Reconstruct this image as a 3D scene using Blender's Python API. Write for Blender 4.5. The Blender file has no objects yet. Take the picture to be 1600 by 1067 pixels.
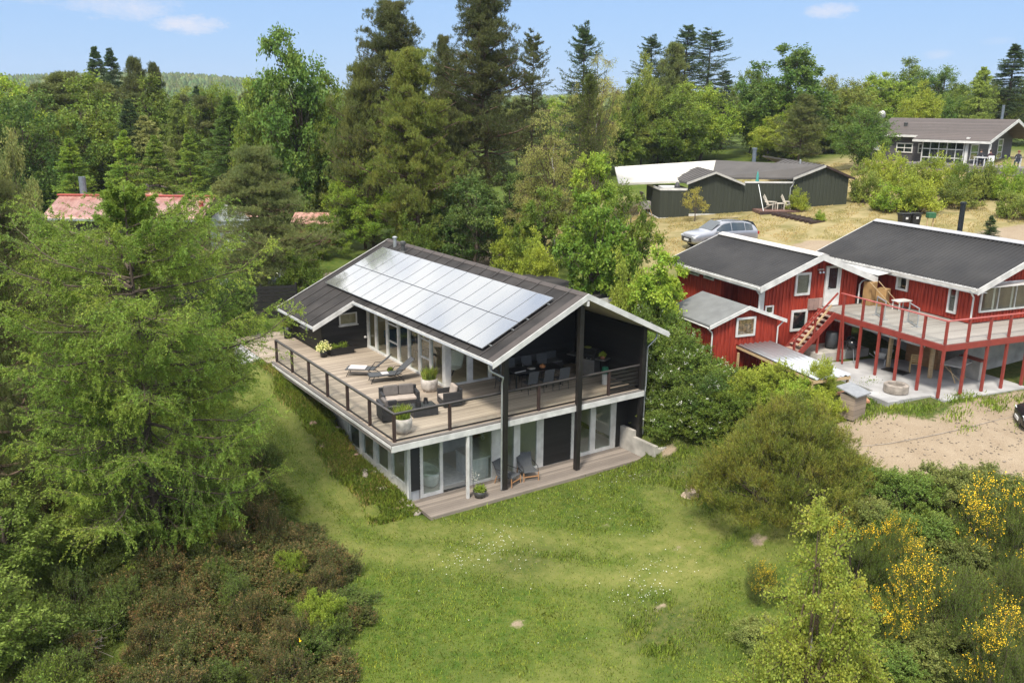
import bpy, math, random
import numpy as np
from mathutils import Vector, Matrix
R = math.radians
scene = bpy.context.scene
COL = scene.collection
# ---------------------------------------------------------------- camera
CAM = (-12.757, -26.15, 14.163)
cd = bpy.data.cameras.new('camera'); cam = bpy.data.objects.new('camera', cd); COL.objects.link(cam)
pi_, ro_, ya_ = R(14.81), R(0.566), R(34.175)
fw = Vector((math.sin(ya_)*math.cos(pi_), math.cos(ya_)*math.cos(pi_), -math.sin(pi_)))
r0 = Vector((math.cos(ya_), -math.sin(ya_), 0)); u0 = r0.cross(fw)
r2 = math.cos(ro_)*r0 + math.sin(ro_)*u0; u2 = -math.sin(ro_)*r0 + math.cos(ro_)*u0
cam.matrix_world = Matrix(((r2.x,u2.x,-fw.x,CAM[0]),(r2.y,u2.y,-fw.y,CAM[1]),(r2.z,u2.z,-fw.z,CAM[2]),(0,0,0,1)))
cd.sensor_width = 36; cd.lens = 36*1368.5/1600; cd.clip_end = 6000; cd.clip_start = .1
scene.camera = cam
scene.render.resolution_x = 1024; scene.render.resolution_y = 682
# ---------------------------------------------------------------- light, sky, exposure
SUN_AZ, SUN_EL = 236.0, 56.0     # compass azimuth clockwise from +Y
w = bpy.data.worlds.new('World'); scene.world = w; w.use_nodes = True
nt = w.node_tree; N = nt.nodes; Lk = nt.links
bg = N['Background']; bg.inputs[1].default_value = 0.15
sky = N.new('ShaderNodeTexSky'); sky.sky_type = 'NISHITA'; sky.sun_disc = False
sky.sun_elevation = R(SUN_EL); sky.sun_rotation = R(SUN_AZ); sky.air_density = 1.0; sky.dust_density = 0.3; sky.ozone_density = 2.5
tc = N.new('ShaderNodeTexCoord')
def wmath(op, a, b=None, c=None):
    n = N.new('ShaderNodeMath'); n.operation = op
    for i, v in enumerate((a, b, c)):
        if v is None: continue
        if isinstance(v, (int, float)): n.inputs[i].default_value = v
        else: Lk.new(v, n.inputs[i])
    return n.outputs[0]
sep = N.new('ShaderNodeSeparateXYZ'); Lk.new(tc.outputs['Generated'], sep.inputs[0])
mp = N.new('ShaderNodeMapping'); mp.inputs['Scale'].default_value = (1, 1, 2.6); Lk.new(tc.outputs['Generated'], mp.inputs[0])
nz = N.new('ShaderNodeTexNoise'); nz.inputs['Scale'].default_value = 3.2; nz.inputs['Detail'].default_value = 8; nz.inputs['Roughness'].default_value = .6
Lk.new(mp.outputs[0], nz.inputs[0])
nz2 = N.new('ShaderNodeTexNoise'); nz2.inputs['Scale'].default_value = 26; nz2.inputs['Detail'].default_value = 6; nz2.inputs['Roughness'].default_value = .9
Lk.new(mp.outputs[0], nz2.inputs[0])
# high cloud cover over the upper sky
hi = wmath('MULTIPLY', wmath('SMOOTH_MIN', wmath('MULTIPLY', wmath('MAXIMUM', wmath('SUBTRACT', sep.outputs[2], .2), 0), 5.0), 1.0, .1),
           wmath('MINIMUM', wmath('MULTIPLY', wmath('MAXIMUM', wmath('SUBTRACT', nz.outputs[0], .37), 0), 7.0), 1.0))
# low clouds near the horizon: azimuth (deg), elevation (deg), half sizes
cov = hi
for az, el, sa, se, st in ((14.8,4.6,2.3,.6,1.0),(11.2,5.5,3.4,.9,.75),(7.0,6.5,5.0,1.1,.75),(3.0,6.0,3.0,.7,.4),(0.2,6.2,1.6,.6,.6),(52.9,5.75,1.5,.5,.9),(58.9,3.25,.9,.3,.4),(61.7,3.9,.9,.25,.25),(-8,9,7,1.5,.9),(35,12,9,1.6,.8)):
    d = Vector((math.sin(R(az))*math.cos(R(el)), math.cos(R(az))*math.cos(R(el)), math.sin(R(el))))
    t = Vector((math.cos(R(az)), -math.sin(R(az)), 0)); uu = t.cross(d)
    def dot(v, s):
        n = N.new('ShaderNodeVectorMath'); n.operation = 'DOT_PRODUCT'; n.inputs[1].default_value = v/s; Lk.new(tc.outputs['Generated'], n.inputs[0]); return n.outputs['Value']
    a = dot(t, math.sin(R(sa))); b = wmath('SUBTRACT', dot(uu, math.sin(R(se))), 0)
    rr = wmath('ADD', wmath('MULTIPLY', a, a), wmath('MULTIPLY', b, b))
    g = wmath('SUBTRACT', 1.0, rr)
    g = wmath('ADD', g, wmath('MULTIPLY', wmath('SUBTRACT', nz2.outputs[0], .5), 3.6))
    fr = N.new('ShaderNodeVectorMath'); fr.operation = 'DOT_PRODUCT'; fr.inputs[1].default_value = d; Lk.new(tc.outputs['Generated'], fr.inputs[0])
    g = wmath('MULTIPLY', g, wmath('GREATER_THAN', fr.outputs['Value'], .5))
    g = wmath('MULTIPLY', wmath('MINIMUM', wmath('MAXIMUM', wmath('MULTIPLY', g, .7), 0), 1), st)
    cov = wmath('MAXIMUM', cov, g)
mx0 = N.new('ShaderNodeMix'); mx0.data_type = 'RGBA'; mx0.blend_type = 'MIX'; mx0.inputs['Factor'].default_value = .9
Lk.new(sky.outputs[0], mx0.inputs['A']); 
rampz = N.new('ShaderNodeMix'); rampz.data_type = 'RGBA'
rampz.inputs['A'].default_value = (1.4, 2.22, 3.5, 1); rampz.inputs['B'].default_value = (1.0, 1.85, 3.7, 1)
Lk.new(wmath('MINIMUM', wmath('MAXIMUM', wmath('MULTIPLY', sep.outputs[2], 2.2), 0), 1), rampz.inputs['Factor'])
Lk.new(rampz.outputs['Result'], mx0.inputs['B'])
mx = N.new('ShaderNodeMix'); mx.data_type = 'RGBA'; Lk.new(cov, mx.inputs['Factor']); Lk.new(mx0.outputs['Result'], mx.inputs['A'])
cm_ = N.new('ShaderNodeMix'); cm_.data_type = 'RGBA'; cm_.inputs['A'].default_value = (3.3, 3.35, 3.75, 1); cm_.inputs['B'].default_value = (7.2, 7.2, 7.3, 1); Lk.new(wmath('MINIMUM', wmath('MAXIMUM', wmath('MULTIPLY', wmath('SUBTRACT', sep.outputs[2], .14), 8.0), 0), 1), cm_.inputs['Factor']); Lk.new(cm_.outputs['Result'], mx.inputs['B'])
Lk.new(mx.outputs['Result'], bg.inputs[0])
sd = bpy.data.lights.new('sun', 'SUN'); sun = bpy.data.objects.new('sun', sd); COL.objects.link(sun)
sd.energy = 2.9; sd.angle = R(10.0); sd.color = (1, .93, .82)
saz, sel = R(SUN_AZ), R(SUN_EL)
sdir = Vector((math.sin(saz)*math.cos(sel), math.cos(saz)*math.cos(sel), math.sin(sel)))
sun.rotation_euler = sdir.to_track_quat('Z', 'Y').to_euler(); sun.location = (-60, -10, 60)
vs = scene.view_settings; vs.view_transform = 'Standard'; vs.look = 'None'; vs.gamma = 1; vs.use_curve_mapping = False
vs.exposure = 0.75
scene.cycles.transparent_max_bounces = 24; scene.cycles.max_bounces = 7; scene.cycles.transmission_bounces = 6; scene.cycles.diffuse_bounces = 4
# ---------------------------------------------------------------- terrain heights
CP = np.array([
(0,-1,-.08),(3,-1.2,-.06),(6,-1.5,-.05),(9,-1,-.02),(11,-1.2,.1),(1,-4,-.1),(5,-5,-.1),(-4,-6,-.3),(-8,-8,-.5),(2,-9,-.5),(8,-9,0),(-2,-14,-.8),(6,-15,-.4),(-10,-14,-1),(-5,-22,-1.2),(5,-24,-.9),
(0.2,.6,-.05),(1.4,1.3,.25),(.4,3,.38),(.5,5,.55),(.6,7,1.2),(.7,9,1.9),(.8,11,2.45),(-1.5,1,.05),(-2,4,.6),(-2,7,1.4),(-2,10,2.2),(-2,13,2.7),(0,13.5,2.68),(1,16,2.7),(-4,4,.5),(-5,8,1.3),(-6,0,-.2),(-10,4,.2),(-10,-3,-.4),(-9,12,1.9),(-15,2,0),(-16,12,1.2),(-20,-5,-.6),
(2.5,.5,-.07),(6,.5,-.07),(10,.5,-.07),(2,3,0),(6,6,0),(10,3,0),(10,8,.3),(4,10,1.9),
(12,1.5,.95),(12.2,0,.8),(12,-1.2,.55),(13.5,-2,.9),(12.3,5,1.8),(12.3,10,2.8),(14,3,1.7),(15,8,2.8),(13,-5,.9),(11,-4.5,.3),(12,-8,1.2),(15,-4,1.9),(10,-11,.3),(13,-13,.5),(15,-16,.1),
(18,-6,2.55),(21,-8,2.78),(25,-9.5,2.8),(20,-12,2.4),(17,-10,2.3),(13.8,-9.5,1.5),(16,-12,1.7),(22,-14,2.0),(30,-12,2.7),(18,-14,1.2),(18,-1,2.8),(17,3,3.0),(20,-2,2.8),(24,-3,2.8),(27,-6,2.8),(20,1,2.85),(17,6,3.3),
(31,-2,3.6),(33,-4,4),(20,10,4.6),(23,14,5.3),(27,10,5.9),(26,14,6.1),(30,12,6.3),(33,22,6.33),(28,20,5.7),(36,12,6.6),(40,17,7.0),(45,13,7.4),(50,10,7.7),(42,6,6.9),(36,3,6.0),(50,2,7.3),(60,18,9.4),(68,20,10.1),(58,8,8.8),(75,10,10),(45,25,7.3),(35,30,6),
(3,21,3.0),(8,20,3.2),(13,17,3.6),(12,25,4.0),(5,30,3.6),(0,38,3.9),(20,25,4.9),(-8,30,3.2),(-5,20,2.9),(20,40,5),(-20,50,3.5),(0,60,4.5),(30,60,6.5),(60,60,9),(90,40,11),(90,0,9),(40,-20,3),(60,-30,4),
(-40,10,0),(-40,50,3),(0,110,6),(60,110,9),(130,80,12),(-60,110,4),(-30,-40,-2),(20,-50,-1),(80,-60,3)], float)
def _phi(r): return -r
_A = np.sqrt(((CP[:, None, :2]-CP[None, :, :2])**2).sum(-1))
_n = len(CP)
_M = np.zeros((_n+1, _n+1)); _M[:_n, :_n] = _phi(_A) - np.eye(_n)*.25; _M[_n, :_n] = 1; _M[:_n, _n] = 1
_W = np.linalg.solve(_M, np.append(CP[:, 2], 0))
def height(x, y):
    x = np.atleast_1d(np.asarray(x, float)); y = np.atleast_1d(np.asarray(y, float)); sh = x.shape
    xf, yf = x.ravel(), y.ravel(); out = np.empty(len(xf))
    for i in range(0, len(xf), 20000):
        r = np.sqrt((xf[i:i+20000, None]-CP[:, 0])**2 + (yf[i:i+20000, None]-CP[:, 1])**2)
        z = _phi(r)@_W[:_n] + _W[_n]
        out[i:i+20000] = z
    d = np.hypot(xf, yf)
    z = np.minimum(out, 12.5)
    far = np.clip((d-140)/160, 0, 1)
    az = np.arctan2(xf-CAM[0], yf-CAM[1])
    hill = 4 + (15+15*np.exp(-((az-.27)/.16)**2))*np.clip((d-300)/500, 0, 1) + 3*np.sin(az*9+1)*np.clip((d-300)/500, 0, 1) + 4*np.sin(az*4+2.6)*np.clip((d-300)/500, 0, 1) - 12*np.clip((d-1400)/800,0,1)
    z = z*(1-far) + hill*far
    z = np.where((xf > .95) & (xf < 11.5) & (yf > -.7) & (yf < 12.3), np.minimum(z, -.2), z)
    return z.reshape(sh)
def hz(x, y): return float(height([x], [y])[0])
# ---------------------------------------------------------------- materials
MATS = {}
def newmat(name):
    m = bpy.data.materials.new(name); m.use_nodes = True; return m, m.node_tree.nodes, m.node_tree.links, m.node_tree.nodes['Principled BSDF']
def mat(name, col, rough=.6, metal=0, var=.12, scale=6, bump=.1, bscale=None, emit=None, spec=.5, coat=0, stretch=(1,1,1), col2=None):
    """plain surface broken up by two octaves of noise in object space"""
    if name in MATS: return MATS[name]
    m, n, l, b = newmat(name)
    t = n.new('ShaderNodeTexCoord'); mp = n.new('ShaderNodeMapping'); mp.inputs['Scale'].default_value = stretch; l.new(t.outputs['Object'], mp.inputs[0])
    z = n.new('ShaderNodeTexNoise'); z.inputs['Scale'].default_value = scale; z.inputs['Detail'].default_value = 6; l.new(mp.outputs[0], z.inputs[0])
    r = n.new('ShaderNodeValToRGB'); c = np.array(col[:3]); c2 = np.array(col2[:3]) if col2 else c*(1+var)
    r.color_ramp.elements[0].position = .32; r.color_ramp.elements[1].position = .68
    r.color_ramp.elements[0].color = (*(c*(1-var)), 1); r.color_ramp.elements[1].color = (*np.minimum(c2, 1), 1)
    l.new(z.outputs[0], r.inputs[0]); l.new(r.outputs[0], b.inputs['Base Color'])
    b.inputs['Roughness'].default_value = rough; b.inputs['Metallic'].default_value = metal; b.inputs['Specular IOR Level'].default_value = spec
    b.inputs['Coat Weight'].default_value = coat
    if bump:
        z2 = n.new('ShaderNodeTexNoise'); z2.inputs['Scale'].default_value = bscale or scale*6; z2.inputs['Detail'].default_value = 5; l.new(mp.outputs[0], z2.inputs[0])
        bp = n.new('ShaderNodeBump'); bp.inputs['Strength'].default_value = bump; bp.inputs['Distance'].default_value = .02; l.new(z2.outputs[0], bp.inputs['Height']); l.new(bp.outputs[0], b.inputs['Normal'])
    MATS[name] = m; return m
def boards(name, col, axis, pitch, var=.25, rough=.7, gap=.06, gapcol=.35, grain=(3, 40), col2=None):
    """boards laid side by side across `axis` (0 x, 1 y, 2 z): per-board tone, dark joints, grain along the board"""
    if name in MATS: return MATS[name]
    m, n, l, b = newmat(name)
    t = n.new('ShaderNodeTexCoord'); s = n.new('ShaderNodeSeparateXYZ'); l.new(t.outputs['Object'], s.inputs[0])
    def M(op, a, bb=None):
        k = n.new('ShaderNodeMath'); k.operation = op
        for i, v in enumerate((a, bb)):
            if v is None: continue
            if isinstance(v, (int, float)): k.inputs[i].default_value = v
            else: l.new(v, k.inputs[i])
        return k.outputs[0]
    q = M('DIVIDE', s.outputs[axis], pitch); fl = M('FLOOR', q); fr = M('FRACT', q)
    wn = n.new('ShaderNodeTexWhiteNoise'); wn.noise_dimensions = '1D'; l.new(fl, wn.inputs['W'])
    mp = n.new('ShaderNodeMapping'); sc = [grain[0]]*3; sc[axis] = grain[1]; mp.inputs['Scale'].default_value = sc; l.new(t.outputs['Object'], mp.inputs[0])
    z = n.new('ShaderNodeTexNoise'); z.inputs['Scale'].default_value = 1; z.inputs['Detail'].default_value = 5; l.new(mp.outputs[0], z.inputs[0])
    z3 = n.new('ShaderNodeTexNoise'); z3.inputs['Scale'].default_value = .45; z3.inputs['Detail'].default_value = 4; l.new(t.outputs['Object'], z3.inputs[0])
    f = M('ADD', M('MULTIPLY', wn.outputs[0], .4), M('ADD', M('MULTIPLY', z.outputs[0], .45), M('MULTIPLY', z3.outputs[0], .35)))
    r = n.new('ShaderNodeValToRGB'); c = np.array(col); c2 = np.array(col2) if col2 else c*(1+var)
    r.color_ramp.elements[0].position = .3; r.color_ramp.elements[1].position = .85
    r.color_ramp.elements[0].color = (*(c*(1-var)), 1); r.color_ramp.elements[1].color = (*np.minimum(c2, 1), 1); l.new(f, r.inputs[0])
    j = M('LESS_THAN', fr, gap)
    mx = n.new('ShaderNodeMix'); mx.data_type = 'RGBA'; l.new(j, mx.inputs['Factor']); l.new(r.outputs[0], mx.inputs['A']); mx.inputs['B'].default_value = (*(c*gapcol), 1)
    l.new(mx.outputs['Result'], b.inputs['Base Color']); b.inputs['Roughness'].default_value = rough
    bp = n.new('ShaderNodeBump'); bp.inputs['Strength'].default_value = .5; bp.inputs['Distance'].default_value = .01
    l.new(M('ADD', M('SUBTRACT', 1.0, j), M('MULTIPLY', z.outputs[0], .4)), bp.inputs['Height']); l.new(bp.outputs[0], b.inputs['Normal'])
    MATS[name] = m; return m
def glassmat(name='window_glass', tint=(.93,.965,.945), gloss=.05):
    if name in MATS: return MATS[name]
    m, n, l, b = newmat(name); n.remove(b); out = n['Material Output']
    tr = n.new('ShaderNodeBsdfTransparent'); tr.inputs[0].default_value = (*tint, 1)
    gl = n.new('ShaderNodeBsdfGlossy'); gl.inputs['Roughness'].default_value = .01; gl.inputs['Color'].default_value = (1, 1, 1, 1) if gloss else (.08, .08, .08, 1)
    lw = n.new('ShaderNodeLayerWeight'); lw.inputs[0].default_value = .5
    pw = n.new('ShaderNodeMath'); pw.operation = 'POWER'; pw.inputs[1].default_value = 4.0; l.new(lw.outputs['Facing'], pw.inputs[0])
    ad = n.new('ShaderNodeMath'); ad.operation = 'MULTIPLY_ADD'; ad.inputs[1].default_value = .6; ad.inputs[2].default_value = gloss; l.new(pw.outputs[0], ad.inputs[0])
    mx = n.new('ShaderNodeMixShader'); l.new(ad.outputs[0], mx.inputs[0]); l.new(tr.outputs[0], mx.inputs[1]); l.new(gl.outputs[0], mx.inputs[2]); l.new(mx.outputs[0], out.inputs[0])
    MATS[name] = m; return m
def leafmat(name, col, hue=.035, val=.45, trans=.3, rough=.55, spot=None, spotamt=0., clump=.5):
    """leaves: tone varies from leaf to leaf and from bough to bough"""
    if name in MATS: return MATS[name]
    m, n, l, b = newmat(name); out = n['Material Output']
    g = n.new('ShaderNodeNewGeometry'); oi = n.new('ShaderNodeObjectInfo'); t = n.new('ShaderNodeTexCoord')
    z = n.new('ShaderNodeTexNoise'); z.inputs['Scale'].default_value = clump; z.inputs['Detail'].default_value = 3; l.new(t.outputs['Object'], z.inputs[0])
    def M(op, a, bb=None, c=None):
        k = n.new('ShaderNodeMath'); k.operation = op
        for i, v in enumerate((a, bb, c)):
            if v is None: continue
            if isinstance(v, (int, float)): k.inputs[i].default_value = v
            else: l.new(v, k.inputs[i])
        return k.outputs[0]
    hs = n.new('ShaderNodeHueSaturation'); hs.inputs['Color'].default_value = (col[0]*1.4, col[1]*1.32, col[2]*.95, 1)
    rnd = g.outputs['Random Per Island']
    l.new(M('ADD', M('MULTIPLY_ADD', rnd, hue, .5-hue*.6), M('MULTIPLY', M('SUBTRACT', z.outputs[0], .5), -hue*3.2)), hs.inputs['Hue'])
    v = M('MULTIPLY_ADD', M('FRACT', M('MULTIPLY', rnd, 7.13)), val*1.5, 1-val*.7)
    v = M('MULTIPLY', v, M('MULTIPLY_ADD', z.outputs[0], 1.5, .75))
    v = M('MULTIPLY', v, M('MULTIPLY_ADD', oi.outputs['Random'], .3, .85))
    l.new(v, hs.inputs['Value']); hs.inputs['Saturation'].default_value = 1.0
    c = hs.outputs[0]
    if spot:
        mx = n.new('ShaderNodeMix'); mx.data_type = 'RGBA'; mx.inputs['B'].default_value = (*spot, 1); l.new(c, mx.inputs['A'])
        zz = n.new('ShaderNodeTexNoise'); zz.inputs['Scale'].default_value = clump*1.6; zz.inputs['Detail'].default_value = 2; l.new(t.outputs['Object'], zz.inputs[0])
        l.new(M('GREATER_THAN', M('ADD', M('MULTIPLY', M('FRACT', M('MULTIPLY', rnd, 3.7)), .35), zz.outputs[0]), 1-spotamt), mx.inputs['Factor']); c = mx.outputs['Result']
    l.new(c, b.inputs['Base Color']); b.inputs['Roughness'].default_value = rough; b.inputs['Specular IOR Level'].default_value = .25
    tr = n.new('ShaderNodeBsdfTranslucent'); hs2 = n.new('ShaderNodeHueSaturation'); hs2.inputs['Hue'].default_value = .487; hs2.inputs['Value'].default_value = 1.35; l.new(c, hs2.inputs['Color']); l.new(hs2.outputs[0], tr.inputs[0])
    ms = n.new('ShaderNodeMixShader'); ms.inputs[0].default_value = trans; l.new(b.outputs[0], ms.inputs[1]); l.new(tr.outputs[0], ms.inputs[2]); l.new(ms.outputs[0], out.inputs[0])
    MATS[name] = m; return m
# ---------------------------------------------------------------- objects
def tag(o, label=None, cat=None, group=None, kind=None):
    if label: o['label'] = label
    if cat: o['category'] = cat
    if group: o['group'] = group
    if kind: o['kind'] = kind
    return o
def thing(name, label, cat, loc=(0,0,0), rz=0, group=None):
    o = bpy.data.objects.new(name, None); COL.objects.link(o); o.location = loc; o.rotation_euler = (0,0,rz); o.empty_display_size = .3
    return tag(o, label, cat, group)
def copy_tree(o, parent=None):
    c = o.copy(); COL.objects.link(c)
    if parent: c.parent = parent
    for ch in o.children: copy_tree(ch, c)
    return c
class MB:
    def __init__(s): s.v = []; s.f = []; s.fm = []; s.mi = 0
    def add(s, vs, fs):
        k = len(s.v); s.v += [tuple(p) for p in vs]; s.f += [tuple(i+k for i in f) for f in fs]; s.fm += [s.mi]*len(fs); return s
    def box(s, x0, y0, z0, x1, y1, z1):
        if x0 > x1: x0, x1 = x1, x0
        if y0 > y1: y0, y1 = y1, y0
        if z0 > z1: z0, z1 = z1, z0
        return s.add([(x0,y0,z0),(x1,y0,z0),(x1,y1,z0),(x0,y1,z0),(x0,y0,z1),(x1,y0,z1),(x1,y1,z1),(x0,y1,z1)],
              [(0,3,2,1),(4,5,6,7),(0,1,5,4),(1,2,6,5),(2,3,7,6),(3,0,4,7)])
    def beam(s, a, b, w, h, up=(0,0,1)):
        a, b = Vector(a), Vector(b); d = (b-a).normalized(); up = Vector(up)
        if abs(d.dot(up)) > .97: up = Vector((0,1,0))
        sd = d.cross(up).normalized()*w/2; u = sd.cross(d).normalized()*h/2
        vs = [a-sd-u, a+sd-u, a+sd+u, a-sd+u, b-sd-u, b+sd-u, b+sd+u, b-sd+u]
        return s.add(vs, [(0,1,2,3),(4,7,6,5),(0,4,5,1),(1,5,6,2),(2,6,7,3),(3,7,4,0)])
    def obox(s, c, sz, rz=0, rx=0, ry=0):
        M = Matrix.Rotation(rz,3,'Z')@Matrix.Rotation(ry,3,'Y')@Matrix.Rotation(rx,3,'X'); c = Vector(c); x,y,z = (q/2 for q in sz)
        return s.add([c+M@Vector(p) for p in ((-x,-y,-z),(x,-y,-z),(x,y,-z),(-x,y,-z),(-x,-y,z),(x,-y,z),(x,y,z),(-x,y,z))],
              [(0,3,2,1),(4,5,6,7),(0,1,5,4),(1,2,6,5),(2,3,7,6),(3,0,4,7)])
    def tube(s, pts, r, seg=8, cap=True):
        pts = [Vector(p) for p in pts]; rs = r if isinstance(r, (list, tuple)) else [r]*len(pts); k = len(s.v); ring = []
        for i, p in enumerate(pts):
            d = (pts[min(i+1,len(pts)-1)]-pts[max(i-1,0)]).normalized(); a = d.orthogonal().normalized() if i == 0 else (pa - d*pa.dot(d)).normalized(); pa = a; b = d.cross(a)
            ring.append([p+(a*math.cos(t)+b*math.sin(t))*rs[i] for t in [2*math.pi*j/seg for j in range(seg)]])
        vs = [p for q in ring for p in q]; fs = []
        for i in range(len(pts)-1):
            for j in range(seg): fs.append((i*seg+j, i*seg+(j+1)%seg, (i+1)*seg+(j+1)%seg, (i+1)*seg+j))
        if cap: fs += [tuple(range(seg))[::-1], tuple((len(pts)-1)*seg+j for j in range(seg))]
        return s.add(vs, fs)
    def lathe(s, c, prof, seg=20):
        c = Vector(c); vs = []; fs = []
        for r, z in prof: vs += [(c.x+r*math.cos(2*math.pi*j/seg), c.y+r*math.sin(2*math.pi*j/seg), c.z+z) for j in range(seg)]
        for i in range(len(prof)-1):
            for j in range(seg): fs.append((i*seg+j, i*seg+(j+1)%seg, (i+1)*seg+(j+1)%seg, (i+1)*seg+j))
        if prof[0][0] > 0: fs.append(tuple(range(seg))[::-1])
        if prof[-1][0] > 0: fs.append(tuple((len(prof)-1)*seg+j for j in range(seg)))
        return s.add(vs, fs)
    def prism(s, poly, axis, a, b):
        """poly of 2D points extruded along axis ('x' poly=(y,z); 'y' poly=(x,z); 'z' poly=(x,y))"""
        P = {'x': lambda p,t:(t,p[0],p[1]), 'y': lambda p,t:(p[0],t,p[1]), 'z': lambda p,t:(p[0],p[1],t)}[axis]; n = len(poly)
        vs = [P(p,a) for p in poly]+[P(p,b) for p in poly]
        fs = [tuple(range(n)), tuple(range(2*n-1,n-1,-1))]+[(i,i+n,(i+1)%n+n,(i+1)%n) for i in range(n)]
        return s.add(vs, fs)
    def build(s, name, m, parent=None, bevel=0, smooth=False, seg=2):
        me = bpy.data.meshes.new(name); me.from_pydata(s.v, [], s.f); me.validate()
        import bmesh
        bm = bmesh.new(); bm.from_mesh(me); bmesh.ops.recalc_face_normals(bm, faces=bm.faces); bm.to_mesh(me); bm.free()
        for q in (m if isinstance(m, (list, tuple)) else [m]): me.materials.append(q)
        if isinstance(m, (list, tuple)): me.polygons.foreach_set('material_index', s.fm)
        if smooth: me.polygons.foreach_set('use_smooth', [True]*len(me.polygons))
        o = bpy.data.objects.new(name, me); COL.objects.link(o)
        if parent: o.parent = parent
        if bevel:
            b = o.modifiers.new('bevel', 'BEVEL'); b.width = bevel; b.segments = seg; b.limit_method = 'ANGLE'; b.angle_limit = R(40)
        return o
def npmesh(name, V, F, m, parent=None, smooth=False):
    V = np.asarray(V, np.float32).reshape(-1, 3); F = np.asarray(F, np.int32); me = bpy.data.meshes.new(name)
    me.vertices.add(len(V)); me.vertices.foreach_set('co', V.ravel()); k = F.shape[1]
    me.loops.add(F.size); me.loops.foreach_set('vertex_index', F.ravel()); me.polygons.add(len(F)); me.polygons.foreach_set('loop_start', np.arange(0, F.size, k, dtype=np.int32))
    if smooth: me.polygons.foreach_set('use_smooth', np.ones(len(F), bool))
    me.update(calc_edges=True)
    if m: me.materials.append(m)
    o = bpy.data.objects.new(name, me); COL.objects.link(o)
    if parent: o.parent = parent
    return o
# ---------------------------------------------------------------- plants
def nrm(a): return a/np.maximum(np.linalg.norm(a, axis=-1, keepdims=True), 1e-9)
def rdir(rng, n): return nrm(rng.normal(size=(n, 3)))
def perp(rng, D): 
    q = rdir(rng, len(D)); return nrm(q - D*(q*D).sum(-1, keepdims=True))
def sprig(rng, A, B, n, ll, lw, ang, tmin=0., jit=0., grav=0.):
    """n leaves on each twig A->B, leaning `ang` degrees off the twig; returns kite vertices"""
    A = np.repeat(A, n, 0); B = np.repeat(B, n, 0); t = rng.uniform(tmin, 1, (len(A), 1)); P = A+(B-A)*t
    if jit: P = P + rng.normal(size=P.shape)*jit
    D = nrm(B-A); a = np.radians(ang)*rng.uniform(.55, 1.3, (len(A), 1)); L = D*np.cos(a)+perp(rng, D)*np.sin(a)
    if grav: L[:, 2] -= grav
    L = nrm(L); S = perp(rng, L); l = ll*rng.uniform(.65, 1.25, (len(A), 1)); wv = lw*rng.uniform(.7, 1.2, (len(A), 1))
    return np.stack([P, P+L*l*.45+S*wv/2, P+L*l, P+L*l*.45-S*wv/2], 1)
def leafobj(name, Q, m, parent):
    V = Q.reshape(-1, 3); return npmesh(name, V, np.arange(len(V)).reshape(-1, 4), m, parent)
class Seg:
    def __init__(s): s.A = []; s.B = []; s.ra = []; s.rb = []
    def add(s, A, B, ra, rb):
        A = np.asarray(A, float).reshape(-1, 3); n = len(A); s.A.append(A); s.B.append(np.asarray(B, float).reshape(-1, 3)); s.ra.append(np.broadcast_to(ra, (n,)).astype(float)); s.rb.append(np.broadcast_to(rb, (n,)).astype(float))
    def path(s, P, ra, rb):
        n = len(P)-1; r = np.linspace(ra, rb, n+1); s.add(P[:-1], P[1:], r[:-1], r[1:])
    def build(s, m, parent, name='trunk', seg=5):
        A = np.concatenate(s.A); B = np.concatenate(s.B); ra = np.concatenate(s.ra); rb = np.concatenate(s.rb); D = nrm(B-A)
        ref = np.where(np.abs(D[:, 2:3]) > .9, np.array([[1., 0, 0]]), np.array([[0, 0, 1.]])); U = nrm(np.cross(D, ref)); W = np.cross(D, U)
        th = np.linspace(0, 2*np.pi, seg, endpoint=False)
        C = U[:, None]*np.cos(th)[None, :, None]+W[:, None]*np.sin(th)[None, :, None]
        V = np.concatenate([A[:, None]+C*ra[:, None, None], B[:, None]+C*rb[:, None, None]], 1); n = len(A); i = np.arange(seg); j = (i+1) % seg
        f = np.stack([i, j, j+seg, i+seg], 1); F = (f[None]+(np.arange(n)*2*seg)[:, None, None]).reshape(-1, 4)
        return npmesh(name, V.reshape(-1, 3), F, m, parent, smooth=True)
def trunkpath(rng, h, bend=.03, n=8):
    t = np.linspace(0, 1, n); P = np.zeros((n, 3)); P[:, 2] = t*h; P[:, :2] = np.cumsum(rng.normal(size=(n, 2))*bend*h/n*2, 0); P[0, :2] = 0; return P
def at_path(P, z):
    return np.stack([np.interp(z, P[:, 2], P[:, 0]), np.interp(z, P[:, 2], P[:, 1]), z], -1)
BARK = lambda: mat('bark_brown', (.10,.075,.055), rough=.9, var=.4, scale=5, bump=.5, stretch=(1,1,.25))
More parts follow.
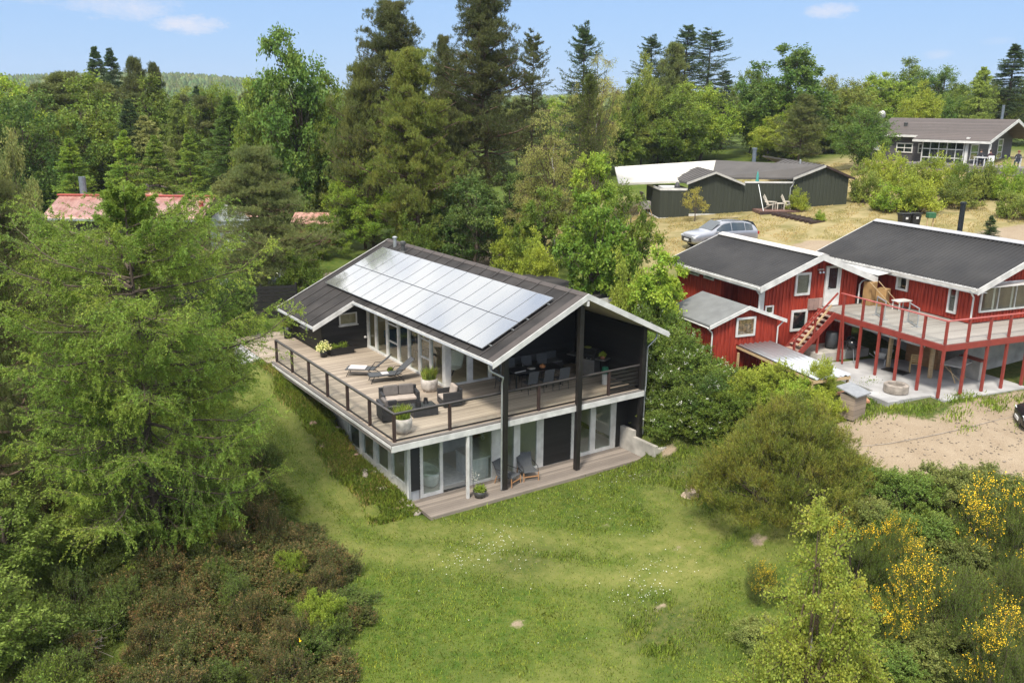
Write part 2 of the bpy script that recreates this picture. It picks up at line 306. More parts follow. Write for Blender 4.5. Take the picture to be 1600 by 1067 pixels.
def broad(name, seed, h, r, leaf, lm, clumps=60, per=260, base=.22, bark=None, droop=0., rc=None, multi=1, top=.5, asp=.55, tips=.3):
    """deciduous tree: limbs run to leafy clumps spread through the crown"""
    rng = np.random.default_rng(seed); root = thing(name, None, None); S = Seg(); S2 = Seg() if bark else S; rc = rc or r*.30
    tp = trunkpath(rng, h*.8, .05)
    if multi == 1: S.path(tp, h*.018+.02, h*.004)
    zc = h*(base+1)/2; hz_ = h*(1-base)/2
    d = rdir(rng, clumps*3); u = rng.uniform(0, 1, (len(d), 1))**.42
    lob = 1+.16*np.sin(d[:, :1]*3.1+seed)+.14*np.sin(d[:, 1:2]*4.3+seed*2)+.12*np.sin(d[:, 2:3]*5+seed)
    C = d*u*lob*np.array([r, r, hz_]); 
    prof = 1-(.5-top)*1.2*np.clip(C[:, 2:3]/hz_, -1, 1); C[:, :2] *= np.clip(prof, .3, 1.5); C[:, 2] += zc
    C = C[C[:, 2] > h*base*.8][:clumps]; C[0] = (0, 0, h-rc*.7)
    s0 = at_path(tp, np.clip(C[:, 2]*.62, h*.06, h*.78)); mid = s0*.45+C*.55; mid[:, 2] += np.linalg.norm(C[:, :2], axis=1)*.05
    mid += rng.normal(size=mid.shape)*r*.05
    S2.add(s0, mid, h*.005, h*.003); S2.add(mid, C, h*.003, h*.0013)
    # twigs out of each clump centre
    k = 14; cc = np.repeat(C, k, 0); dv = rdir(rng, len(cc)); dv = nrm(dv+nrm(cc-np.array([0, 0, zc]))*.55); 
    dv[:, 2] -= droop; L = rc*rng.uniform(.6, 1.35, (len(cc), 1))*np.repeat(rng.uniform(.6, 1.25, len(C)), k)[:, None]
    B = cc+nrm(dv)*L*np.array([1, 1, .8])
    S2.add(cc, B, h*.0010, h*.0004)
    Q = sprig(rng, cc+(B-cc)*.15, B, max(1, per//k), leaf, leaf*asp, 62, .1, rc*.09, grav=.25+droop)
    nt_ = int(len(cc)*tips)
    S.build(bark or BARK(), root)
    if bark: S2.build(mat('twig_brown', (.12,.085,.055), rough=.9, bump=0), root, 'branches')
    leafobj('crown', Q, lm, root); return root
def conifer(name, seed, h, r, leaf, lm, whorls=26, per=7, droop=.25, up=.1, base=.06, shape=1.0, hang=0., side=9, needles=12, bark=None, slen=.32, lw=.22, irreg=.15, ang=38, fan=True, curl=0., zj=.3, pf=None, h3=(.3, .7)):
    """conifer: whorls of boughs with side twigs; hang > 0 lets the twigs hang"""
    rng = np.random.default_rng(seed); root = thing(name, None, None); S = Seg(); tp = trunkpath(rng, h, .012); S.path(tp, h*.014+.03, .01)
    zs = base+(1-base)*np.linspace(0, 1, whorls)**.95; zb = np.repeat(zs, per); nb = len(zb); zb = np.clip(zb+rng.normal(size=nb)*zj/whorls, base*.5, None); zb = np.where(zb > .99, rng.uniform(.86, .99, nb), zb)
    prof = np.clip((1-zb)/(1-base), 0.02, 1)**shape; prof = np.minimum(prof, .55+ (zb/(base+.22)) *.5) if pf is None else pf(1-zb)
    bl = r*prof*(1+rng.normal(size=nb)*irreg)+.04*r*np.clip((1-zb)*8, .2, 1); bl = np.clip(bl, .03*r, 1.35*r)
    az = rng.uniform(0, 2*np.pi, nb); dh = np.stack([np.cos(az), np.sin(az), np.zeros(nb)], 1); st = at_path(tp, zb*h)
    npnt = 6; T = np.linspace(0, 1, npnt)
    # bough curve
    rise = (.45*(zb)**1.5-.12)  # young boughs at the top climb
    PB = st[:, None]+dh[:, None]*(bl[:, None]*T)[..., None]
    PB[..., 2] += bl[:, None]*(rise[:, None]*T - droop*T**1.6 + up*T**4)
    PB += np.cumsum(rng.normal(size=PB.shape), 1)*(bl*.018)[:, None, None]
    S.add(PB[:, :-1].reshape(-1, 3), PB[:, 1:].reshape(-1, 3), np.tile(np.linspace(1, .25, npnt-1), nb)*np.repeat(bl, npnt-1)*.012+.004, np.tile(np.linspace(.8, .15, npnt-1), nb)*np.repeat(bl, npnt-1)*.012+.003)
    # side twigs
    k = side; tt = np.tile(np.linspace(.16, 1., k), nb)+rng.normal(size=nb*k)*.03; tt = np.clip(tt, .08, 1); bi = np.repeat(np.arange(nb), k)
    f = tt*(npnt-1); i0 = np.clip(f.astype(int), 0, npnt-2); fr = (f-i0)[:, None]; A = PB[bi, i0]*(1-fr)+PB[bi, i0+1]*fr; DD = nrm(PB[bi, i0+1]-PB[bi, i0])
    sd = np.stack([-DD[:, 1], DD[:, 0], np.zeros(len(DD))], 1)*np.where(rng.random(len(DD)) < .5, -1, 1)[:, None]
    tl = (bl[bi]*slen*(1.15-.75*tt)+.05*r*np.clip((1-zb[bi])*7, .3, 1))*rng.uniform(.6, 1.3, len(bi))
    TD = nrm(DD*.75+sd*rng.uniform(.5, 1.1, (len(bi), 1))+np.array([0, 0, -1])*hang+rng.normal(size=(len(bi), 3))*.12)
    B = A+TD*tl[:, None]
    if curl: B[:, 2] += curl*tl
    S.add(A, B, .006*h/10+.002, .002)
    Q = [sprig(rng, A, B, needles, leaf, leaf*lw, ang, 0, leaf*.15)]
    # third order hanging twiglets
    if hang > 0:
        m3 = 3; A3 = np.repeat(A, m3, 0)+np.repeat(B-A, m3, 0)*rng.uniform(.25, 1, (len(A)*m3, 1)); l3 = np.repeat(tl, m3)*rng.uniform(h3[0], h3[1], len(A3))
        B3 = A3+nrm(rng.normal(size=A3.shape)*.35+np.repeat(TD, m3, 0)*(1-hang)*.9+np.array([0, 0, -1.])*(.45+hang))*l3[:, None]; Q.append(sprig(rng, A3, B3, needles//2, leaf, leaf*lw, ang, 0, leaf*.12))
    Q.append(sprig(rng, PB[:, :-1].reshape(-1, 3), PB[:, 1:].reshape(-1, 3), max(2, needles//3), leaf, leaf*lw, ang))
    S.build(bark or BARK(), root); leafobj('crown', np.concatenate(Q), lm, root); return root
def pine(name, seed, h, r, leaf, lm, nb=90, pads=5, tuft=10, base=.25, bark=None, shape=.7, lw=.1, irreg=.35, rise=.25, needles=12, pad=.2):
    """pine: irregular boughs carrying flattened pads of upturned needle tufts"""
    rng = np.random.default_rng(seed); root = thing(name, None, None); S = Seg(); tp = trunkpath(rng, h, .03); S.path(tp, h*.014+.04, .02)
    zb = base+(1-base)*rng.uniform(0, 1, nb)**.85; q = (zb-base)/(1-base); prof = np.clip(np.minimum((q+.22)*2.2, (1.04-q)**shape*1.15), .1, 1)
    bl = r*prof*np.clip(1+rng.normal(size=nb)*irreg, .35, 1.5); az = np.arange(nb)*2.4+rng.normal(size=nb)*.4
    dh = np.stack([np.cos(az), np.sin(az), np.zeros(nb)], 1); st = at_path(tp, zb*h*.985); T = np.linspace(0, 1, 5)
    PB = st[:, None]+dh[:, None]*(bl[:, None]*T)[..., None]; PB[..., 2] += bl[:, None]*(rise*(q[:, None]*1.6-.35)*T+.15*T**3)
    PB += np.cumsum(rng.normal(size=PB.shape), 1)*(bl*.03)[:, None, None]
    S.add(PB[:, :-1].reshape(-1, 3), PB[:, 1:].reshape(-1, 3), np.repeat(bl, 4)*np.tile([.02, .015, .01, .006], nb)+.008, np.repeat(bl, 4)*np.tile([.015, .01, .006, .003], nb)+.006)
    bi = np.repeat(np.arange(nb), pads); tt = np.clip(rng.uniform(.35, 1.02, len(bi)), 0, 1); f = tt*4; i0 = np.clip(f.astype(int), 0, 3); fr = (f-i0)[:, None]
    C = PB[bi, i0]*(1-fr)+PB[bi, i0+1]*fr; pr_ = pad*r*rng.uniform(.55, 1.2, len(bi))*(.5+.5*prof[bi])
    off = rng.normal(size=(len(bi), 3)); off[:, 2] *= .3; C2 = C+off*pr_[:, None]*.8; S.add(C, C2, .01, .006)
    ci = np.repeat(np.arange(len(C2)), tuft); o = rdir(rng, len(ci))*rng.uniform(.2, 1, (len(ci), 1))**.5; o[:, 2] = np.abs(o[:, 2])*.6-.08
    A = C2[ci]+o*pr_[ci][:, None]; D = nrm(o*.8+np.array([0, 0, .8])+rng.normal(size=A.shape)*.3); B = A+D*leaf*1.0
    Q = sprig(rng, A, B, needles, leaf, leaf*lw, 45, 0, leaf*.1)
    S.build(bark or BARK(), root); leafobj('crown', Q, lm, root); return root
def shrub(name, seed, h, r, leaf, lm, stems=40, twigs=8, per=8, asp=.5, upright=.5, ang=55, stemmat=None, flower=None, fl=.06, fn=0, parts=True, ftop=.5, fclump=0, domed=True):
    """shrub: many stems out of the ground, leafy twigs; optional flowers as their own part"""
    rng = np.random.default_rng(seed); root = thing(name, None, None); S = Seg()
    az = rng.uniform(0, 2*np.pi, stems); rr = r*np.sqrt(rng.uniform(0, 1, stems)); foot = np.stack([np.cos(az)*rr*.35, np.sin(az)*rr*.35, np.zeros(stems)], 1)
    hh = h*(np.sqrt(np.clip(1-(rr/r*.93)**2, .05, 1)) if domed else 1)*rng.uniform(.75, 1.05, stems)
    tip = np.stack([np.cos(az)*rr, np.sin(az)*rr, hh], 1)+rng.normal(size=(stems, 3))*r*.06; mid = foot*.35+tip*.65; mid[:, 2] = hh*.55; mid[:, :2] = foot[:, :2]*.3+tip[:, :2]*.7*(1-upright*.25)
    S.add(foot, mid, .012*h/2+.004, .008*h/2+.002); S.add(mid, tip, .008*h/2+.002, .003)
    A0 = np.concatenate([foot*.4+mid*.6, mid]); B0 = np.concatenate([mid, tip]); k = twigs; t = rng.uniform(0, 1, (len(A0)*k, 1)); A = np.repeat(A0, k, 0)*(1-t)+np.repeat(B0, k, 0)*t
    D = rdir(rng, len(A)); D = nrm(D+np.array([0, 0, 1.])*upright*1.6+nrm(np.repeat(B0-A0, k, 0))*upright*.6); L = min(h, r)*.32*rng.uniform(.5, 1.3, (len(A), 1)); B = A+D*L
    S.add(A, B, .004, .0015); Q = sprig(rng, A, B, per, leaf, leaf*asp, ang, 0, leaf*.3)
    if parts: S.build(stemmat or BARK(), root, 'stem', 4)
    leafobj('foliage', Q, lm, root)
    if flower:
        s = B[:, 2] > h*ftop*np.clip(1.2-np.hypot(B[:, 0], B[:, 1])/r*.9, .1, 1); idx = np.where(s)[0]
        if fclump:
            v = np.sin(B[:, 0]*fclump+seed)+np.sin(B[:, 1]*fclump*1.3+seed*2)+np.sin(B[:, 2]*fclump*1.7); idx = idx[v[idx] > .35]
        idx = rng.permutation(idx)[:fn]; f = sprig(rng, A[idx]+(B[idx]-A[idx])*.45, B[idx]+(B[idx]-A[idx])*.1, 9, fl, fl*.9, 60, 0, fl*.35); leafobj('flowers', f, flower, root)
    return root
def dome(name, seed, h, r, leaf, lm, clumps=70, shoots=16, per=14, asp=.5, ang=55, up=.6, rc=.3, slen=.22, flower=None, fl=.06, fn=0, ftop=.45, fclump=0, lump=.18, stems=26, inner=.35):
    """bush: leafy clumps packed through a lumpy dome, on stems out of the ground"""
    rng = np.random.default_rng(seed); root = thing(name, None, None); S = Seg()
    d = rdir(rng, clumps); d[:, 2] = np.abs(d[:, 2]); lob = 1+lump*(np.sin(d[:, :1]*4.1+seed)+np.sin(d[:, 1:2]*5.3+seed*2)+.7*np.sin(d[:, 2:3]*6+seed)); u = rng.uniform(inner, 1, (clumps, 1))**.5
    C = d*u*lob*np.array([r, r, h])*(1-rc*.45); C[:, 2] = np.maximum(C[:, 2], h*.06)
    i = rng.permutation(clumps)[:stems]; ft = C[i]*np.array([.25, .25, 0]); md = C[i]*np.array([.6, .6, .55]); S.add(ft, md, .02*h/2+.004, .013*h/2+.003); S.add(md, C[i], .013*h/2+.003, .004)
    k = shoots; cc = np.repeat(C, k, 0); R0 = min(h, r)*rc*np.repeat(rng.uniform(.6, 1.25, clumps), k)[:, None]; o = rdir(rng, len(cc)); o[:, 2] = o[:, 2]*.6+.25; A = cc+o*R0*rng.uniform(.1, 1, (len(cc), 1)); A[:, 2] = np.maximum(A[:, 2], .03*h)
    D = nrm(o*(1-up)+np.array([0, 0, 1.])*up*1.3+nrm(cc+1e-6)*.3+rng.normal(size=A.shape)*.25); B = A+D*min(h, r)*slen*rng.uniform(.5, 1.3, (len(A), 1)); S.add(A, B, .004, .0015)
    S.build(BARK(), root, 'stem', 4); leafobj('foliage', sprig(rng, A, B, per, leaf, leaf*asp, ang, 0, leaf*.25), lm, root)
    if flower:
        idx = np.where((A[:, 2] > h*ftop*(.5+.5*rng.random(len(A)))) & (np.linalg.norm(A/np.array([r, r, h]), axis=1) > .62))[0]
        if fclump: v = np.sin(A[:, 0]*fclump+seed)+np.sin(A[:, 1]*fclump*1.3+seed*2)+np.sin(A[:, 2]*fclump*1.7); idx = idx[v[idx]+rng.normal(size=len(idx))*.75 > .75]
        idx = rng.permutation(idx)[:fn]; leafobj('flowers', sprig(rng, A[idx]+(B[idx]-A[idx])*.3, B[idx]+(B[idx]-A[idx])*.15, 9, fl, fl*.9, 60, 0, fl*.5), flower, root)['kind'] = 'stuff'
    return root
def blades(name, P, hgt, wid, m, seed=1, lean=.35, parent=None):
    """grass: one bent pointed blade per row of P"""
    rng = np.random.default_rng(seed); n = len(P); az = rng.uniform(0, 2*np.pi, n); d = np.stack([np.cos(az), np.sin(az), np.zeros(n)], 1); s = np.stack([-d[:, 1], d[:, 0], np.zeros(n)], 1)
    hgt = (hgt*rng.uniform(.5, 1.3, n))[:, None]; ln = rng.uniform(.1, 1, (n, 1))*lean; w_ = (wid*rng.uniform(.7, 1.3, n))[:, None]
    up = np.array([0, 0, 1.]); M = P+up*hgt*.55+d*hgt*ln*.35; T = P+up*hgt*(1-ln*.3)+d*hgt*ln
    V = np.stack([P-s*w_/2, P+s*w_/2, M+s*w_*.4, T, M-s*w_*.4], 1).reshape(-1, 3)
    F = np.arange(n*5).reshape(-1, 5); return npmesh(name, V, F, m, parent)
# ---------------------------------------------------------------- ground
def axis_coords(lo, hi, step, far):
    a = [lo]; s = step
    while a[-1] > -far: s *= 1.13; a.append(a[-1]-s)
    b = list(np.arange(lo+step, hi, step)); s = step; b.append(hi)
    while b[-1] < far: s *= 1.13; b.append(b[-1]+s)
    return np.array(a[::-1]+b)
gx = axis_coords(-16, 36, .33, 2600); gy = axis_coords(-22, 32, .33, 2600)
GX, GY = np.meshgrid(gx, gy, indexing='ij'); GZ = height(GX, GY)
rngG = np.random.default_rng(3)
def wav(x, y, s, seed):
    r = np.random.default_rng(seed); o = 0
    for i in range(7):
        a = r.uniform(0, 6.28); k = s*r.uniform(.5, 2); o = o+np.sin(x*math.cos(a)*k+y*math.sin(a)*k+r.uniform(0, 6.28))/(1+i*.2)
    return o/4
near = np.clip(1-np.hypot(GX-5, GY)/60, 0, 1)
def pave(x, y):   # 1 where something flat is built on the ground
    x = np.asarray(x); y = np.asarray(y); lx = (x-21.05)*math.cos(.2)-(y+7.6)*math.sin(.2); ly = (x-21.05)*math.sin(.2)+(y+7.6)*math.cos(.2)
    return (((x > .9) & (x < 11.8) & (y > -.9) & (y < 17)) | ((x > -.4) & (x < 12) & (y > 11.5) & (y < 20)) | ((lx > -3.2) & (lx < 9) & (ly > -1.4) & (ly < 14)))
GZ = GZ + near*(.045*wav(GX, GY, 1.1, 1)+.02*wav(GX, GY, 3.2, 2))*np.where(pave(GX, GY), 0, 1)
ni, nj = GX.shape; ii, jj = np.meshgrid(np.arange(ni-1), np.arange(nj-1), indexing='ij')
F = np.stack([ii*nj+jj, (ii+1)*nj+jj, (ii+1)*nj+jj+1, ii*nj+jj+1], -1).reshape(-1, 4)
def segd(x, y, pts):
    d = np.full(np.shape(x), 1e9)
    for (x1, y1), (x2, y2) in zip(pts[:-1], pts[1:]):
        vx, vy = x2-x1, y2-y1; t = np.clip(((x-x1)*vx+(y-y1)*vy)/(vx*vx+vy*vy), 0, 1); d = np.minimum(d, np.hypot(x-x1-t*vx, y-y1-t*vy))
    return d
def sstep(a, b, x): t = np.clip((x-a)/(b-a), 0, 1); return t*t*(3-2*t)
def inpoly(x, y, poly):
    c = np.zeros(np.shape(x), bool); n = len(poly)
    for i in range(n):
        (x1, y1), (x2, y2) = poly[i], poly[i-1]
        with np.errstate(divide='ignore', invalid='ignore'):
            c ^= ((y1 > y) != (y2 > y)) & (x < (x2-x1)*(y-y1)/((y2-y1) or 1e-9)+x1)
    return c
SAND = [(12.6,-10.6),(13.2,-7.6),(16.2,-6.2),(18.2,-6.9),(19.0,-8.6),(21.2,-8.2),(26,-9.1),(34,-10.6),(60,-16),(60,-30),(24,-18),(18.8,-13.6),(15.5,-11.6)]
def masks(x, y):
    j = .5*wav(x, y, 1.3, 5)+.25*wav(x, y, 3.1, 6)
    dS = segd(x, y, SAND+[SAND[0]]); s = inpoly(x, y, SAND); sand = np.clip(np.where(s, .5+dS/1.2, .5-dS/1.2)+j*.35, 0, 1)
    for cx, cy, rr in ((7.0,-7.3,.45),(4.3,-9.2,.35),(9.2,-8.7,.5),(.2,-7.5,.4),(2.6,-5.1,.3),(6.0,-4.6,.35),(-3.6,-10.6,1.1),(11.9,-1.6,.7),(12.3,-3.6,.5),(1.5,-12,.4),(8.3,-12.5,.5),(5,-13.2,.4)):
        sand = np.maximum(sand, .75*np.clip(1.25-np.hypot(x-cx, (y-cy)*1.3)/rr+j*.6, 0, 1))
    road = segd(x, y, [(25.5,17.6),(22,20),(12,24),(3,26),(-6,33)]); sand = np.maximum(sand, 1-sstep(2.0, 3.0, road+j*.4))
    road2 = segd(x, y, [(33,7),(40,2),(52,0),(75,-4)]); sand = np.maximum(sand, .9*(1-sstep(1.6, 3.0, road2+j*.5)))
    # dry grass round the green house, yellow tracks in the lawn
    dry = sstep(0, 5, 12-np.abs((x-36)*.62+(y-14)*.35)+j)*sstep(-2, 3, x-22)*sstep(40, 28, y)*sstep(-6, 0, y)*sstep(0, 3, (x-22)+(y-9)*.6)
    dry = np.maximum(dry, sstep(18, 26, x)*sstep(8, 12, y)*sstep(34, 27, y)*sstep(90, 70, x))
    tr = segd(x, y, [(-1.5,14),(-1.7,8),(-1.9,3),(-1.2,-1.2),(1.2,-3.2),(4.5,-6.4),(7.8,-8.2),(12,-8)])
    tr2 = segd(x, y, [(9.5,-3.8),(7.5,-7),(5,-9.6),(1,-10.5),(-3,-9.8)])
    yel = np.clip(.75*(1-sstep(.2, 1.1, np.abs(tr-.9)+j*.5))+.6*(1-sstep(.3, 1.2, tr2+j*.6)), 0, 1)*(x < 14)
    # unmown rougher grass
    tall = (sstep(-.6, 1.6, 1.6-np.hypot((x-2.2)*.75, (y+5.0)*1.25)+j)+sstep(-.4, 1.2, 1.3-np.hypot((x-3.6), (y+10.0))+j)+sstep(-.3, 1.4, 1.6-np.hypot((x-4.2), (y+10.6)*.9)+j)+sstep(0, 1.2, x-9.2+(y+4)*.25+j)*(y < 0)+sstep(-1.0, -.4, x+j*.4)*(x < 1.05)*(y > 1.2)*(y < 12.5)+sstep(-12.2, -13.4, y+j*.8))
    yel = np.clip(yel+.55*np.clip(wav(x, y, .9, 31)-.15, 0, 1)*(x < 16)+.35*np.clip(wav(x, y, 2.6, 32)-.2, 0, 1)*(x < 16), 0, 1)
    return sand, dry, yel, np.clip(tall, 0, 1)
gr = npmesh('ground', np.stack([GX, GY, GZ], -1), F, None, smooth=True); tag(gr, kind='structure')
ms_ = masks(GX.ravel(), GY.ravel())
ca = gr.data.color_attributes.new('cover', 'FLOAT_COLOR', 'POINT')
ca.data.foreach_set('color', np.stack([ms_[0], ms_[1], ms_[2], ms_[3]], -1).astype(np.float32).ravel())
m, n, l, b = newmat('ground_cover')
at = n.new('ShaderNodeAttribute'); at.attribute_name = 'cover'; sp = n.new('ShaderNodeSeparateColor'); l.new(at.outputs['Color'], sp.inputs[0]); t = n.new('ShaderNodeTexCoord')
def nz_(s, d=6, r=.6):
    z = n.new('ShaderNodeTexNoise'); z.inputs['Scale'].default_value = s; z.inputs['Detail'].default_value = d; z.inputs['Roughness'].default_value = r; l.new(t.outputs['Object'], z.inputs[0]); return z.outputs[0]
def ramp_(f, c1, c2, a=.35, bb=.65, mid=None):
    r = n.new('ShaderNodeValToRGB'); r.color_ramp.elements[0].position = a; r.color_ramp.elements[1].position = bb; r.color_ramp.elements[0].color = (*c1, 1); r.color_ramp.elements[1].color = (*c2, 1)
    if mid: e = r.color_ramp.elements.new((a+bb)/2); e.color = (*mid, 1)
    l.new(f, r.inputs[0]); return r.outputs[0]
def mix_(f, a, bb):
    k = n.new('ShaderNodeMix'); k.data_type = 'RGBA'; l.new(f, k.inputs['Factor']); l.new(a, k.inputs['A']); l.new(bb, k.inputs['B']); return k.outputs['Result']
def mm_(op, a, bb):
    k = n.new('ShaderNodeMath'); k.operation = op
    for i, v in enumerate((a, bb)):
        if isinstance(v, (int, float)): k.inputs[i].default_value = v
        else: l.new(v, k.inputs[i])
    return k.outputs[0]
green = mix_(mm_('MULTIPLY', nz_(9, 8, .7), .9), ramp_(nz_(.55), (.050,.095,.012), (.105,.15,.022), mid=(.07,.12,.015)), ramp_(nz_(3.5), (.04,.08,.010), (.15,.15,.04)))
yellow = ramp_(nz_(2.2), (.115,.145,.028), (.205,.205,.06))
dryc = ramp_(nz_(.7, 8), (.19,.17,.065), (.36,.29,.15), mid=(.28,.235,.11))
tallc = ramp_(nz_(5), (.05,.08,.015), (.115,.12,.035))
sandc = mix_(nz_(14), ramp_(nz_(.8, 8), (.25,.19,.125), (.36,.29,.205)), ramp_(nz_(30, 5), (.20,.15,.10), (.39,.315,.225)))
c = mix_(sp.outputs[2], green, yellow); c = mix_(at.outputs['Alpha'], c, tallc)
c = mix_(sp.outputs[1], c, dryc)
edge = mm_('MINIMUM', mm_('MAXIMUM', mm_('MULTIPLY', mm_('SUBTRACT', mm_('ADD', sp.outputs[0], mm_('MULTIPLY', mm_('SUBTRACT', nz_(5, 8, .75), .5), .9)), .42), 5.0), 0.0), 1.0)
c = mix_(edge, c, sandc); l.new(c, b.inputs['Base Color']); b.inputs['Roughness'].default_value = .95; b.inputs['Specular IOR Level'].default_value = .15
bp = n.new('ShaderNodeBump'); bp.inputs['Strength'].default_value = .6; bp.inputs['Distance'].default_value = .05; l.new(mm_('ADD', nz_(11, 6), mm_('MULTIPLY', nz_(40, 4), .6)), bp.inputs['Height']); l.new(bp.outputs[0], b.inputs['Normal'])
gr.data.materials.append(m)
# ---------------------------------------------------------------- grass
def ground_z(x, y):   # bilinear on the built sheet
    i = np.clip(np.searchsorted(gx, x)-1, 0, len(gx)-2); j = np.clip(np.searchsorted(gy, y)-1, 0, len(gy)-2)
    fx = (x-gx[i])/(gx[i+1]-gx[i]); fy = (y-gy[j])/(gy[j+1]-gy[j])
    return GZ[i, j]*(1-fx)*(1-fy)+GZ[i+1, j]*fx*(1-fy)+GZ[i, j+1]*(1-fx)*fy+GZ[i+1, j+1]*fx*fy
def scatter(rng, n, x0, x1, y0, y1): 
    x = rng.uniform(x0, x1, n); y = rng.uniform(y0, y1, n); return x, y
def inview(x, y, z, mg=.04):
    D = np.stack([x-CAM[0], y-CAM[1], z-CAM[2]], -1); zf = D@np.array(fw); u = D@np.array(r2)/zf*1368.5/1600; v = D@np.array(u2)/zf*1368.5/1600
    return (zf > 1) & (np.abs(u) < .5+mg) & (np.abs(v) < .333+mg)
rg = np.random.default_rng(11)
GM = leafmat('grass_blades', (.085,.118,.020), hue=.03, val=.9, trans=.25, clump=1.6)
GMT = leafmat('tall_grass_blades', (.095,.14,.028), hue=.03, val=.7, trans=.3, clump=1.2)
GMD = leafmat('dry_grass_blades', (.20,.17,.08), hue=.03, val=.4, trans=.2)
x, y = scatter(rg, 520000, -12, 15, -22, 14); z = ground_z(x, y); q = masks(x, y); ok = inview(x, y, z) & ~pave(x, y) & (q[0] < .45) & (rg.random(len(x)) < (.35+.65*np.clip(wav(x, y, 1.6, 9)+.5, 0, 1))*(1-.8*q[2]))
x, y, z, ta, ye = x[ok], y[ok], z[ok], q[3][ok], q[2][ok]
g1 = blades('lawn_grass', np.stack([x, y, z-.01], -1), .06+.05*rg.random(len(x))*np.clip(.6+wav(x, y, 3, 51), .2, 1.6)-.02*ye, .02, GM, 3, .7); tag(g1, 'short green lawn grass in front of the black house', 'grass', kind='stuff')
x, y = scatter(rg, 700000, -14, 16, -22, 14); z = ground_z(x, y); q = masks(x, y); ok = inview(x, y, z) & ~pave(x, y) & (q[0] < .5) & (rg.random(len(x)) < (.06+.94*q[3])*np.clip(.15+.85*(wav(x, y, 3.4, 21)+.35), .04, 1)) & (q[2] < .6)
x, y, z = x[ok][:230000], y[ok][:230000], z[ok][:230000]
g2 = blades('tall_grass', np.stack([x, y, z-.02], -1), .15+.10*np.clip(wav(x, y, 1.9, 4), -.6, 1), .02, GMT, 4, .55); tag(g2, 'taller unmown grass in patches round the lawn', 'grass', kind='stuff')
x, y = scatter(rg, 260000, 16, 62, -2, 30); z = ground_z(x, y); q = masks(x, y); ok = inview(x, y, z) & (q[1] > .5) & (q[0] < .3) & ~pave(x, y) & (wav(x, y, 1.5, 8) > -.15)
x, y, z = x[ok][:60000], y[ok][:60000], z[ok][:60000]
g3 = blades('dry_grass', np.stack([x, y, z-.02], -1), .10, .035, GMD, 5, .6); tag(g3, 'short dry yellow grass on the lawn of the green house', 'grass', kind='stuff')
x, y = scatter(rg, 60000, -1.7, .98, -.2, 13); z = ground_z(x, y); ok = inview(x, y, z) & (wav(x, y, 2.2, 41) > -.45) & (x > -.65+.35*wav(y, y*0, 1.1, 7)+rg.normal(0, .12, len(x))); x, y, z = x[ok], y[ok], z[ok]; dry_ = wav(x, y, 1.7, 42)+rg.normal(0, .45, len(x)) > .3
for nm_, k_, m_, h_, lb_ in (('bank_grass', ~dry_, GMT, .22, 'long rough grass on the bank under the deck edge'), ('bank_straw', dry_, GMD, .18, 'dry straw coloured grass on the bank under the deck edge')): tag(blades(nm_, np.stack([x, y, z-.02], -1)[k_], h_, .02, m_, 14, .6), lb_, 'grass', kind='stuff')
# daisies and clover heads in the lawn
x = np.concatenate([rg.normal(cx, s, k) for cx, cy, s, k in ((1.9,-3.6,.7,90),(.3,-4.0,.5,30),(5.2,-7.9,.6,60),(4.2,-8.4,.5,40),(5,-4,3.2,80),(9,-1.9,.6,25))]); y = np.concatenate([rg.normal(cy, s*.8, k) for cx, cy, s, k in ((1.9,-3.6,.7,90),(.3,-4.0,.5,30),(5.2,-7.9,.6,60),(4.2,-8.4,.5,40),(5,-4,3.2,80),(9,-1.9,.6,25))])
ok = ~pave(x, y); x, y = x[ok], y[ok]; z = ground_z(x, y)+.09; a = rg.uniform(0, 6.28, len(x)); s_ = rg.uniform(.008, .02, len(x))
V = np.stack([np.stack([x+s_*np.cos(a+k*1.0472), y+s_*np.sin(a+k*1.0472), z+0*x+.004*(k % 2)], -1) for k in range(6)], 1).reshape(-1, 3)
tag(npmesh('daisies', V, np.arange(len(V)).reshape(-1, 6), mat('petal_white', (.75,.75,.68), bump=0)), 'small white flowers scattered in the lawn', 'flowers', kind='stuff')
# weeds and pebbles in the sandy yard
W_ = [(18.85,-7.2,.5,300),(19.6,-7.9,.5,350),(22.0,-8.1,.5,500),(22.6,-9.0,.45,260),(22.1,-9.6,.3,120),(20.4,-4.7,.5,260),(18.9,-6.0,.5,400),(20.2,-8.9,.5,200),(24,-9.4,.6,200),(17.6,-6.6,.6,400),(19.3,-9.9,.3,60),(21.3,-10.9,.3,50)]
x = np.concatenate([rg.normal(a, s, k) for a, b_, s, k in W_]); y = np.concatenate([rg.normal(b_, s*.45, k) for a, b_, s, k in W_]); z = ground_z(x, y)
tag(blades('yard_weeds', np.stack([x, y, z], -1), .16, .03, GMT, 8, .6), 'tufts of weed growing in the sand in front of the red house', 'weeds', kind='stuff')
x = rg.uniform(12, 34, 2600); y = rg.uniform(-18, -7, 2600); q = masks(x, y); ok = (q[0] > .6) & ~pave(x, y); x, y = x[ok], y[ok]; z = ground_z(x, y); s_ = rg.uniform(.015, .06, len(x))
dd = np.array([[1,0,0],[-1,0,0],[0,1,0],[0,-1,0],[0,0,.6],[0,0,-.6]]); V = np.stack([x, y, z+.01], -1)[:, None]+dd[None]*s_[:, None, None]*rg.uniform(.6, 1.3, (len(x), 6, 1)); f = np.array([[0,2,4],[2,1,4],[1,3,4],[3,0,4],[2,0,5],[1,2,5],[3,1,5],[0,3,5]])
tag(npmesh('pebbles', V.reshape(-1, 3), (f[None]+(np.arange(len(x))*6)[:, None, None]).reshape(-1, 3), mat('pebble_grey', (.22,.18,.14), rough=.9, var=.5, scale=1.3, bump=0)), 'pebbles and crumbs of earth strewn over the sandy yard', 'pebbles', kind='stuff')
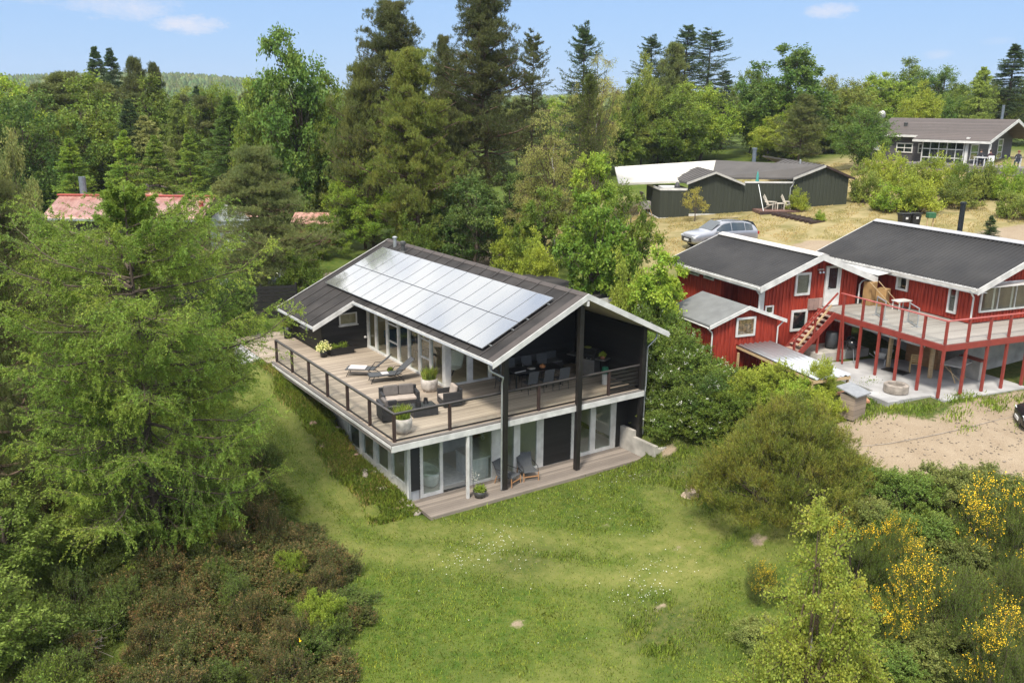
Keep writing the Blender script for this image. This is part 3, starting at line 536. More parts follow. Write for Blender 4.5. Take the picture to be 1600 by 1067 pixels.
# stones on the bank beside the basement windows
def stone(mb, c, s, rng):
    import itertools
    th = np.linspace(0, 2*np.pi, 8, endpoint=False); k = len(mb.v); vs = []; fs = []
    for i, ph in enumerate((-1.2, -.5, .3, 1.0)):
        for t_ in th: 
            r_ = s*rng.uniform(.65, 1.2); vs.append((c[0]+r_*math.cos(ph)*math.cos(t_)*1.15, c[1]+r_*math.cos(ph)*math.sin(t_), c[2]+r_*math.sin(ph)*.7))
    for i in range(3):
        for j in range(8): fs.append((i*8+j, i*8+(j+1)%8, (i+1)*8+(j+1)%8, (i+1)*8+j))
    fs.append(tuple(24+j for j in range(8))); fs.append(tuple(range(8))[::-1]); mb.add(vs, fs)
STONE = mat('stone_grey', (.30,.26,.22), rough=.9, var=.4, scale=3, bump=.4); STONEP = mat('stone_pink', (.30,.20,.155), rough=.9, var=.35, scale=3, bump=.4)
rs = np.random.default_rng(4)
for k in range(26):
    if k < 15: sx, sy, s_ = rs.uniform(.0, .85), rs.uniform(-.1, .9), rs.uniform(.07, .17)
    else: sx, sy, s_ = rs.uniform(-.5, .75), rs.uniform(1.2, 7.2), rs.uniform(.08, .22)
    mb = MB(); c0 = (0, 0, 0); stone(mb, c0, s_, rs); o = mb.build('field_stone', STONEP if rs.random() < .4 else STONE, smooth=True); o.location = (sx, sy, float(ground_z(np.array([sx]), np.array([sy]))[0])+s_*.1)
    tag(o, 'field stone in the heap at the corner of the black house' if k < 15 else 'field stone on the bank below the deck edge', 'stone', 'stones beside the basement windows')
# ---------------------------------------------------------------- building materials
WHITE = mat('white_paint', (.56,.555,.53), rough=.6, var=.12, scale=2.5, bump=.05, col2=(.70,.69,.66), spec=.3)
BLACKW = boards('black_boards', (.014,.013,.012), 2, .19, var=.35, rough=.6, gap=.07, gapcol=.25, grain=(2,30))
BLACKP = mat('black_paint', (.016,.014,.013), rough=.45, var=.3, scale=4, bump=.05)
BROWNP = mat('dark_brown_paint', (.045,.026,.022), rough=.55, var=.25, scale=4, bump=.05)
FELT = mat('roof_felt', (.036,.034,.033), rough=.85, var=.3, scale=.8, bump=.3, bscale=60, col2=(.058,.053,.050), spec=.2)
FELTB = mat('roof_felt_brown', (.070,.058,.052), rough=.75, var=.2, scale=1.2, bump=.25, bscale=60)
DECKM = boards('deck_boards', (.30,.245,.19), 1, .145, var=.28, rough=.8, gap=.07, gapcol=.42, grain=(1.2,26), col2=(.47,.39,.30))
DECKL = boards('lower_deck_boards', (.22,.185,.155), 1, .145, var=.3, rough=.85, gap=.06, gapcol=.42, grain=(1.2,26), col2=(.33,.28,.235))
GREYW = boards('grey_weathered_board', (.17,.155,.14), 0, .15, var=.25, rough=.85, gap=.05, gapcol=.5, grain=(26,1.5))
GALV = mat('galvanised_steel', (.45,.47,.48), rough=.4, metal=.6, var=.12, scale=5, bump=.02)
CONC = mat('concrete', (.38,.36,.32), rough=.9, var=.22, scale=1.8, bump=.25, bscale=25, col2=(.50,.47,.42))
CONCP = mat('grey_plinth', (.42,.43,.44), rough=.9, var=.1, scale=2, bump=.15)
SLAB = mat('patio_concrete', (.34,.335,.33), rough=.9, var=.2, scale=1.0, bump=.15, bscale=20, col2=(.46,.455,.445))
PLASTER = mat('interior_wall', (.74,.71,.62), rough=.9, var=.04, bump=0)
TILE = mat('interior_tile', (.66,.62,.56), rough=.35, var=.06, scale=1.5, bump=0)
WOODF = boards('interior_oak_floor', (.55,.42,.28), 0, .12, var=.15, rough=.4, gap=.03, gapcol=.7, grain=(20,1))
GLASS = glassmat(); GLASSR = glassmat('rail_glass', (.975,.985,.98), .0)
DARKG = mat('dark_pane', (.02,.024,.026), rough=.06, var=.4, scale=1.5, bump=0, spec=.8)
REDW = mat('red_boards', (.25,.025,.015), rough=.75, var=.25, scale=3, bump=.2, stretch=(3,3,.3), col2=(.38,.050,.027), spec=.25)
REDR = mat('red_rail_paint', (.25,.04,.028), rough=.5, var=.15, scale=4, bump=.05)
CORR = mat('corrugated_roof', (.046,.046,.048), rough=.85, var=.12, scale=.7, bump=.15, bscale=30, col2=(.056,.055,.055), spec=.2)
WICK = boards('black_wicker', (.030,.030,.032), 2, .022, var=.4, rough=.6, gap=.2, gapcol=.3, grain=(50,60))
CUSH = mat('grey_cushion', (.13,.115,.105), rough=.95, var=.12, scale=6, bump=.2, bscale=80); CUSHL = mat('beige_cushion', (.40,.34,.29), rough=.95, var=.1, scale=6, bump=.2, bscale=80)
TEAK = mat('oiled_wood', (.38,.20,.09), rough=.6, var=.2, scale=3, bump=.05, stretch=(1,1,6)); PINEW = mat('raw_pine', (.50,.36,.20), rough=.75, var=.18, scale=3, bump=.05, stretch=(1,1,5))
POTC = mat('stone_pot', (.42,.38,.34), rough=.9, var=.25, scale=6, bump=.3, col2=(.55,.50,.45)); BLKPL = mat('black_plastic', (.02,.02,.021), rough=.4, var=.15, bump=.02)
STEEL = mat('brushed_steel', (.50,.50,.50), rough=.3, metal=.9, var=.08, bump=0); CAST = mat('grey_textile', (.075,.08,.085), rough=.85, var=.15, scale=20, bump=.1)
CARD = mat('cardboard', (.33,.20,.08), rough=.9, var=.15, scale=3, bump=.05); SOIL = mat('soil', (.05,.035,.025), rough=1, var=.3, scale=20, bump=.5)
GREENW = boards('green_boards', (.034,.040,.026), 0, .14, var=.12, rough=.75, gap=.07, gapcol=.55, grain=(20,1.2))
FELTG = mat('grey_felt', (.085,.078,.072), rough=.85, var=.15, scale=.7, bump=.2, bscale=40); FELTW = mat('pale_roof', (.50,.48,.42), rough=.8, var=.12, scale=.8, bump=.05, col2=(.60,.58,.51))
DPINK = mat('red_tile', (.56,.26,.21), rough=.3, var=.2, scale=2, bump=.05, col2=(.72,.44,.37), spec=.9)
def window(parent, ax, pos, a0, a1, z0, z1, fw=.07, d=.08, frame=None, pane=None, cols=1, rows=1, name='window', out=-1, bars=None, backing=None, sill=False):
    """frame with one or more panes; ax 'y': the window faces y (spans x), 'x': faces x (spans y); `out` is the sign of the outer side"""
    mb = MB(); p0, p1 = sorted((pos, pos+out*d))
    B = (lambda m_, a, b_, c, e, q0, q1: m_.box(a, q0, c, b_, q1, e)) if ax == 'y' else (lambda m_, a, b_, c, e, q0, q1: m_.box(q0, a, c, q1, b_, e))
    B(mb, a0, a1, z0, z0+fw, p0, p1); B(mb, a0, a1, z1-fw, z1, p0, p1); B(mb, a0, a0+fw, z0+fw, z1-fw, p0, p1); B(mb, a1-fw, a1, z0+fw, z1-fw, p0, p1)
    for i in range(1, cols): c = a0+(a1-a0)*i/cols; B(mb, c-fw*.35, c+fw*.35, z0+fw, z1-fw, p0+.01, p1-.01)
    for i in range(1, rows): c = z0+(z1-z0)*i/rows; B(mb, a0+fw, a1-fw, c-fw*.4, c+fw*.4, p0+.005, p1-.005)
    if sill: B(mb, a0-.04, a1+.04, z0-.05, z0-.003, p0-(.05 if out < 0 else 0), p1+(.05 if out > 0 else 0))
    o = mb.build(name, frame or WHITE, parent)
    g = MB(); q = (p0+p1)/2; B(g, a0+fw*.8, a1-fw*.8, z0+fw*.8, z1-fw*.8, q-.006, q+.006); g.build('pane', pane or GLASS, o)
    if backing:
        k = MB(); s_ = pos+out*.012; B(k, a0+fw*.5, a1-fw*.5, z0+fw*.5, z1-fw*.5, s_-.006, s_+.006); k.build('pane_backing', backing, o)  # thin sheet behind the pane; dark ones paint in the unlit room
    return o
# ---------------------------------------------------------------- leaf materials
LC = dict(
 green=((.075,.115,.022),{}), bright=((.12,.18,.028),{}), oak=((.055,.10,.024),{}), olive=((.10,.13,.032),{}), yellow=((.15,.19,.033),dict(hue=.02)), willow=((.14,.165,.07),{}), dark=((.045,.08,.022),{}),
 rowan=((.115,.185,.03),dict(trans=.4)), maplegreen=((.085,.15,.026),dict(trans=.35)), maple=((.17,.165,.045),dict(hue=.02)), yellowtip=((.15,.19,.04),dict(hue=.02)), rose=((.08,.125,.03),{}), oakblue=((.075,.11,.026),dict(hue=.015)),
 pinebrown=((.072,.092,.036),{}), pinedark=((.050,.062,.026),{}), pinemid=((.062,.078,.026),{}), pinelight=((.080,.102,.026),{}), pinegrey=((.078,.10,.042),{}), pineolive=((.060,.085,.024),{}),
 spruce=((.035,.062,.030),{}), sprucebright=((.11,.18,.033),{}), sprucemid=((.085,.14,.03),{}), sprucebig=((.05,.095,.025),{}),
 larch=((.088,.138,.030),dict(trans=.35,clump=.35)), larchpale=((.12,.165,.045),dict(hue=.012)), birchpale=((.17,.19,.07),dict(trans=.4)), birch=((.155,.195,.045),dict(trans=.45,clump=1.2)),
 mugo=((.10,.12,.026),dict(clump=1.4,hue=.05)), broom=((.065,.10,.024),{}), bramble=((.075,.12,.03),{}), weed=((.10,.125,.045),{}), brightleaf=((.12,.17,.03),{}),
 redbrown=((.14,.10,.052),dict(hue=.03,spot=(.10,.12,.03),spotamt=.43,clump=1.3)), thgreen=((.075,.115,.022),dict(clump=.9)), thdark=((.055,.085,.022),dict(clump=.9)))
def LM(k):
    c, kw = LC[k]; kw = dict(kw); kw.setdefault('clump', .5); return leafmat('leaves_'+k, c, **kw)
# ================================================================ the black house
H = thing('black_timber_house', 'black timber house with solar panels and a wide deck over a glazed basement', 'house')
X1, X2, X3 = 4.58, 8.12, 11.66; RX0, RX1 = 3.81, 12.43; EZ, RZ = 5.31, 7.36; SL = (RZ-EZ)/(X2-RX0); YF, YB = -.585, 16.56; DZ = 2.80
def roofz(x): return RZ-SL*abs(x-X2)
# --- floors
MB().box(1.15,.86,-.25, 11.6,12.5,0.03).build('basement_floor', TILE, H)
MB().box(4.85,4.7,DZ+.004, 11.6,16.3,DZ+.02).build('living_room_floor', WOODF, H)
mb = MB(); mb.box(0,0,2.56, 11.64,4.62,DZ); mb.box(0,4.62,2.56, 4.78,12.24,DZ); mb.box(-.3,12.24,2.50, 2.36,19.6,DZ); mb.box(4.78,4.62,2.50,11.64,12.3,DZ-.03)
deck = mb.build('deck', DECKM, H)
MB().box(-.13,-.0,2.60, .0,12.3,DZ+.012).build('deck_edge_board', GREYW, H); 
MB().box(-.13,-.135,2.60, 11.66,-.0,DZ+.012).build('deck_edge_board', mat('grey_edge', (.17,.155,.14), rough=.85), H)
MB().box(-.155,-.165,2.53, 11.66,-.14,2.755).build('fascia', WHITE, H); MB().box(-.16,-.165,2.655, -.135,12.3,2.755).build('fascia', WHITE, H); MB().box(-.12,-.13,2.50,-.09,12.3,2.60).build('fascia', mat('grey_edge', (.17,.155,.14), rough=.85), H)
# lower deck
MB().box(1.06,-.75,-.12, 11.28,.84,0.0).build('lower_deck', DECKL, H)
mb = MB(); mb.box(11.30,-1.36,-.3,11.48,.02,.70); mb.box(11.30,.02,-.3,11.48,.84,.97); mb.box(11.48,-1.36,-.3,12.0,-1.2,.55); tag(mb.build('retaining_wall', CONC), 'low stepped concrete wall at the right end of the lower deck', 'retaining wall')
# --- basement walls
mb = MB(); mb.box(1.07,1.0,-.3,1.2,6.66,.50); mb.box(1.07,6.66,-.3,1.2,12.4,1.45); mb.box(1.08,6.66,1.45,1.19,12.3,2.0); mb.build('basement_wall', mat('white_plinth', (.60,.59,.55), rough=.8), H)
ys = [1.08,2.45,3.78,5.10,6.42]
for i in range(4): window(H, 'x', 1.12, ys[i]+.14, ys[i+1]-.14, .5, 2.5, .055, .07)
for yy in (1.0,2.45,3.78,5.10,6.48): MB().box(1.02,yy-.14,.42,1.16,yy+.14,2.55).build('window_post', WHITE, H)
for i in range(3): y0 = 6.72+i*1.35; window(H, 'x', 1.07, y0, y0+1.05, 1.5, 2.5, .055, .05); MB().box(1.0,y0+1.06,1.45,1.1,y0+1.33,2.55).build('window_post', WHITE, H)
MB().box(.96,.78,.0,1.06,.86,2.53).build('corner_post', WHITE, H)
window(H, 'x', 1.12, .86, 1.0, .5, 2.5, .02, .05)
MB().box(1.07,.84,-.3,1.43,.98,.40).build('plinth', CONCP, H)
mb = MB(); 
for k in range(14): z = .40+k*.152; mb.add([(1.07,.83,z),(1.45,.83,z),(1.45,.78,z+.01),(1.07,.78,z+.01),(1.07,.83,z+.15),(1.45,.83,z+.15),(1.45,.81,z+.15),(1.07,.81,z+.15)], [(0,1,2,3),(4,7,6,5),(3,2,6,7),(0,3,7,4),(1,5,6,2),(0,4,5,1)])
mb.build('slatted_panel', BLACKP, H)
def gfwin(x0, x1, z0=.02, name='window', fw=.09): return window(H, 'y', .9, x0, x1, z0, 2.53, fw, .09, name=name)
gfwin(1.47, 2.45, name='sliding_door', fw=.13)
MB().box(2.45,.86,0.0,3.6,.98,.035).build('door_sill', STEEL, H)
gfwin(3.66, 4.74); MB().box(4.74,.80,.02,5.04,.95,2.53).build('wall_post', WHITE, H)
gfwin(5.04, 5.78); gfwin(5.80, 6.9); MB().box(5.68,.79,.02,5.98,.82,2.53).build('wall_post', WHITE, H); MB().box(6.9,.80,.02,7.14,.95,2.53).build('wall_post', WHITE, H)
def clad(x0, x1, z0, z1, y, name, step=.19, m=None, parent=None):
    mb = MB(); k = 0; z = z0
    while z < z1-.01:
        zt = min(z+step, z1); mb.add([(x0,y,z),(x1,y,z),(x1,y-.028,z),(x0,y-.028,z),(x0,y,zt),(x1,y,zt),(x1,y-.01,zt),(x0,y-.01,zt)], [(0,3,2,1),(4,5,6,7),(3,7,6,2),(0,4,7,3),(1,2,6,5),(0,1,5,4)]); z = zt
    return mb.build(name, m or BLACKW, parent or H)
clad(7.14, 8.58, .02, 2.53, .86, 'cladding_panel'); MB().box(8.58,.80,.02,8.78,.95,2.53).build('wall_post', WHITE, H)
gfwin(8.78, 9.74, fw=.14); gfwin(9.74, 10.86, fw=.14); MB().box(10.86,.80,.02,11.0,.95,2.53).build('wall_post', WHITE, H)
clad(11.0, 11.66, .02, 2.53, .86, 'cladding_panel')
MB().box(1.07,.87,2.43, 11.6,12.3,2.498).build('basement_ceiling', WHITE, H)
mb = MB(); mb.box(1.2,8.6,.03,11.6,8.7,2.43); mb.box(11.5,.9,.03,11.6,8.6,2.43); mb.box(7.2,.95,.03,7.3,5.5,2.43); mb.build('interior_wall', PLASTER, H)
# right side wall with a wing out to the front posts
mb = MB(); mb.box(11.66,.0,-.3, 11.82,16.4,roofz(11.82)-.2); rw = mb.build('side_wall', BLACKW, H)
MB().box(11.50,-.13,0.0, 11.66,.03,roofz(11.6)-.2).build('corner_post', BLACKP, H)
# --- posts
for x, nm in ((X1, 'timber_post'), (X2, 'timber_post')): MB().box(x-.1,-.27,.02, x+.1,-.07, roofz(x)-.2).build(nm, BLACKP, H, bevel=.01); MB().box(x+.1,-.2,-.02,x+.13,-.14,.18).build('post_foot', GALV, H)
MB().box(2.95,-.13,.0,3.05,-.03,2.53).build('slim_post', WHITE, H)
# --- railing
rl = MB(); zt = DZ+1.05
rl.beam((.10,12.1,zt),(.10,.04,zt),.10,.045); rl.beam((.05,.10,zt-.0015),(11.6,.10,zt-.0015),.10,.045); rail = rl.build('top_rail', mat('rail_top', (.075,.068,.066), rough=.3, var=.15, scale=5, bump=.03), H, bevel=.006)
mb = MB(); mb.beam((.10,12.1,DZ+.06),(.10,.15,DZ+.06),.04,.045); mb.beam((.15,.10,DZ+.0585),(11.6,.10,DZ+.0585),.04,.045); mb.beam((.10,12.1,zt-.045),(.10,.1,zt-.045),.05,.04); mb.beam((.1,.10,zt-.046),(11.6,.10,zt-.046),.05,.04); mb.build('bottom_rail', BLACKP, H)
for i in range(7): y = .10+i*2.0; MB().box(.05,y-.05,DZ,.15,y+.05,zt-.03).build('railing_post', BROWNP, H)
for x in (2.35, 6.35, 9.9): MB().box(x-.05,.05,DZ,x+.05,.15,zt-.03).build('railing_post', BROWNP, H)
for i in range(6): MB().box(.096,.18+i*2,DZ+.09,.104,2.02+i*2,zt-.07).build('glass_panel', GLASSR, H)
for a, b_ in ((.18,2.28),(2.42,4.4),(4.7,6.28),(6.42,8.0),(8.24,9.83)): MB().box(a,.096,DZ+.09,b_,.104,zt-.07).build('glass_panel', GLASSR, H)
mb = MB()
for k in range(5): mb.box(9.97,.085,DZ+.16+k*.17,11.5,.115,DZ+.27+k*.17)
mb.build('slatted_panel', BLACKP, H)
# --- upper walls
gz = 5.0
clad(7.62, 11.66, DZ+.01, 5.2, 4.70, 'gable_wall', .19)
mb = MB(); zz = lambda x: roofz(x)-.22
mb.prism([(4.8,5.0),(7.62,5.0),(7.62,5.2),(11.66,5.2),(11.66,zz(11.66)),(X2,zz(X2)),(4.8,zz(4.8))], 'y', 4.69, 4.75); mb.build('gable_wall', BLACKW, H)
def fw_(x0, x1, name='window', fw=.06, y=4.72, z1=5.0, **k): return window(H, 'y', y, x0, x1, DZ+.02, z1, fw, .08, name=name, **k)
MB().box(4.74,4.58,DZ,5.0,4.80,5.4).build('corner_column', WHITE, H)
fw_(5.0,5.92); MB().box(5.90,4.62,DZ,6.08,4.74,5.0).build('wall_post', WHITE, H); fw_(6.08,7.0); fw_(7.0,7.62)
for a in (6.98, 7.56): MB().box(a,4.61,DZ,a+.12,4.74,5.0).build('wall_post', WHITE, H)
MB().box(4.99,4.60,DZ-.0,7.62,4.66,DZ+.06).build('door_sill', WHITE, H)
# left glass front, x = 4.8
zL = 5.32
yy = [(11.35,12.2,'door'),(10.15,11.28,'open'),(8.98,10.08,'ladder'),(7.94,8.92,'pane'),(6.95,7.88,'pane'),(5.92,6.9,'ladder'),(4.82,5.86,'pane')]
for a, b_, k in yy:
    if k == 'ladder': window(H, 'x', 4.84, a, b_, DZ+.02, zL, .075, .09, rows=3)
    else: window(H, 'x', 4.84, a, b_, DZ+.02, zL, .09 if k == 'door' else .05, .09, name='glass_door' if k == 'door' else 'window')
for y in (12.24, 11.31, 10.11, 8.95, 7.91, 6.92, 5.89): MB().box(4.72,y-.045,DZ,4.78,y+.045,zL+.05).build('wall_post', WHITE, H)
MB().box(4.70,4.6,DZ,4.745,12.24,DZ+.09).build('door_sill', WHITE, H)
MB().box(4.70,4.82,zL,4.90,12.26,zL+.22).build('head_beam', WHITE, H)
MB().box(11.45,4.75,DZ,11.55,16.3,5.3).build('interior_wall', PLASTER, H); MB().box(4.95,12.3,DZ,11.5,12.4,6.0).build('interior_wall', mat('ochre_wall', (.50,.38,.20), rough=.9, var=.08), H)
mb = MB(); c_ = .20
for x0, x1 in ((4.9,8.1),(8.14,11.6)): mb.add([(x0,4.78,roofz(x0)-c_),(x1,4.78,roofz(x1)-c_),(x1,12.25,roofz(x1)-c_),(x0,12.25,roofz(x0)-c_),(x0,4.78,roofz(x0)-c_-.02),(x1,4.78,roofz(x1)-c_-.02),(x1,12.25,roofz(x1)-c_-.02),(x0,12.25,roofz(x0)-c_-.02)], [(0,3,2,1),(4,5,6,7),(0,1,5,4),(1,2,6,5),(2,3,7,6),(3,0,4,7)])
mb.build('living_room_ceiling', WHITE, H)
# wing
clad(2.4, 4.8, DZ+.01, 4.25, 12.28, 'wing_wall', .19)
mb = MB(); mb.prism([(2.4,4.25),(4.8,4.25),(4.8,zz(4.8)),(2.4,zz(2.4)-.02)], 'y', 12.26, 12.33); mb.build('wing_wall', BLACKW, H)
MB().box(2.4,12.33,DZ,2.5,16.4,zz(2.4)).build('wing_wall', BLACKW, H); MB().box(2.5,16.3,DZ-1,11.66,16.42,4.4).build('back_wall', BLACKW, H)
mb = MB(); mb.prism([(2.5,4.4),(11.66,4.4),(11.66,zz(11.66)),(X2,zz(X2)),(2.5,zz(2.5))], 'y', 16.3, 16.38); mb.build('back_wall', BLACKW, H)
window(H, 'y', 12.24, 3.28, 4.2, 4.08, 4.66, .06, .06, sill=True, backing=mat('curtain_tan', (.30,.24,.15), rough=.9))
window(H, 'x', 2.4, 13.95, 14.9, 3.66, 3.98, .05, .05, sill=True, backing=DARKG)
MB().lathe((4.6,12.2,3.35), [(.0,-.05),(.06,-.04),(.07,0),(.05,.05),(0,.06)], 12).build('wall_lamp', WHITE, H)
# --- roof
T = .17
def slope(x0, x1, y0, y1, name, m):
    mb = MB(); z0, z1 = roofz(x0), roofz(x1); mb.add([(x0,y0,z0),(x1,y0,z1),(x1,y1,z1),(x0,y1,z0),(x0,y0,z0-T),(x1,y0,z1-T),(x1,y1,z1-T),(x0,y1,z0-T)], [(0,1,2,3),(4,7,6,5),(0,4,5,1),(1,5,6,2),(2,6,7,3),(3,7,4,0)]); return mb.build(name, m, H)
RF = slope(RX0, X2, YF, YB, 'roof', FELT); slope(X2, RX1, YF, YB, 'roof', FELT); slope(1.76, RX0, 11.67, YB, 'wing_roof', FELT)
mb = MB()
for k in range(17):
    y = .42+k*1.0; x0 = RX0 if y < 11.67 else 1.76; mb.beam((x0+.02,y,roofz(x0+.02)+.02),(X2-.03,y,roofz(X2-.03)+.02),.055,.045); mb.beam((X2+.03,y,roofz(X2+.03)+.02),(RX1-.02,y,roofz(RX1-.02)+.02),.055,.045)
mb.build('roof_rib', mat('felt_rib', (.045,.040,.037), rough=.8), H)
mb = MB(); 
for s in (-1, 1): mb.add([(X2,YF,RZ+.035),(X2+s*.2,YF,roofz(X2+s*.2)+.03),(X2+s*.2,YB,roofz(X2+s*.2)+.03),(X2,YB,RZ+.035),(X2,YF,RZ+.005),(X2+s*.2,YF,roofz(X2+s*.2)+.005),(X2+s*.2,YB,roofz(X2+s*.2)+.005),(X2,YB,RZ+.005)], [(0,1,2,3),(4,7,6,5),(0,4,5,1),(1,5,6,2),(2,6,7,3)])
mb.build('ridge_cap', FELTB, H)
# pale verge strip along the front and gable fascia boards
mb = MB()
for a, b_ in ((RX0, X2), (X2, RX1)):
    for y0, y1, dz in ((YF+.01, YF+.42, .012),): mb.add([(a,y0,roofz(a)+dz),(b_,y0,roofz(b_)+dz),(b_,y1,roofz(b_)+dz),(a,y1,roofz(a)+dz)], [(0,1,2,3)])
mb.build('verge_strip', FELTB, H)
def fboard(x0, x1, y, name='bargeboard', hgt=.24, parent=None):
    mb = MB(); d = .03; a, b_ = roofz(x0)+d, roofz(x1)+d; mb.add([(x0,y,a),(x1,y,b_),(x1,y-.03,b_),(x0,y-.03,a),(x0,y,a-hgt),(x1,y,b_-hgt),(x1,y-.03,b_-hgt),(x0,y-.03,a-hgt)], [(0,3,2,1),(4,5,6,7),(3,7,6,2),(0,1,5,4),(0,4,7,3),(1,2,6,5)]); return mb.build(name, WHITE, parent or H)
fboard(RX0-.05, X2, YF); fboard(X2, RX1+.05, YF); fboard(1.73, RX0-.0, 11.67); fboard(1.76, X2, YB+.03, 'bargeboard'); fboard(X2, RX1, YB+.03)
def soff(x0, x1, y0, y1):
    mb = MB(); o_ = T+.006; mb.add([(x0,y0,roofz(x0)-o_),(x1,y0,roofz(x1)-o_),(x1,y1,roofz(x1)-o_),(x0,y1,roofz(x0)-o_),(x0,y0,roofz(x0)-o_-.02),(x1,y0,roofz(x1)-o_-.02),(x1,y1,roofz(x1)-o_-.02),(x0,y1,roofz(x0)-o_-.02)], [(0,3,2,1),(4,5,6,7),(0,1,5,4),(1,2,6,5),(2,3,7,6),(3,0,4,7)]); mb.build('soffit', mat('soffit_paint', (.42,.37,.30), rough=.8), H)
soff(RX0+.05, X2-.01, YF+.02, 4.66); soff(X2+.01, RX1-.05, YF+.02, 4.66)
MB().beam((X2,YF-.02,RZ-.36),(X2,4.6,RZ-.36),.10,.2).build('ridge_beam', WHITE, H)
MB().tube([(5.5,1.6,6.0),(8.3,1.6,6.15)],.05,10).build('awning_roller', WHITE, H)
# gutters
def gutter(x, y0, y1, z, parent, r=.05, m=None):
    mb = MB(); n_ = 8; P0 = [(x+r*math.cos(a), z+r*math.sin(a)) for a in [math.pi+math.pi*i/n_ for i in range(n_+1)]]+[(x+(r-.008)*math.cos(a), z+(r-.008)*math.sin(a)) for a in [2*math.pi-math.pi*i/n_ for i in range(n_+1)]]; mb.prism(P0, 'y', y0, y1); return mb.build('gutter', m or WHITE, parent)
gutter(RX0-.08, YF, 11.63, EZ-.07, H, m=GALV); gutter(1.69, 11.7, YB, roofz(1.76)-.07, H, m=GALV); gutter(RX1+.09, YF, YB, EZ-.10, H)
MB().box(RX0-.025,YF,EZ-.14,RX0-.003,11.64,EZ-.0).build('eaves_board', WHITE, H); MB().box(1.735,11.7,roofz(1.76)-.14,1.757,YB,roofz(1.76)-.01).build('eaves_board', WHITE, H)
mb = MB(); mb.tube([(RX0-.09,-.4,EZ-.16),(RX0-.05,-.38,EZ-.35),(X1-.15,-.28,EZ-.75),(X1-.16,-.22,EZ-1.0),(X1-.16,-.22,0.05)],.035,8); mb.build('downpipe', GALV, H)
mb = MB(); mb.tube([(RX1+.06,.1,EZ-.16),(RX1-.02,.08,EZ-.42),(X3+.22,.0,EZ-.7),(X3+.22,.0,2.9),(X3+.16,-.02,2.6),(X3+.16,-.02,.75)],.035,8); mb.build('downpipe', GALV, H)
MB().tube([(.0,-.08,2.5),(.9,.6,2.35),(.92,.72,2.2),(.92,.74,-.08)],.04,8).build('downpipe', WHITE, H)
MB().tube([(2.3,16.25,DZ),(2.3,16.25,4.35)],.035,8).build('downpipe', GALV, H)
# vents
mb = MB(); mb.tube([(7.75,15.05,7.1),(7.75,15.05,7.62)],.09,14); mb.lathe((7.75,15.05,7.62),[(.13,0),(.13,.06),(.06,.1),(0,.11)],14); mb.build('roof_vent', GALV, H)
mb = MB(); mb.tube([(7.55,13.75,7.0),(7.55,13.75,7.5)],.10,14); mb.lathe((7.55,13.75,7.48),[(.15,0),(.15,.12),(.09,.17),(0,.18)],14); mb.lathe((7.55,13.75,7.05),[(.2,0),(.12,.1)],14); mb.build('roof_vent', mat('dark_vent', (.06,.062,.06), rough=.6), H)
# solar panels, 14 x 2
m, n, l, b = newmat('solar_cells'); t = n.new('ShaderNodeTexCoord'); z = n.new('ShaderNodeTexNoise'); z.inputs['Scale'].default_value = .35; z.inputs['Detail'].default_value = 2; l.new(t.outputs['Object'], z.inputs[0])
r = n.new('ShaderNodeValToRGB'); r.color_ramp.elements[0].color = (.38,.39,.38,1); r.color_ramp.elements[1].color = (.51,.51,.49,1); l.new(z.outputs[0], r.inputs[0]); l.new(r.outputs[0], b.inputs['Base Color']); b.inputs['Metallic'].default_value = .72; b.inputs['Roughness'].default_value = .10; b.inputs['Coat Weight'].default_value = .6; SOL = m  # pale metallic tone puts the white cloud reflection into the cell colour
nv = Vector((-SL, 0, 1)).normalized(); sv = Vector((1, 0, SL)).normalized(); org = Vector((4.06, .51, roofz(4.06)))
pan = None
for i in range(14):
    for j in range(2):
        o = org+sv*(j*1.83)+Vector((0, i*1.075, 0))
        if pan is None:
            mb = MB(); P = [nv*.12, nv*.12+sv*1.80, nv*.12+sv*1.80+Vector((0,1.05,0)), nv*.12+Vector((0,1.05,0))]; Q = [p+nv*.035 for p in P]; mb.add(P+Q, [(3,2,1,0),(4,5,6,7),(0,1,5,4),(1,2,6,5),(2,3,7,6),(3,0,4,7)]); pan = mb.build('solar_panel', STEEL, H)
            mb = MB(); e = .018; P = [nv*.157+sv*e+Vector((0,e,0)), nv*.157+sv*(1.80-e)+Vector((0,e,0)), nv*.157+sv*(1.80-e)+Vector((0,1.05-e,0)), nv*.157+sv*e+Vector((0,1.05-e,0))]; mb.add(P, [(0,1,2,3)]); pg = mb.build('cell_glass', SOL, pan); pan.location = o
        else:
            c = pan.copy(); COL.objects.link(c); c.parent = H; c.location = o; g = pg.copy(); COL.objects.link(g); g.parent = c
mb = MB()
for j in (.35, 1.45, 2.2, 3.3):
    a = Vector((4.06, .40, roofz(4.06)))+sv*j+nv*.07; mb.beam(a, a+Vector((0,15.3,0)), .04, .04)
mb.build('mounting_rail', GALV, H)
# annexe behind on the right, with a flat dark roof
A_ = thing('flat_roofed_annexe', 'low annexe with a dark flat roof half hidden behind the ridge of the black house', 'annexe', (12.6,6.6,2.4))
MB().box(0,0,0,3.2,6.8,2.6).build('wall', BLACKW, A_); MB().box(-.25,-.3,2.6,3.5,7.1,2.8).build('roof', FELT, A_); MB().box(-.26,-.34,2.58,3.54,-.302,2.83).build('fascia', WHITE, A_)
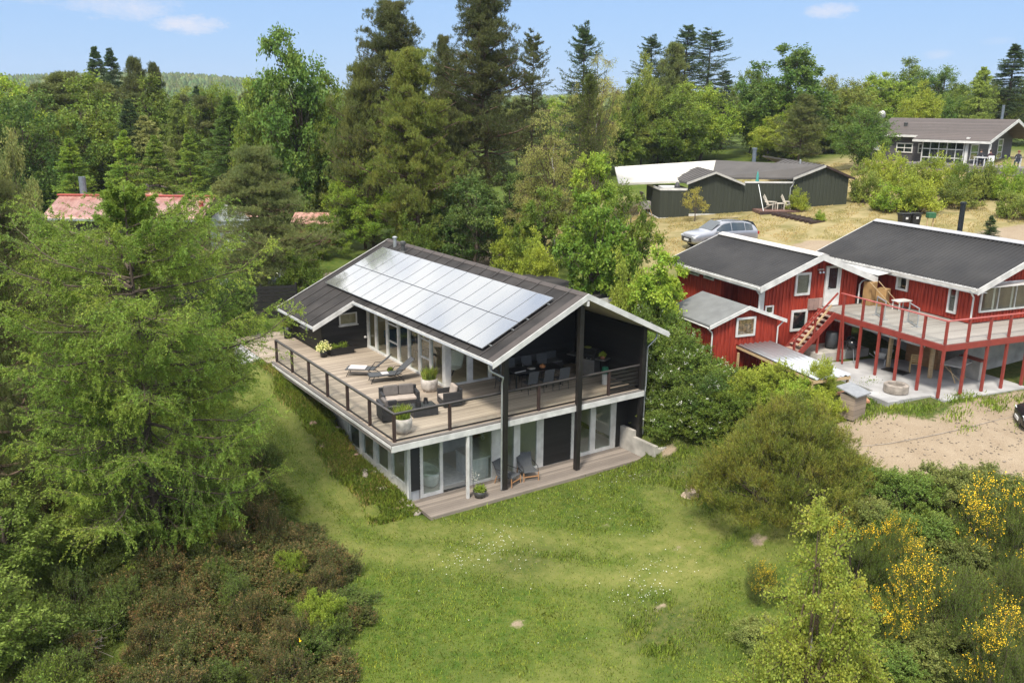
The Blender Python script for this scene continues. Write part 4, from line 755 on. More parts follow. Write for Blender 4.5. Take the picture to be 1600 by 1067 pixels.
# ---------------------------------------------------------------- inside the basement
def simple(name, label, cat, mb, m, group=None, bevel=0, smooth=False): return tag(mb.build(name, m, bevel=bevel, smooth=smooth), label, cat, group)
mb = MB(); mb.lathe((0,0,0),[(.30,.0),(.36,.1),(.40,.45),(.42,.58),(.36,.585),(.33,.4),(.28,.15),(0,.12)],28); o = mb.build('bathtub', mat('tub_white', (.72,.75,.73), rough=.2, bump=0), smooth=True); o.location = (2.35,2.0,.03); o.scale = (1.0,2.0,1.05); tag(o, 'freestanding white bathtub behind the sliding door', 'bathtub')
kt = thing('kitchen_island', 'white kitchen island standing behind the basement glass', 'kitchen island', (3.95,1.1,.03)); MB().box(0,0,0,.72,1.3,.86).build('cabinet', mat('island_white', (.60,.61,.60), rough=.4, bump=0), kt); MB().box(-.05,-.06,.86,.80,1.36,.91).build('worktop', WHITE, kt)
simple('rug', 'pale rug on the basement floor', 'rug', MB().box(2.7,1.3,.032,4.0,4.0,.045), mat('rug_grey', (.66,.66,.63), rough=1))
simple('white_partition', 'white half wall standing in the basement room', 'partition', MB().box(4.3,4.2,.03,5.6,4.34,1.5), WHITE)
st = thing('indoor_stair', 'open stair with wooden treads at the back of the basement', 'stair', (5.6,4.6,.03))
for k in range(7): MB().box(0,k*.26,.2+k*.22,.95,k*.26+.28,.25+k*.22).build('tread', TEAK, st)
MB().beam((-.03,-.1,.1),(-.03,1.8,1.75),.05,.22).build('stringer', WHITE, st); MB().beam((.98,-.1,.1),(.98,1.8,1.75),.05,.22).build('stringer', WHITE, st)
# inside the living room: dining table, chairs, sofa
tb = thing('indoor_table', 'long wooden table inside the glazed living room', 'table', (6.6,8.4,DZ+.02)); MB().box(-.5,-1.1,.72,.5,1.1,.76).build('tabletop', PINEW, tb)
for sx in (-.4,.4):
    for sy in (-.95,.95): MB().box(sx-.04,sy-.04,0,sx+.04,sy+.04,.72).build('leg', PINEW, tb)
ch = None
for i, (x, y, a) in enumerate(((5.8,7.8,0),(5.8,8.9,0),(7.4,7.8,PI if False else math.pi),(7.4,8.9,math.pi))):
    if ch is None:
        ch = thing('indoor_chair', None, None, (x,y,DZ+.02), a); MB().box(-.2,-.2,.43,.2,.2,.47).build('seat', BLACKP, ch); MB().box(-.22,-.2,.5,-.18,.2,.85).build('backrest', BLACKP, ch)
        for sx in (-.17,.17):
            for sy in (-.17,.17): MB().box(sx-.015,sy-.015,0,sx+.015,sy+.015,.43).build('leg', STEEL, ch)
        c = ch
    else: c = copy_tree(ch); c.location = (x,y,DZ+.02); c.rotation_euler = (0,0,a)
    tag(c, 'black dining chair '+('on the window side of the table inside, nearer the gable','on the window side of the table inside, nearer the wing','on the far side of the table inside, nearer the gable','on the far side of the table inside, nearer the wing')[i], 'chair', 'chairs round the indoor table')
so = thing('indoor_sofa', 'blue sofa against the ochre wall of the living room', 'sofa', (6.4,11.3,DZ+.02)); MB().box(-1,-.4,.12,1,.45,.45).build('seat', mat('blue_cloth', (.04,.09,.15), rough=.9), so, bevel=.04); MB().box(-1,.3,.45,1,.5,.85).build('backrest', MATS['blue_cloth'], so, bevel=.04)
wb = thing('lounge_chair_indoors', 'pale shell lounge chair inside the corner window', 'chair', (6.0,6.0,DZ+.02), .6); mb = MB(); mb.prism([(-.5,.35),(.1,.3),(.45,.95),(.38,.98),(.06,.38),(-.5,.42)],'y',-.32,.32); mb.build('seat_shell', PLASTER, wb, bevel=.02); MB().beam((-.3,0,.0),(.3,0,.5),.06,.04).build('leg', BLACKP, wb)
# ================================================================ the red house
RZr = -.2; RO = (21.05,-7.6,0)
def rw_(x, y, z=0): return (RO[0]+x*math.cos(.2)+y*math.sin(.2), RO[1]-x*math.sin(.2)+y*math.cos(.2), z)
RH = thing('red_timber_house', 'large red timber house with dark corrugated roofs, white trim and a raised deck', 'house', RO, RZr)
def vclad(name, ax, pos, a0, a1, z0, zf, out, parent, m=None, pitch=.2, skip=()):
    """vertical boards: backing sheet with raised boards; zf(a) gives the top"""
    mb = MB(); a = a0; m = m or REDW
    def q(u0, u1, p0, p1, zb, za, zc):
        V = [(u0,p0,zb),(u1,p0,zb),(u1,p1,zb),(u0,p1,zb),(u0,p0,za),(u1,p0,zc),(u1,p1,zc),(u0,p1,za)]
        if ax == 'x': V = [(p,u,z) for u,p,z in V]
        mb.add(V, [(0,3,2,1),(4,5,6,7),(0,1,5,4),(1,2,6,5),(2,3,7,6),(3,0,4,7)])
    brk = sorted(set([a0,a1]+[k for k in skip if a0 < k < a1]))
    for u0, u1 in zip(brk[:-1], brk[1:]): q(u0, u1, pos, pos+out*.03, z0, zf(u0), zf(u1))
    while a < a1-.05:
        b_ = min(a+pitch*.55, a1); q(a, b_, pos+out*.03, pos+out*.055, z0, zf(a)-.004, zf(b_)-.004); a += pitch
    return mb.build(name, m, parent)
def corrugated(name, x0, x1, y0, y1, zfun, parent, m=None, pitch=.24, amp=.042, thick=.03):
    """waves run down the slope (along x)"""
    n = int((y1-y0)/pitch*6); ys = np.linspace(y0, y1, n+1); zz_ = amp*np.cos((ys-y0)/pitch*2*np.pi); V = []
    for (x, z) in ((x0, zfun(x0)), (x1, zfun(x1))): V.append(np.stack([np.full(n+1, x), ys, z+zz_], -1))
    V.append(V[0]-np.array([0,0,thick])); V.append(V[1]-np.array([0,0,thick])); V = np.concatenate(V); i = np.arange(n); N1 = n+1
    F = np.concatenate([np.stack([i, i+N1, i+N1+1, i+1], 1), np.stack([2*N1+i, 2*N1+i+1, 3*N1+i+1, 3*N1+i], 1), np.stack([i, i+1, 2*N1+i+1, 2*N1+i], 1), np.stack([N1+i, 3*N1+i, 3*N1+i+1, N1+i+1], 1)])
    return npmesh(name, V, F, m or CORR, parent, smooth=False)
def rake(parent, x0, z0, x1, z1, y, hgt=.26, name='bargeboard', w_=.035, m=None):
    mb = MB(); mb.add([(x0,y,z0),(x1,y,z1),(x1,y-w_,z1),(x0,y-w_,z0),(x0,y,z0-hgt),(x1,y,z1-hgt),(x1,y-w_,z1-hgt),(x0,y-w_,z0-hgt)], [(0,3,2,1),(4,5,6,7),(3,7,6,2),(0,1,5,4),(0,4,7,3),(1,2,6,5)]); return mb.build(name, m or WHITE, parent)
# -- big volume
bz = lambda x: 8.5-.39*abs(x-7.6)
corrugated('roof', 3.5, 7.6, 1.6, 11.9, bz, RH); corrugated('roof', 7.6, 11.7, 1.6, 11.9, bz, RH)
MB().box(3.6,1.64,6.86, 11.6,11.86,6.90).build('ceiling', WHITE, RH)
mb = MB()
for x0, x1 in ((3.6,7.58),(7.62,11.6)): mb.add([(x0,1.62,bz(x0)-.05),(x1,1.62,bz(x1)-.05),(x1,11.88,bz(x1)-.05),(x0,11.88,bz(x0)-.05),(x0,1.62,bz(x0)-.12),(x1,1.62,bz(x1)-.12),(x1,11.88,bz(x1)-.12),(x0,11.88,bz(x0)-.12)], [(0,1,2,3),(4,7,6,5),(0,4,5,1),(1,5,6,2),(2,6,7,3),(3,7,4,0)])
mb.build('roof_deck', WHITE, RH)
mb = MB()
for s in (-1, 1): mb.add([(7.6,1.58,8.58),(7.6+s*.28,1.58,8.58-.10),(7.6+s*.28,11.92,8.58-.10),(7.6,11.92,8.58),(7.6,1.58,8.55),(7.6+s*.28,1.58,8.45),(7.6+s*.28,11.92,8.45),(7.6,11.92,8.55)], [(0,1,2,3),(4,7,6,5),(0,4,5,1),(1,5,6,2),(2,6,7,3)])
mb.build('ridge_cap', mat('ridge_grey', (.36,.36,.37), rough=.5, var=.1), RH)
rake(RH, 3.42, bz(3.42)+.03, 7.6, 8.56, 1.60, .30); rake(RH, 7.6, 8.56, 11.78, bz(11.78)+.03, 1.60, .30); rake(RH, 3.42, bz(3.42)+.03, 7.6, 8.56, 11.96, .26); rake(RH, 7.6, 8.56, 11.78, bz(11.78)+.03, 11.96, .26)
vclad('side_wall', 'x', 4.05, 2.3, 11.5, 5.16, lambda a: 6.98, -1, RH, skip=()); vclad('side_wall', 'x', 11.1, 2.3, 11.5, 2.85, lambda a: 6.98, 1, RH)
vclad('gable_wall', 'y', 2.32, 4.05, 11.1, 5.16, lambda a: bz(a)-.13, -1, RH, skip=(7.6,)); vclad('gable_wall', 'y', 11.5, 4.05, 11.1, 4.5, lambda a: bz(a)-.13, 1, RH, skip=(7.6,))
MB().box(4.10,2.37,2.75, 11.05,11.45,5.12).build('foundation', CONC, RH)
gutter(3.36, 1.62, 11.8, 6.86, RH); MB().box(3.50,1.62,6.62,3.53,11.8,6.88).build('eaves_board', WHITE, RH); MB().box(3.53,1.62,6.66,4.02,11.8,6.68).build('soffit', WHITE, RH)
CUR = mat('curtain_white', (.45,.44,.40), rough=.9, stretch=(8,8,1), scale=4, var=.2)
for a, b_, z0, z1 in ((7.78,8.5,5.86,6.72),(5.86,6.58,5.9,6.80)):
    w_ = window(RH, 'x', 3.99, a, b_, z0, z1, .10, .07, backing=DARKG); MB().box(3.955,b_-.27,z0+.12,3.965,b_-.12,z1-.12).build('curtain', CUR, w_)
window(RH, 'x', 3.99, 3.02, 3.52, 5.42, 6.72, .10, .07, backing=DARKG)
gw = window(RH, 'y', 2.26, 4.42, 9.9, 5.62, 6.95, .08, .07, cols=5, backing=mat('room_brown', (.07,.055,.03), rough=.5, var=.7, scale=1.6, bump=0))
for x in (5.25, 6.4): MB().box(x-.06,2.235,5.72,x+.06,2.24,6.85).build('curtain', CUR, gw)
MB().tube([(3.45,2.0,6.72),(3.75,2.12,6.5),(3.93,2.18,6.35),(3.93,2.18,5.15)],.04,8).build('downpipe', WHITE, RH)
mb = MB(); mb.tube([(8.9,7.6,7.7),(8.9,7.6,9.75)],.13,16); mb.tube([(8.9,7.6,9.75),(8.9,7.6,9.85)],[.15,.15],16); mb.build('stove_pipe', mat('black_steel', (.025,.03,.035), rough=.4, metal=.4), RH)
# -- left volume
lz = lambda x: 7.75-.373*abs(x+.4)
corrugated('roof', -3.8, -.4, 6.92, 14.8, lz, RH); corrugated('roof', -.4, 3.0, 6.92, 14.8, lz, RH)
mb = MB()
for x0, x1 in ((-3.7,-.42),(-.38,2.95)): mb.add([(x0,6.95,lz(x0)-.05),(x1,6.95,lz(x1)-.05),(x1,14.78,lz(x1)-.05),(x0,14.78,lz(x0)-.05),(x0,6.95,lz(x0)-.12),(x1,6.95,lz(x1)-.12),(x1,14.78,lz(x1)-.12),(x0,14.78,lz(x0)-.12)], [(0,1,2,3),(4,7,6,5),(0,4,5,1),(1,5,6,2),(2,6,7,3),(3,7,4,0)])
mb.build('roof_deck', WHITE, RH)
mb = MB()
for s in (-1, 1): mb.add([(-.4,6.88,7.84),(-.4+s*.3,6.88,7.73),(-.4+s*.3,14.82,7.73),(-.4,14.82,7.84),(-.4,6.88,7.81),(-.4+s*.3,6.88,7.70),(-.4+s*.3,14.82,7.70),(-.4,14.82,7.81)], [(0,1,2,3),(4,7,6,5),(0,4,5,1),(1,5,6,2),(2,6,7,3)])
mb.build('ridge_cap', mat('ridge_pale', (.55,.53,.50), rough=.6, var=.12), RH)
rake(RH, -3.86, lz(-3.86)+.03, -.4, 7.80, 6.92, .30); rake(RH, -.4, 7.80, 3.06, lz(3.06)+.03, 6.92, .30); rake(RH, -3.86, lz(-3.86)+.03, -.4, 7.80, 14.85, .26); rake(RH, -.4, 7.80, 3.06, lz(3.06)+.03, 14.85, .26)
vclad('gable_wall', 'y', 7.52, -3.3, 2.35, 2.8, lambda a: lz(a)-.13, -1, RH, skip=(-.4,)); vclad('side_wall', 'x', -3.3, 10.6, 14.5, 3.4, lambda a: 6.48, -1, RH); vclad('recessed_wall', 'x', -2.3, 7.55, 10.6, 3.4, lambda a: 6.9, -1, RH)
vclad('side_wall', 'x', 2.35, 7.52, 14.5, 4, lambda a: 6.45, 1, RH); vclad('gable_wall', 'y', 14.5, -3.3, 2.35, 4, lambda a: lz(a)-.13, 1, RH, skip=(-.4,))
MB().box(-3.3,10.6,3.3,-2.3,10.64,6.6).build('wall_return', REDW, RH); MB().box(-3.42,7.40,2.8,-3.22,7.56,6.4).build('corner_post', WHITE, RH); MB().box(-3.3,7.55,6.35,-2.3,10.6,6.37).build('soffit', WHITE, RH)
gutter(-3.92, 6.95, 14.75, 6.42, RH); MB().box(-3.80,6.95,6.22,-3.77,14.75,6.46).build('eaves_board', WHITE, RH)
for a, b_ in ((12.5,13.35),(11.2,12.05)): window(RH, 'x', -3.36, a, b_, 5.95, 6.42, .09, .05, backing=DARKG)
window(RH, 'y', 7.46, -1.47, -.58, 5.78, 6.87, .11, .06, backing=mat('blind_olive', (.10,.095,.06), rough=.7, var=.2, stretch=(1,1,8)))
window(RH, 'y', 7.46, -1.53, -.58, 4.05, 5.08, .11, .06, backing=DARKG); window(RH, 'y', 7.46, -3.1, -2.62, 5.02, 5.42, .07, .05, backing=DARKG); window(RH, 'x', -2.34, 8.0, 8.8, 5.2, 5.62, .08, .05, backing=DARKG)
dr = MB(); dr.box(.30,7.38,5.16,1.22,7.47,5.24); dr.box(.30,7.38,7.0,1.22,7.47,7.1); dr.box(.30,7.38,5.24,.40,7.47,7.0); dr.box(1.12,7.38,5.24,1.22,7.47,7.0); dr.box(.40,7.41,5.24,1.12,7.45,5.98); dr.box(.40,7.41,5.98,.50,7.45,7.0); dr.box(1.02,7.41,5.98,1.12,7.45,7.0); dr = dr.build('door', WHITE, RH)
MB().box(.50,7.425,5.98,1.02,7.435,6.98).build('pane', DARKG, dr); MB().tube([(.47,7.39,6.05),(.47,7.36,6.05),(.58,7.36,6.05)],.012,6).build('handle', STEEL, dr)
mb = MB(); mb.box(-.22,7.35,6.93,.10,7.46,7.0); 
for x in (-.16,.04): mb.lathe((x,7.32,6.85),[(0,.05),(.05,.04),(.07,-.03),(.06,-.05),(0,-.05)],10)
mb.build('wall_lamp', STEEL, RH)
MB().box(-.62,7.39,5.02,.22,7.44,5.58).build('wall_picture', boards('weathered_picture', (.36,.24,.20), 0, .28, var=.35, grain=(9,9), gap=.05), RH)
MB().tube([(2.95,7.2,6.42),(2.55,7.35,6.25),(2.42,7.36,6.1),(2.42,7.36,5.15)],.04,8).build('downpipe', WHITE, RH); MB().tube([(-3.9,7.2,6.32),(-3.7,7.3,6.15),(-3.50,7.36,5.95),(-3.50,7.36,5.3)],.04,8).build('downpipe', WHITE, RH)
mb = MB(); mb.add([(3.05,6.9,6.60),(3.75,6.2,6.92),(3.75,12,6.92),(3.05,12,6.60),(3.05,6.9,6.56),(3.75,6.2,6.88),(3.75,12,6.88),(3.05,12,6.56)], [(0,1,2,3),(4,7,6,5),(0,4,5,1),(1,5,6,2),(2,6,7,3),(3,7,4,0)]); mb.build('valley_flashing', WHITE, RH)
# -- raised deck
DR = thing('red_deck', 'raised grey deck on red posts with a red railing round the red house', 'deck', RO, RZr)
DKG = boards('grey_deck_boards', (.27,.245,.215), 1, .13, var=.2, gap=.07, gapcol=.5, grain=(2,24), col2=(.38,.35,.31))
mb = MB(); mb.box(.0,.0,5.04, 13,2.22,5.13); mb.box(.0,2.22,5.04, 3.97,7.38,5.13); mb.build('deck_boards', DKG, DR)
mb = MB(); mb.box(-.04,-.045,4.84, 13,0,5.10); mb.box(-.045,0,4.84, -.002,7.4,5.10); mb.build('edge_beam', REDR, DR, bevel=.004)
mb = MB()
for y in np.arange(.4, 7.3, .6): mb.box(.02,y,4.86,3.95,y+.05,5.03)
mb.build('joist', BROWNP, DR)
for x, y in ((.0,.0),(0,1.1),(0,2.33),(0,3.44),(0,4.54),(0,5.75),(1.25,0),(2.47,0),(3.62,0),(4.85,0),(6.1,0),(7.4,0)):
    MB().box(x-.05,y-.05 if x else y-.05,2.86, x+.05,y+.05,4.838).build('post', REDR, DR)
    MB().box(x-.045,y-.045,5.13, x+.045,y+.045,6.08).build('railing_post', REDR, DR)
mb = MB(); mb.beam((0,5.95,6.1),(0,-.05,6.1),.09,.04); mb.beam((-.045,0,6.1015),(13,0,6.1015),.09,.04); mb.build('top_rail', mat('pink_red_rail', (.42,.10,.085), rough=.45, var=.1), DR)
for a, b_ in ((.06,1.05),(1.15,2.28),(2.38,3.39),(3.49,4.49),(4.59,5.7)): MB().box(-.004,a,5.18,.004,b_,6.03).build('glass_panel', GLASSR, DR)
MB().beam((.25,6.8,4.72),(.25,1.2,4.72),.10,.09).build('light_batten', WHITE, DR)
MB().tube([(1.36,.1,4.83),(1.36,.1,2.86)],.03,8).build('downpipe', GALV, DR)
# stairs
ST = thing('red_stair', 'red wooden outdoor stair with pale treads climbing to the raised deck', 'stair', RO, RZr)
sa, sb = Vector((-2.45,0,2.95)), Vector((-.08,0,5.08))
for y in (6.1, 7.05): p = Vector((0,y,0)); MB().beam(sa+p, sb+p, .05, .26).build('stringer', REDR, ST)
for k in range(11): f = (k+.6)/11.4; p = sa.lerp(sb, f); MB().box(p.x-.13,6.13,p.z-.015,p.x+.13,7.02,p.z+.025).build('tread', mat('worn_tread', (.42,.30,.24), rough=.8), ST)
for y in (6.1,): 
    MB().beam(sa+Vector((0,y,1.0)), sb+Vector((0,y,1.0)), .08, .05).build('handrail', REDR, ST); MB().beam(sa+Vector((.35,y,.8)), sb+Vector((-.3,y,.45)), .05, .08).build('brace', PINEW, ST)
    for f in (.04, .5): p = sa.lerp(sb, f); MB().box(p.x-.04,y-.045,p.z-.2,p.x+.04,y+.045,p.z+1.0).build('post', REDR, ST)
MB().beam((-1.0,6.1,3.3),(-1.0,6.1,4.3),.08,.08).build('post', REDR, ST)
MB().beam((-.15,5.3,2.9),(0.0,5.8,6.05),.07,.05).build('brace', REDR, ST)
# -- patio and shed
pt = MB(); pt.box(-1.75,.35,2.62, 0,7.2,2.86); pt.box(0,-.35,2.62,4.9,7.5,2.858); pt.box(-2.35,.3,2.62,-1.75,1.7,2.855); tag(pt.build('patio', SLAB), kind='structure'); p_ = bpy.data.objects['patio']; p_.location = RO; p_.rotation_euler = (0,0,RZr)
pl = MB(); pl.box(-1.1,5.9,2.86, 2.0,7.45,3.28); pl = pl.build('concrete_step', CONC); pl.location = RO; pl.rotation_euler = (0,0,RZr); tag(pl, 'raised concrete ledge beside the kettle grill under the red stair', 'concrete ledge')
SH = thing('red_shed', 'small red shed with a grey felt gable roof beside the red house', 'shed', RO, RZr)
sz = lambda x: 5.72-.36*abs(x+4.72)
for x0, x1 in ((-6.75,-4.72),(-4.72,-2.65)):
    mb = MB(); mb.add([(x0,6.5,sz(x0)),(x1,6.5,sz(x1)),(x1,10.2,sz(x1)),(x0,10.2,sz(x0)),(x0,6.5,sz(x0)-.1),(x1,6.5,sz(x1)-.1),(x1,10.2,sz(x1)-.1),(x0,10.2,sz(x0)-.1)], [(0,1,2,3),(4,7,6,5),(0,4,5,1),(1,5,6,2),(2,6,7,3),(3,7,4,0)]); mb.build('roof', mat('grey_roofing_felt', (.16,.165,.16), rough=.9, var=.12, scale=2, bump=.15), SH)
rake(SH, -6.82, sz(-6.82)+.02, -4.72, 5.745, 6.495, .17); rake(SH, -4.72, 5.745, -2.58, sz(-2.58)+.02, 6.495, .17)
vclad('gable_wall', 'y', 6.72, -6.45, -3.0, 2.4, lambda a: sz(a)-.12, -1, SH, skip=(-4.72,)); vclad('side_wall', 'x', -6.45, 6.72, 10.0, 2.6, lambda a: 5.0, -1, SH); vclad('side_wall', 'x', -3.0, 6.72, 7.4, 2.6, lambda a: 5.0, 1, SH); vclad('gable_wall', 'y', 10.0, -6.45, -3.35, 3.0, lambda a: sz(a)-.12, 1, SH, skip=(-4.72,))
window(SH, 'y', 6.66, -5.28, -4.22, 4.3, 5.2, .10, .05, backing=mat('shed_clutter', (.22,.13,.07), rough=.9, var=.8, scale=9))
gutter(-6.85, 6.55, 10.1, 4.90, SH, .05); MB().tube([(-6.83,6.6,4.84),(-6.6,6.62,4.65),(-6.55,6.64,4.5),(-6.55,6.64,2.7)],.035,8).build('downpipe', WHITE, SH); MB().tube([(-2.58,6.6,4.92),(-2.8,6.62,4.72),(-2.93,6.64,4.6),(-2.93,6.64,2.9)],.035,8).build('downpipe', WHITE, SH)
# corrugated clear sheets on a pine frame
CS = thing('sheet_roof', 'low roof of shiny corrugated sheets on a pine frame in front of the red shed', 'lean-to roof', RO, RZr)
m, n, l, b = newmat('clear_sheet'); b.inputs['Base Color'].default_value = (.50,.52,.54,1); b.inputs['Metallic'].default_value = .55; b.inputs['Roughness'].default_value = .22
corr = corrugated('sheet', 1.5, 6.75, -5.2, -3.3, lambda x: 3.78+(x-1.5)*.03, None, m, pitch=.27, amp=.035, thick=.012)
V = corr.data.vertices
for v in V: v.co = (v.co.y, v.co.x, v.co.z)
corr.parent = CS
for x in (-5.15,-3.35): MB().beam((x,1.5,3.68),(x,6.7,3.84),.05,.12).build('side_beam', PINEW, CS)
MB().beam((-5.2,1.52,3.66),(-3.3,1.52,3.66),.05,.12).build('end_beam', PINEW, CS)
for x, y in ((-5.15,1.6),(-3.35,1.6),(-5.15,4.3),(-5.15,6.5)): MB().box(x-.04,y-.04,2.1,x+.04,y+.04,3.6).build('post', PINEW, CS)
def rthing(name, label, cat, x, y, z, rz=0, group=None): return thing(name, label, cat, rw_(x,y,z), RZr+rz, group)
# kettle grill
kg = rthing('kettle_grill', 'round black kettle grill on three legs under the red deck', 'grill', .55, 5.55, 2.87)
MB().lathe((0,0,.62),[(0,.0),(.15,.02),(.27,.12),(.30,.24),(.30,.27),(.26,.38),(.14,.46),(0,.48)],20).build('bowl', mat('black_enamel', (.012,.012,.013), rough=.15), kg, smooth=True)
for a in (0.3,2.4,4.5): MB().tube([(.16*math.cos(a),.16*math.sin(a),.68),(.34*math.cos(a),.34*math.sin(a),.0)],.015,6).build('leg', GALV, kg)
MB().tube([(.1,0,1.1),(.1,0,1.16),(-.1,0,1.16),(-.1,0,1.1)],.012,6).build('handle', STEEL, kg)
# gas grill / mower bits in the dark
wb = rthing('wheelbarrow', 'grey wheelbarrow parked under the red deck', 'wheelbarrow', 1.7, 4.7, 2.87, .4)
mb = MB(); mb.add([(-.45,-.3,.62),(.5,-.3,.62),(.5,.3,.62),(-.45,.3,.62),(-.3,-.18,.3),(.2,-.18,.28),(.2,.18,.28),(-.3,.18,.3)], [(4,7,6,5),(0,4,5,1),(1,5,6,2),(2,6,7,3),(3,7,4,0)]); mb.build('tray', GALV, wb)
for s in (-.22,.22): MB().tube([(.75,s*.4,.2),(-.3,s,.3),(-.95,s*1.2,.62)],.018,6).build('handle', STEEL, wb); MB().tube([(-.25,s,.3),(-.35,s,.0)],.015,6).build('leg', STEEL, wb)
mb = MB(); mb.lathe((0,0,-.04),[(.10,0),(.19,0),(.2,.04),(.19,.08),(.10,.08)],18); o = mb.build('wheel', BLKPL, wb); o.rotation_euler = (R(90),0,0); o.location = (.78,0,.2)
tb_ = rthing('plastic_barrel', 'dark grey barrel standing behind the stair under the red deck', 'barrel', .3, 6.6, 3.29); MB().lathe((0,0,0),[(0,0),(.27,.0),(.30,.35),(.28,.75),(.26,.78),(0,.78)],18).build('body', mat('barrel_grey', (.05,.055,.06), rough=.5), tb_, smooth=True)
mo = rthing('tyre', 'black tyre leaning on the concrete ledge', 'tyre', 1.1, 6.2, 3.29); 
def torus(R_, r_, n=24, k=10):
    mb = MB(); vs = []; fs = []
    for i in range(n):
        for j in range(k): a, c = 2*math.pi*i/n, 2*math.pi*j/k; vs.append(((R_+r_*math.cos(c))*math.cos(a),(R_+r_*math.cos(c))*math.sin(a),r_*math.sin(c)))
    for i in range(n):
        for j in range(k): fs.append((i*k+j,((i+1)%n)*k+j,((i+1)%n)*k+(j+1)%k,i*k+(j+1)%k))
    return mb.add(vs, fs)
o = torus(.22,.09).build('rubber', BLKPL, mo, smooth=True); o.rotation_euler = (R(75),0,.3); o.location = (0,0,.3)
# yellow garden chair
def slat_chair(root, m, w_=.46, hb=.9):
    MB().box(-w_/2,-.23,.43,w_/2,.22,.46).build('seat', m, root); mb = MB()
    for s in (-1, 1):
        for yy_, z1 in ((-.2,.43),(.2,.43)): MB().beam((s*(w_/2-.02),yy_,0),(s*(w_/2-.02),yy_,z1),.035,.035).build('leg', m, root)
        mb.beam((s*(w_/2-.02),.21,.46),(s*(w_/2-.02),.28,hb),.035,.035)
        mb.beam((s*(w_/2-.02),-.2,.64),(s*(w_/2-.02),.24,.66),.03,.03)
    for k in range(4): z = .56+k*.1; mb.beam((-w_/2,.225+k*.014,z),(w_/2,.225+k*.014,z),.012,.05)
    mb.build('backrest', m, root)
yc = rthing('garden_chair', 'pale yellow wooden armchair under the red deck', 'chair', 2.0, 3.1, 2.87, 2.4); slat_chair(yc, mat('yellow_wood', (.52,.36,.16), rough=.6))
ft = rthing('folding_table', 'white folding table on crossed legs at the corner under the red deck', 'table', 3.0, 1.75, 2.87, .35); MB().box(-.85,-.42,.72,.85,.42,.75).build('tabletop', WHITE, ft)
for s in (-.55,.55): MB().beam((s-.25,-.3,0),(s+.25,.3,.72),.04,.03).build('leg', PINEW, ft); MB().beam((s+.25,-.3,0),(s-.25,.3,.72),.04,.03).build('leg', PINEW, ft)
for i, (x, y) in enumerate(((1.45,4.1),(1.9,2.15))): tag(MB().box(0,0,2.87,.14,.14,4.84).build('timber_prop', PINEW), 'raw pine prop under the deck '+('behind the wheelbarrow','beside the folding table')[i], 'timber prop', 'raw pine props under the red deck'); o = bpy.data.objects['timber_prop' if i == 0 else 'timber_prop.001']; o.location = rw_(x,y); o.rotation_euler = (0,0,RZr)
sb = rthing('sideboard', 'orange brown wooden cupboard against the wall under the red deck', 'cupboard', 3.2, 3.9, 2.87); MB().box(0,-.9,0,.5,.9,.95).build('carcass', TEAK, sb); MB().box(-.03,-.93,.95,.53,.93,.99).build('top', BROWNP, sb)
dm = rthing('door_mat', 'black rubber mat on the patio under the red deck', 'mat', 1.35, 3.55, 2.87, .2); MB().box(-.3,-.55,0,.3,.55,.02).build('mat_body', BLKPL, dm)
bw = rthing('concrete_planter', 'low block wall with a red top beside the folding table', 'block wall', 3.6, .9, 2.87); MB().box(0,.2,0,.35,1.3,.85).build('blocks', CONC, bw); MB().box(-.02,.18,.85,.37,1.32,.9).build('coping', REDR, bw)
# fire pit ring, hutch, debris
fp = rthing('fire_pit', 'round grey block fire pit on the edge of the patio', 'fire pit', -1.05, 1.2, 2.865)
MB().lathe((0,0,0),[(.47,0),(.5,.04),(.5,.34),(.46,.37),(.34,.37),(.32,.33),(.32,.05),(0,.04)],16).build('ring', STONE, fp); MB().lathe((0,0,.05),[(0,.05),(.2,.04),(.31,.0)],16).build('ash', SOIL, fp)
hx = rthing('wooden_hutch', 'little weathered wooden hutch with a sloping grey lid beside the pine bush', 'hutch', -4.05, .45, 2.4, .25)
MB().box(-.42,-.3,0,.42,.35,1.0).build('body', boards('grey_hutch_boards', (.28,.22,.17), 2, .2, var=.2, grain=(3,25)), hx); mb = MB(); mb.prism([(-.42,1.0),(.5,1.22),(.5,1.27),(-.42,1.05)], 'x', -.5, .5); mb.build('lid', mat('grey_lid', (.25,.26,.27), rough=.8), hx)
for i, (x, y, a) in enumerate(((-3.0,1.7,.3),(-2.6,1.3,.9),(-3.1,2.3,-.2))): tag(MB().obox((0,0,.08),(.9,.14,.1)).build('scrap_board', mat('orange_wood', (.42,.20,.11), rough=.8)), ('longest orange scrap board lying in the grass beside the hutch','orange scrap board lying nearest the fire pit','orange scrap board lying nearest the sheet roof')[i], 'board', 'scrap boards beside the hutch'); o = bpy.context.scene.objects[('scrap_board','scrap_board.001','scrap_board.002')[i]]; q = rw_(x,y); o.location = (q[0],q[1],hz(q[0],q[1])+.02); o.rotation_euler = (0,0,a)
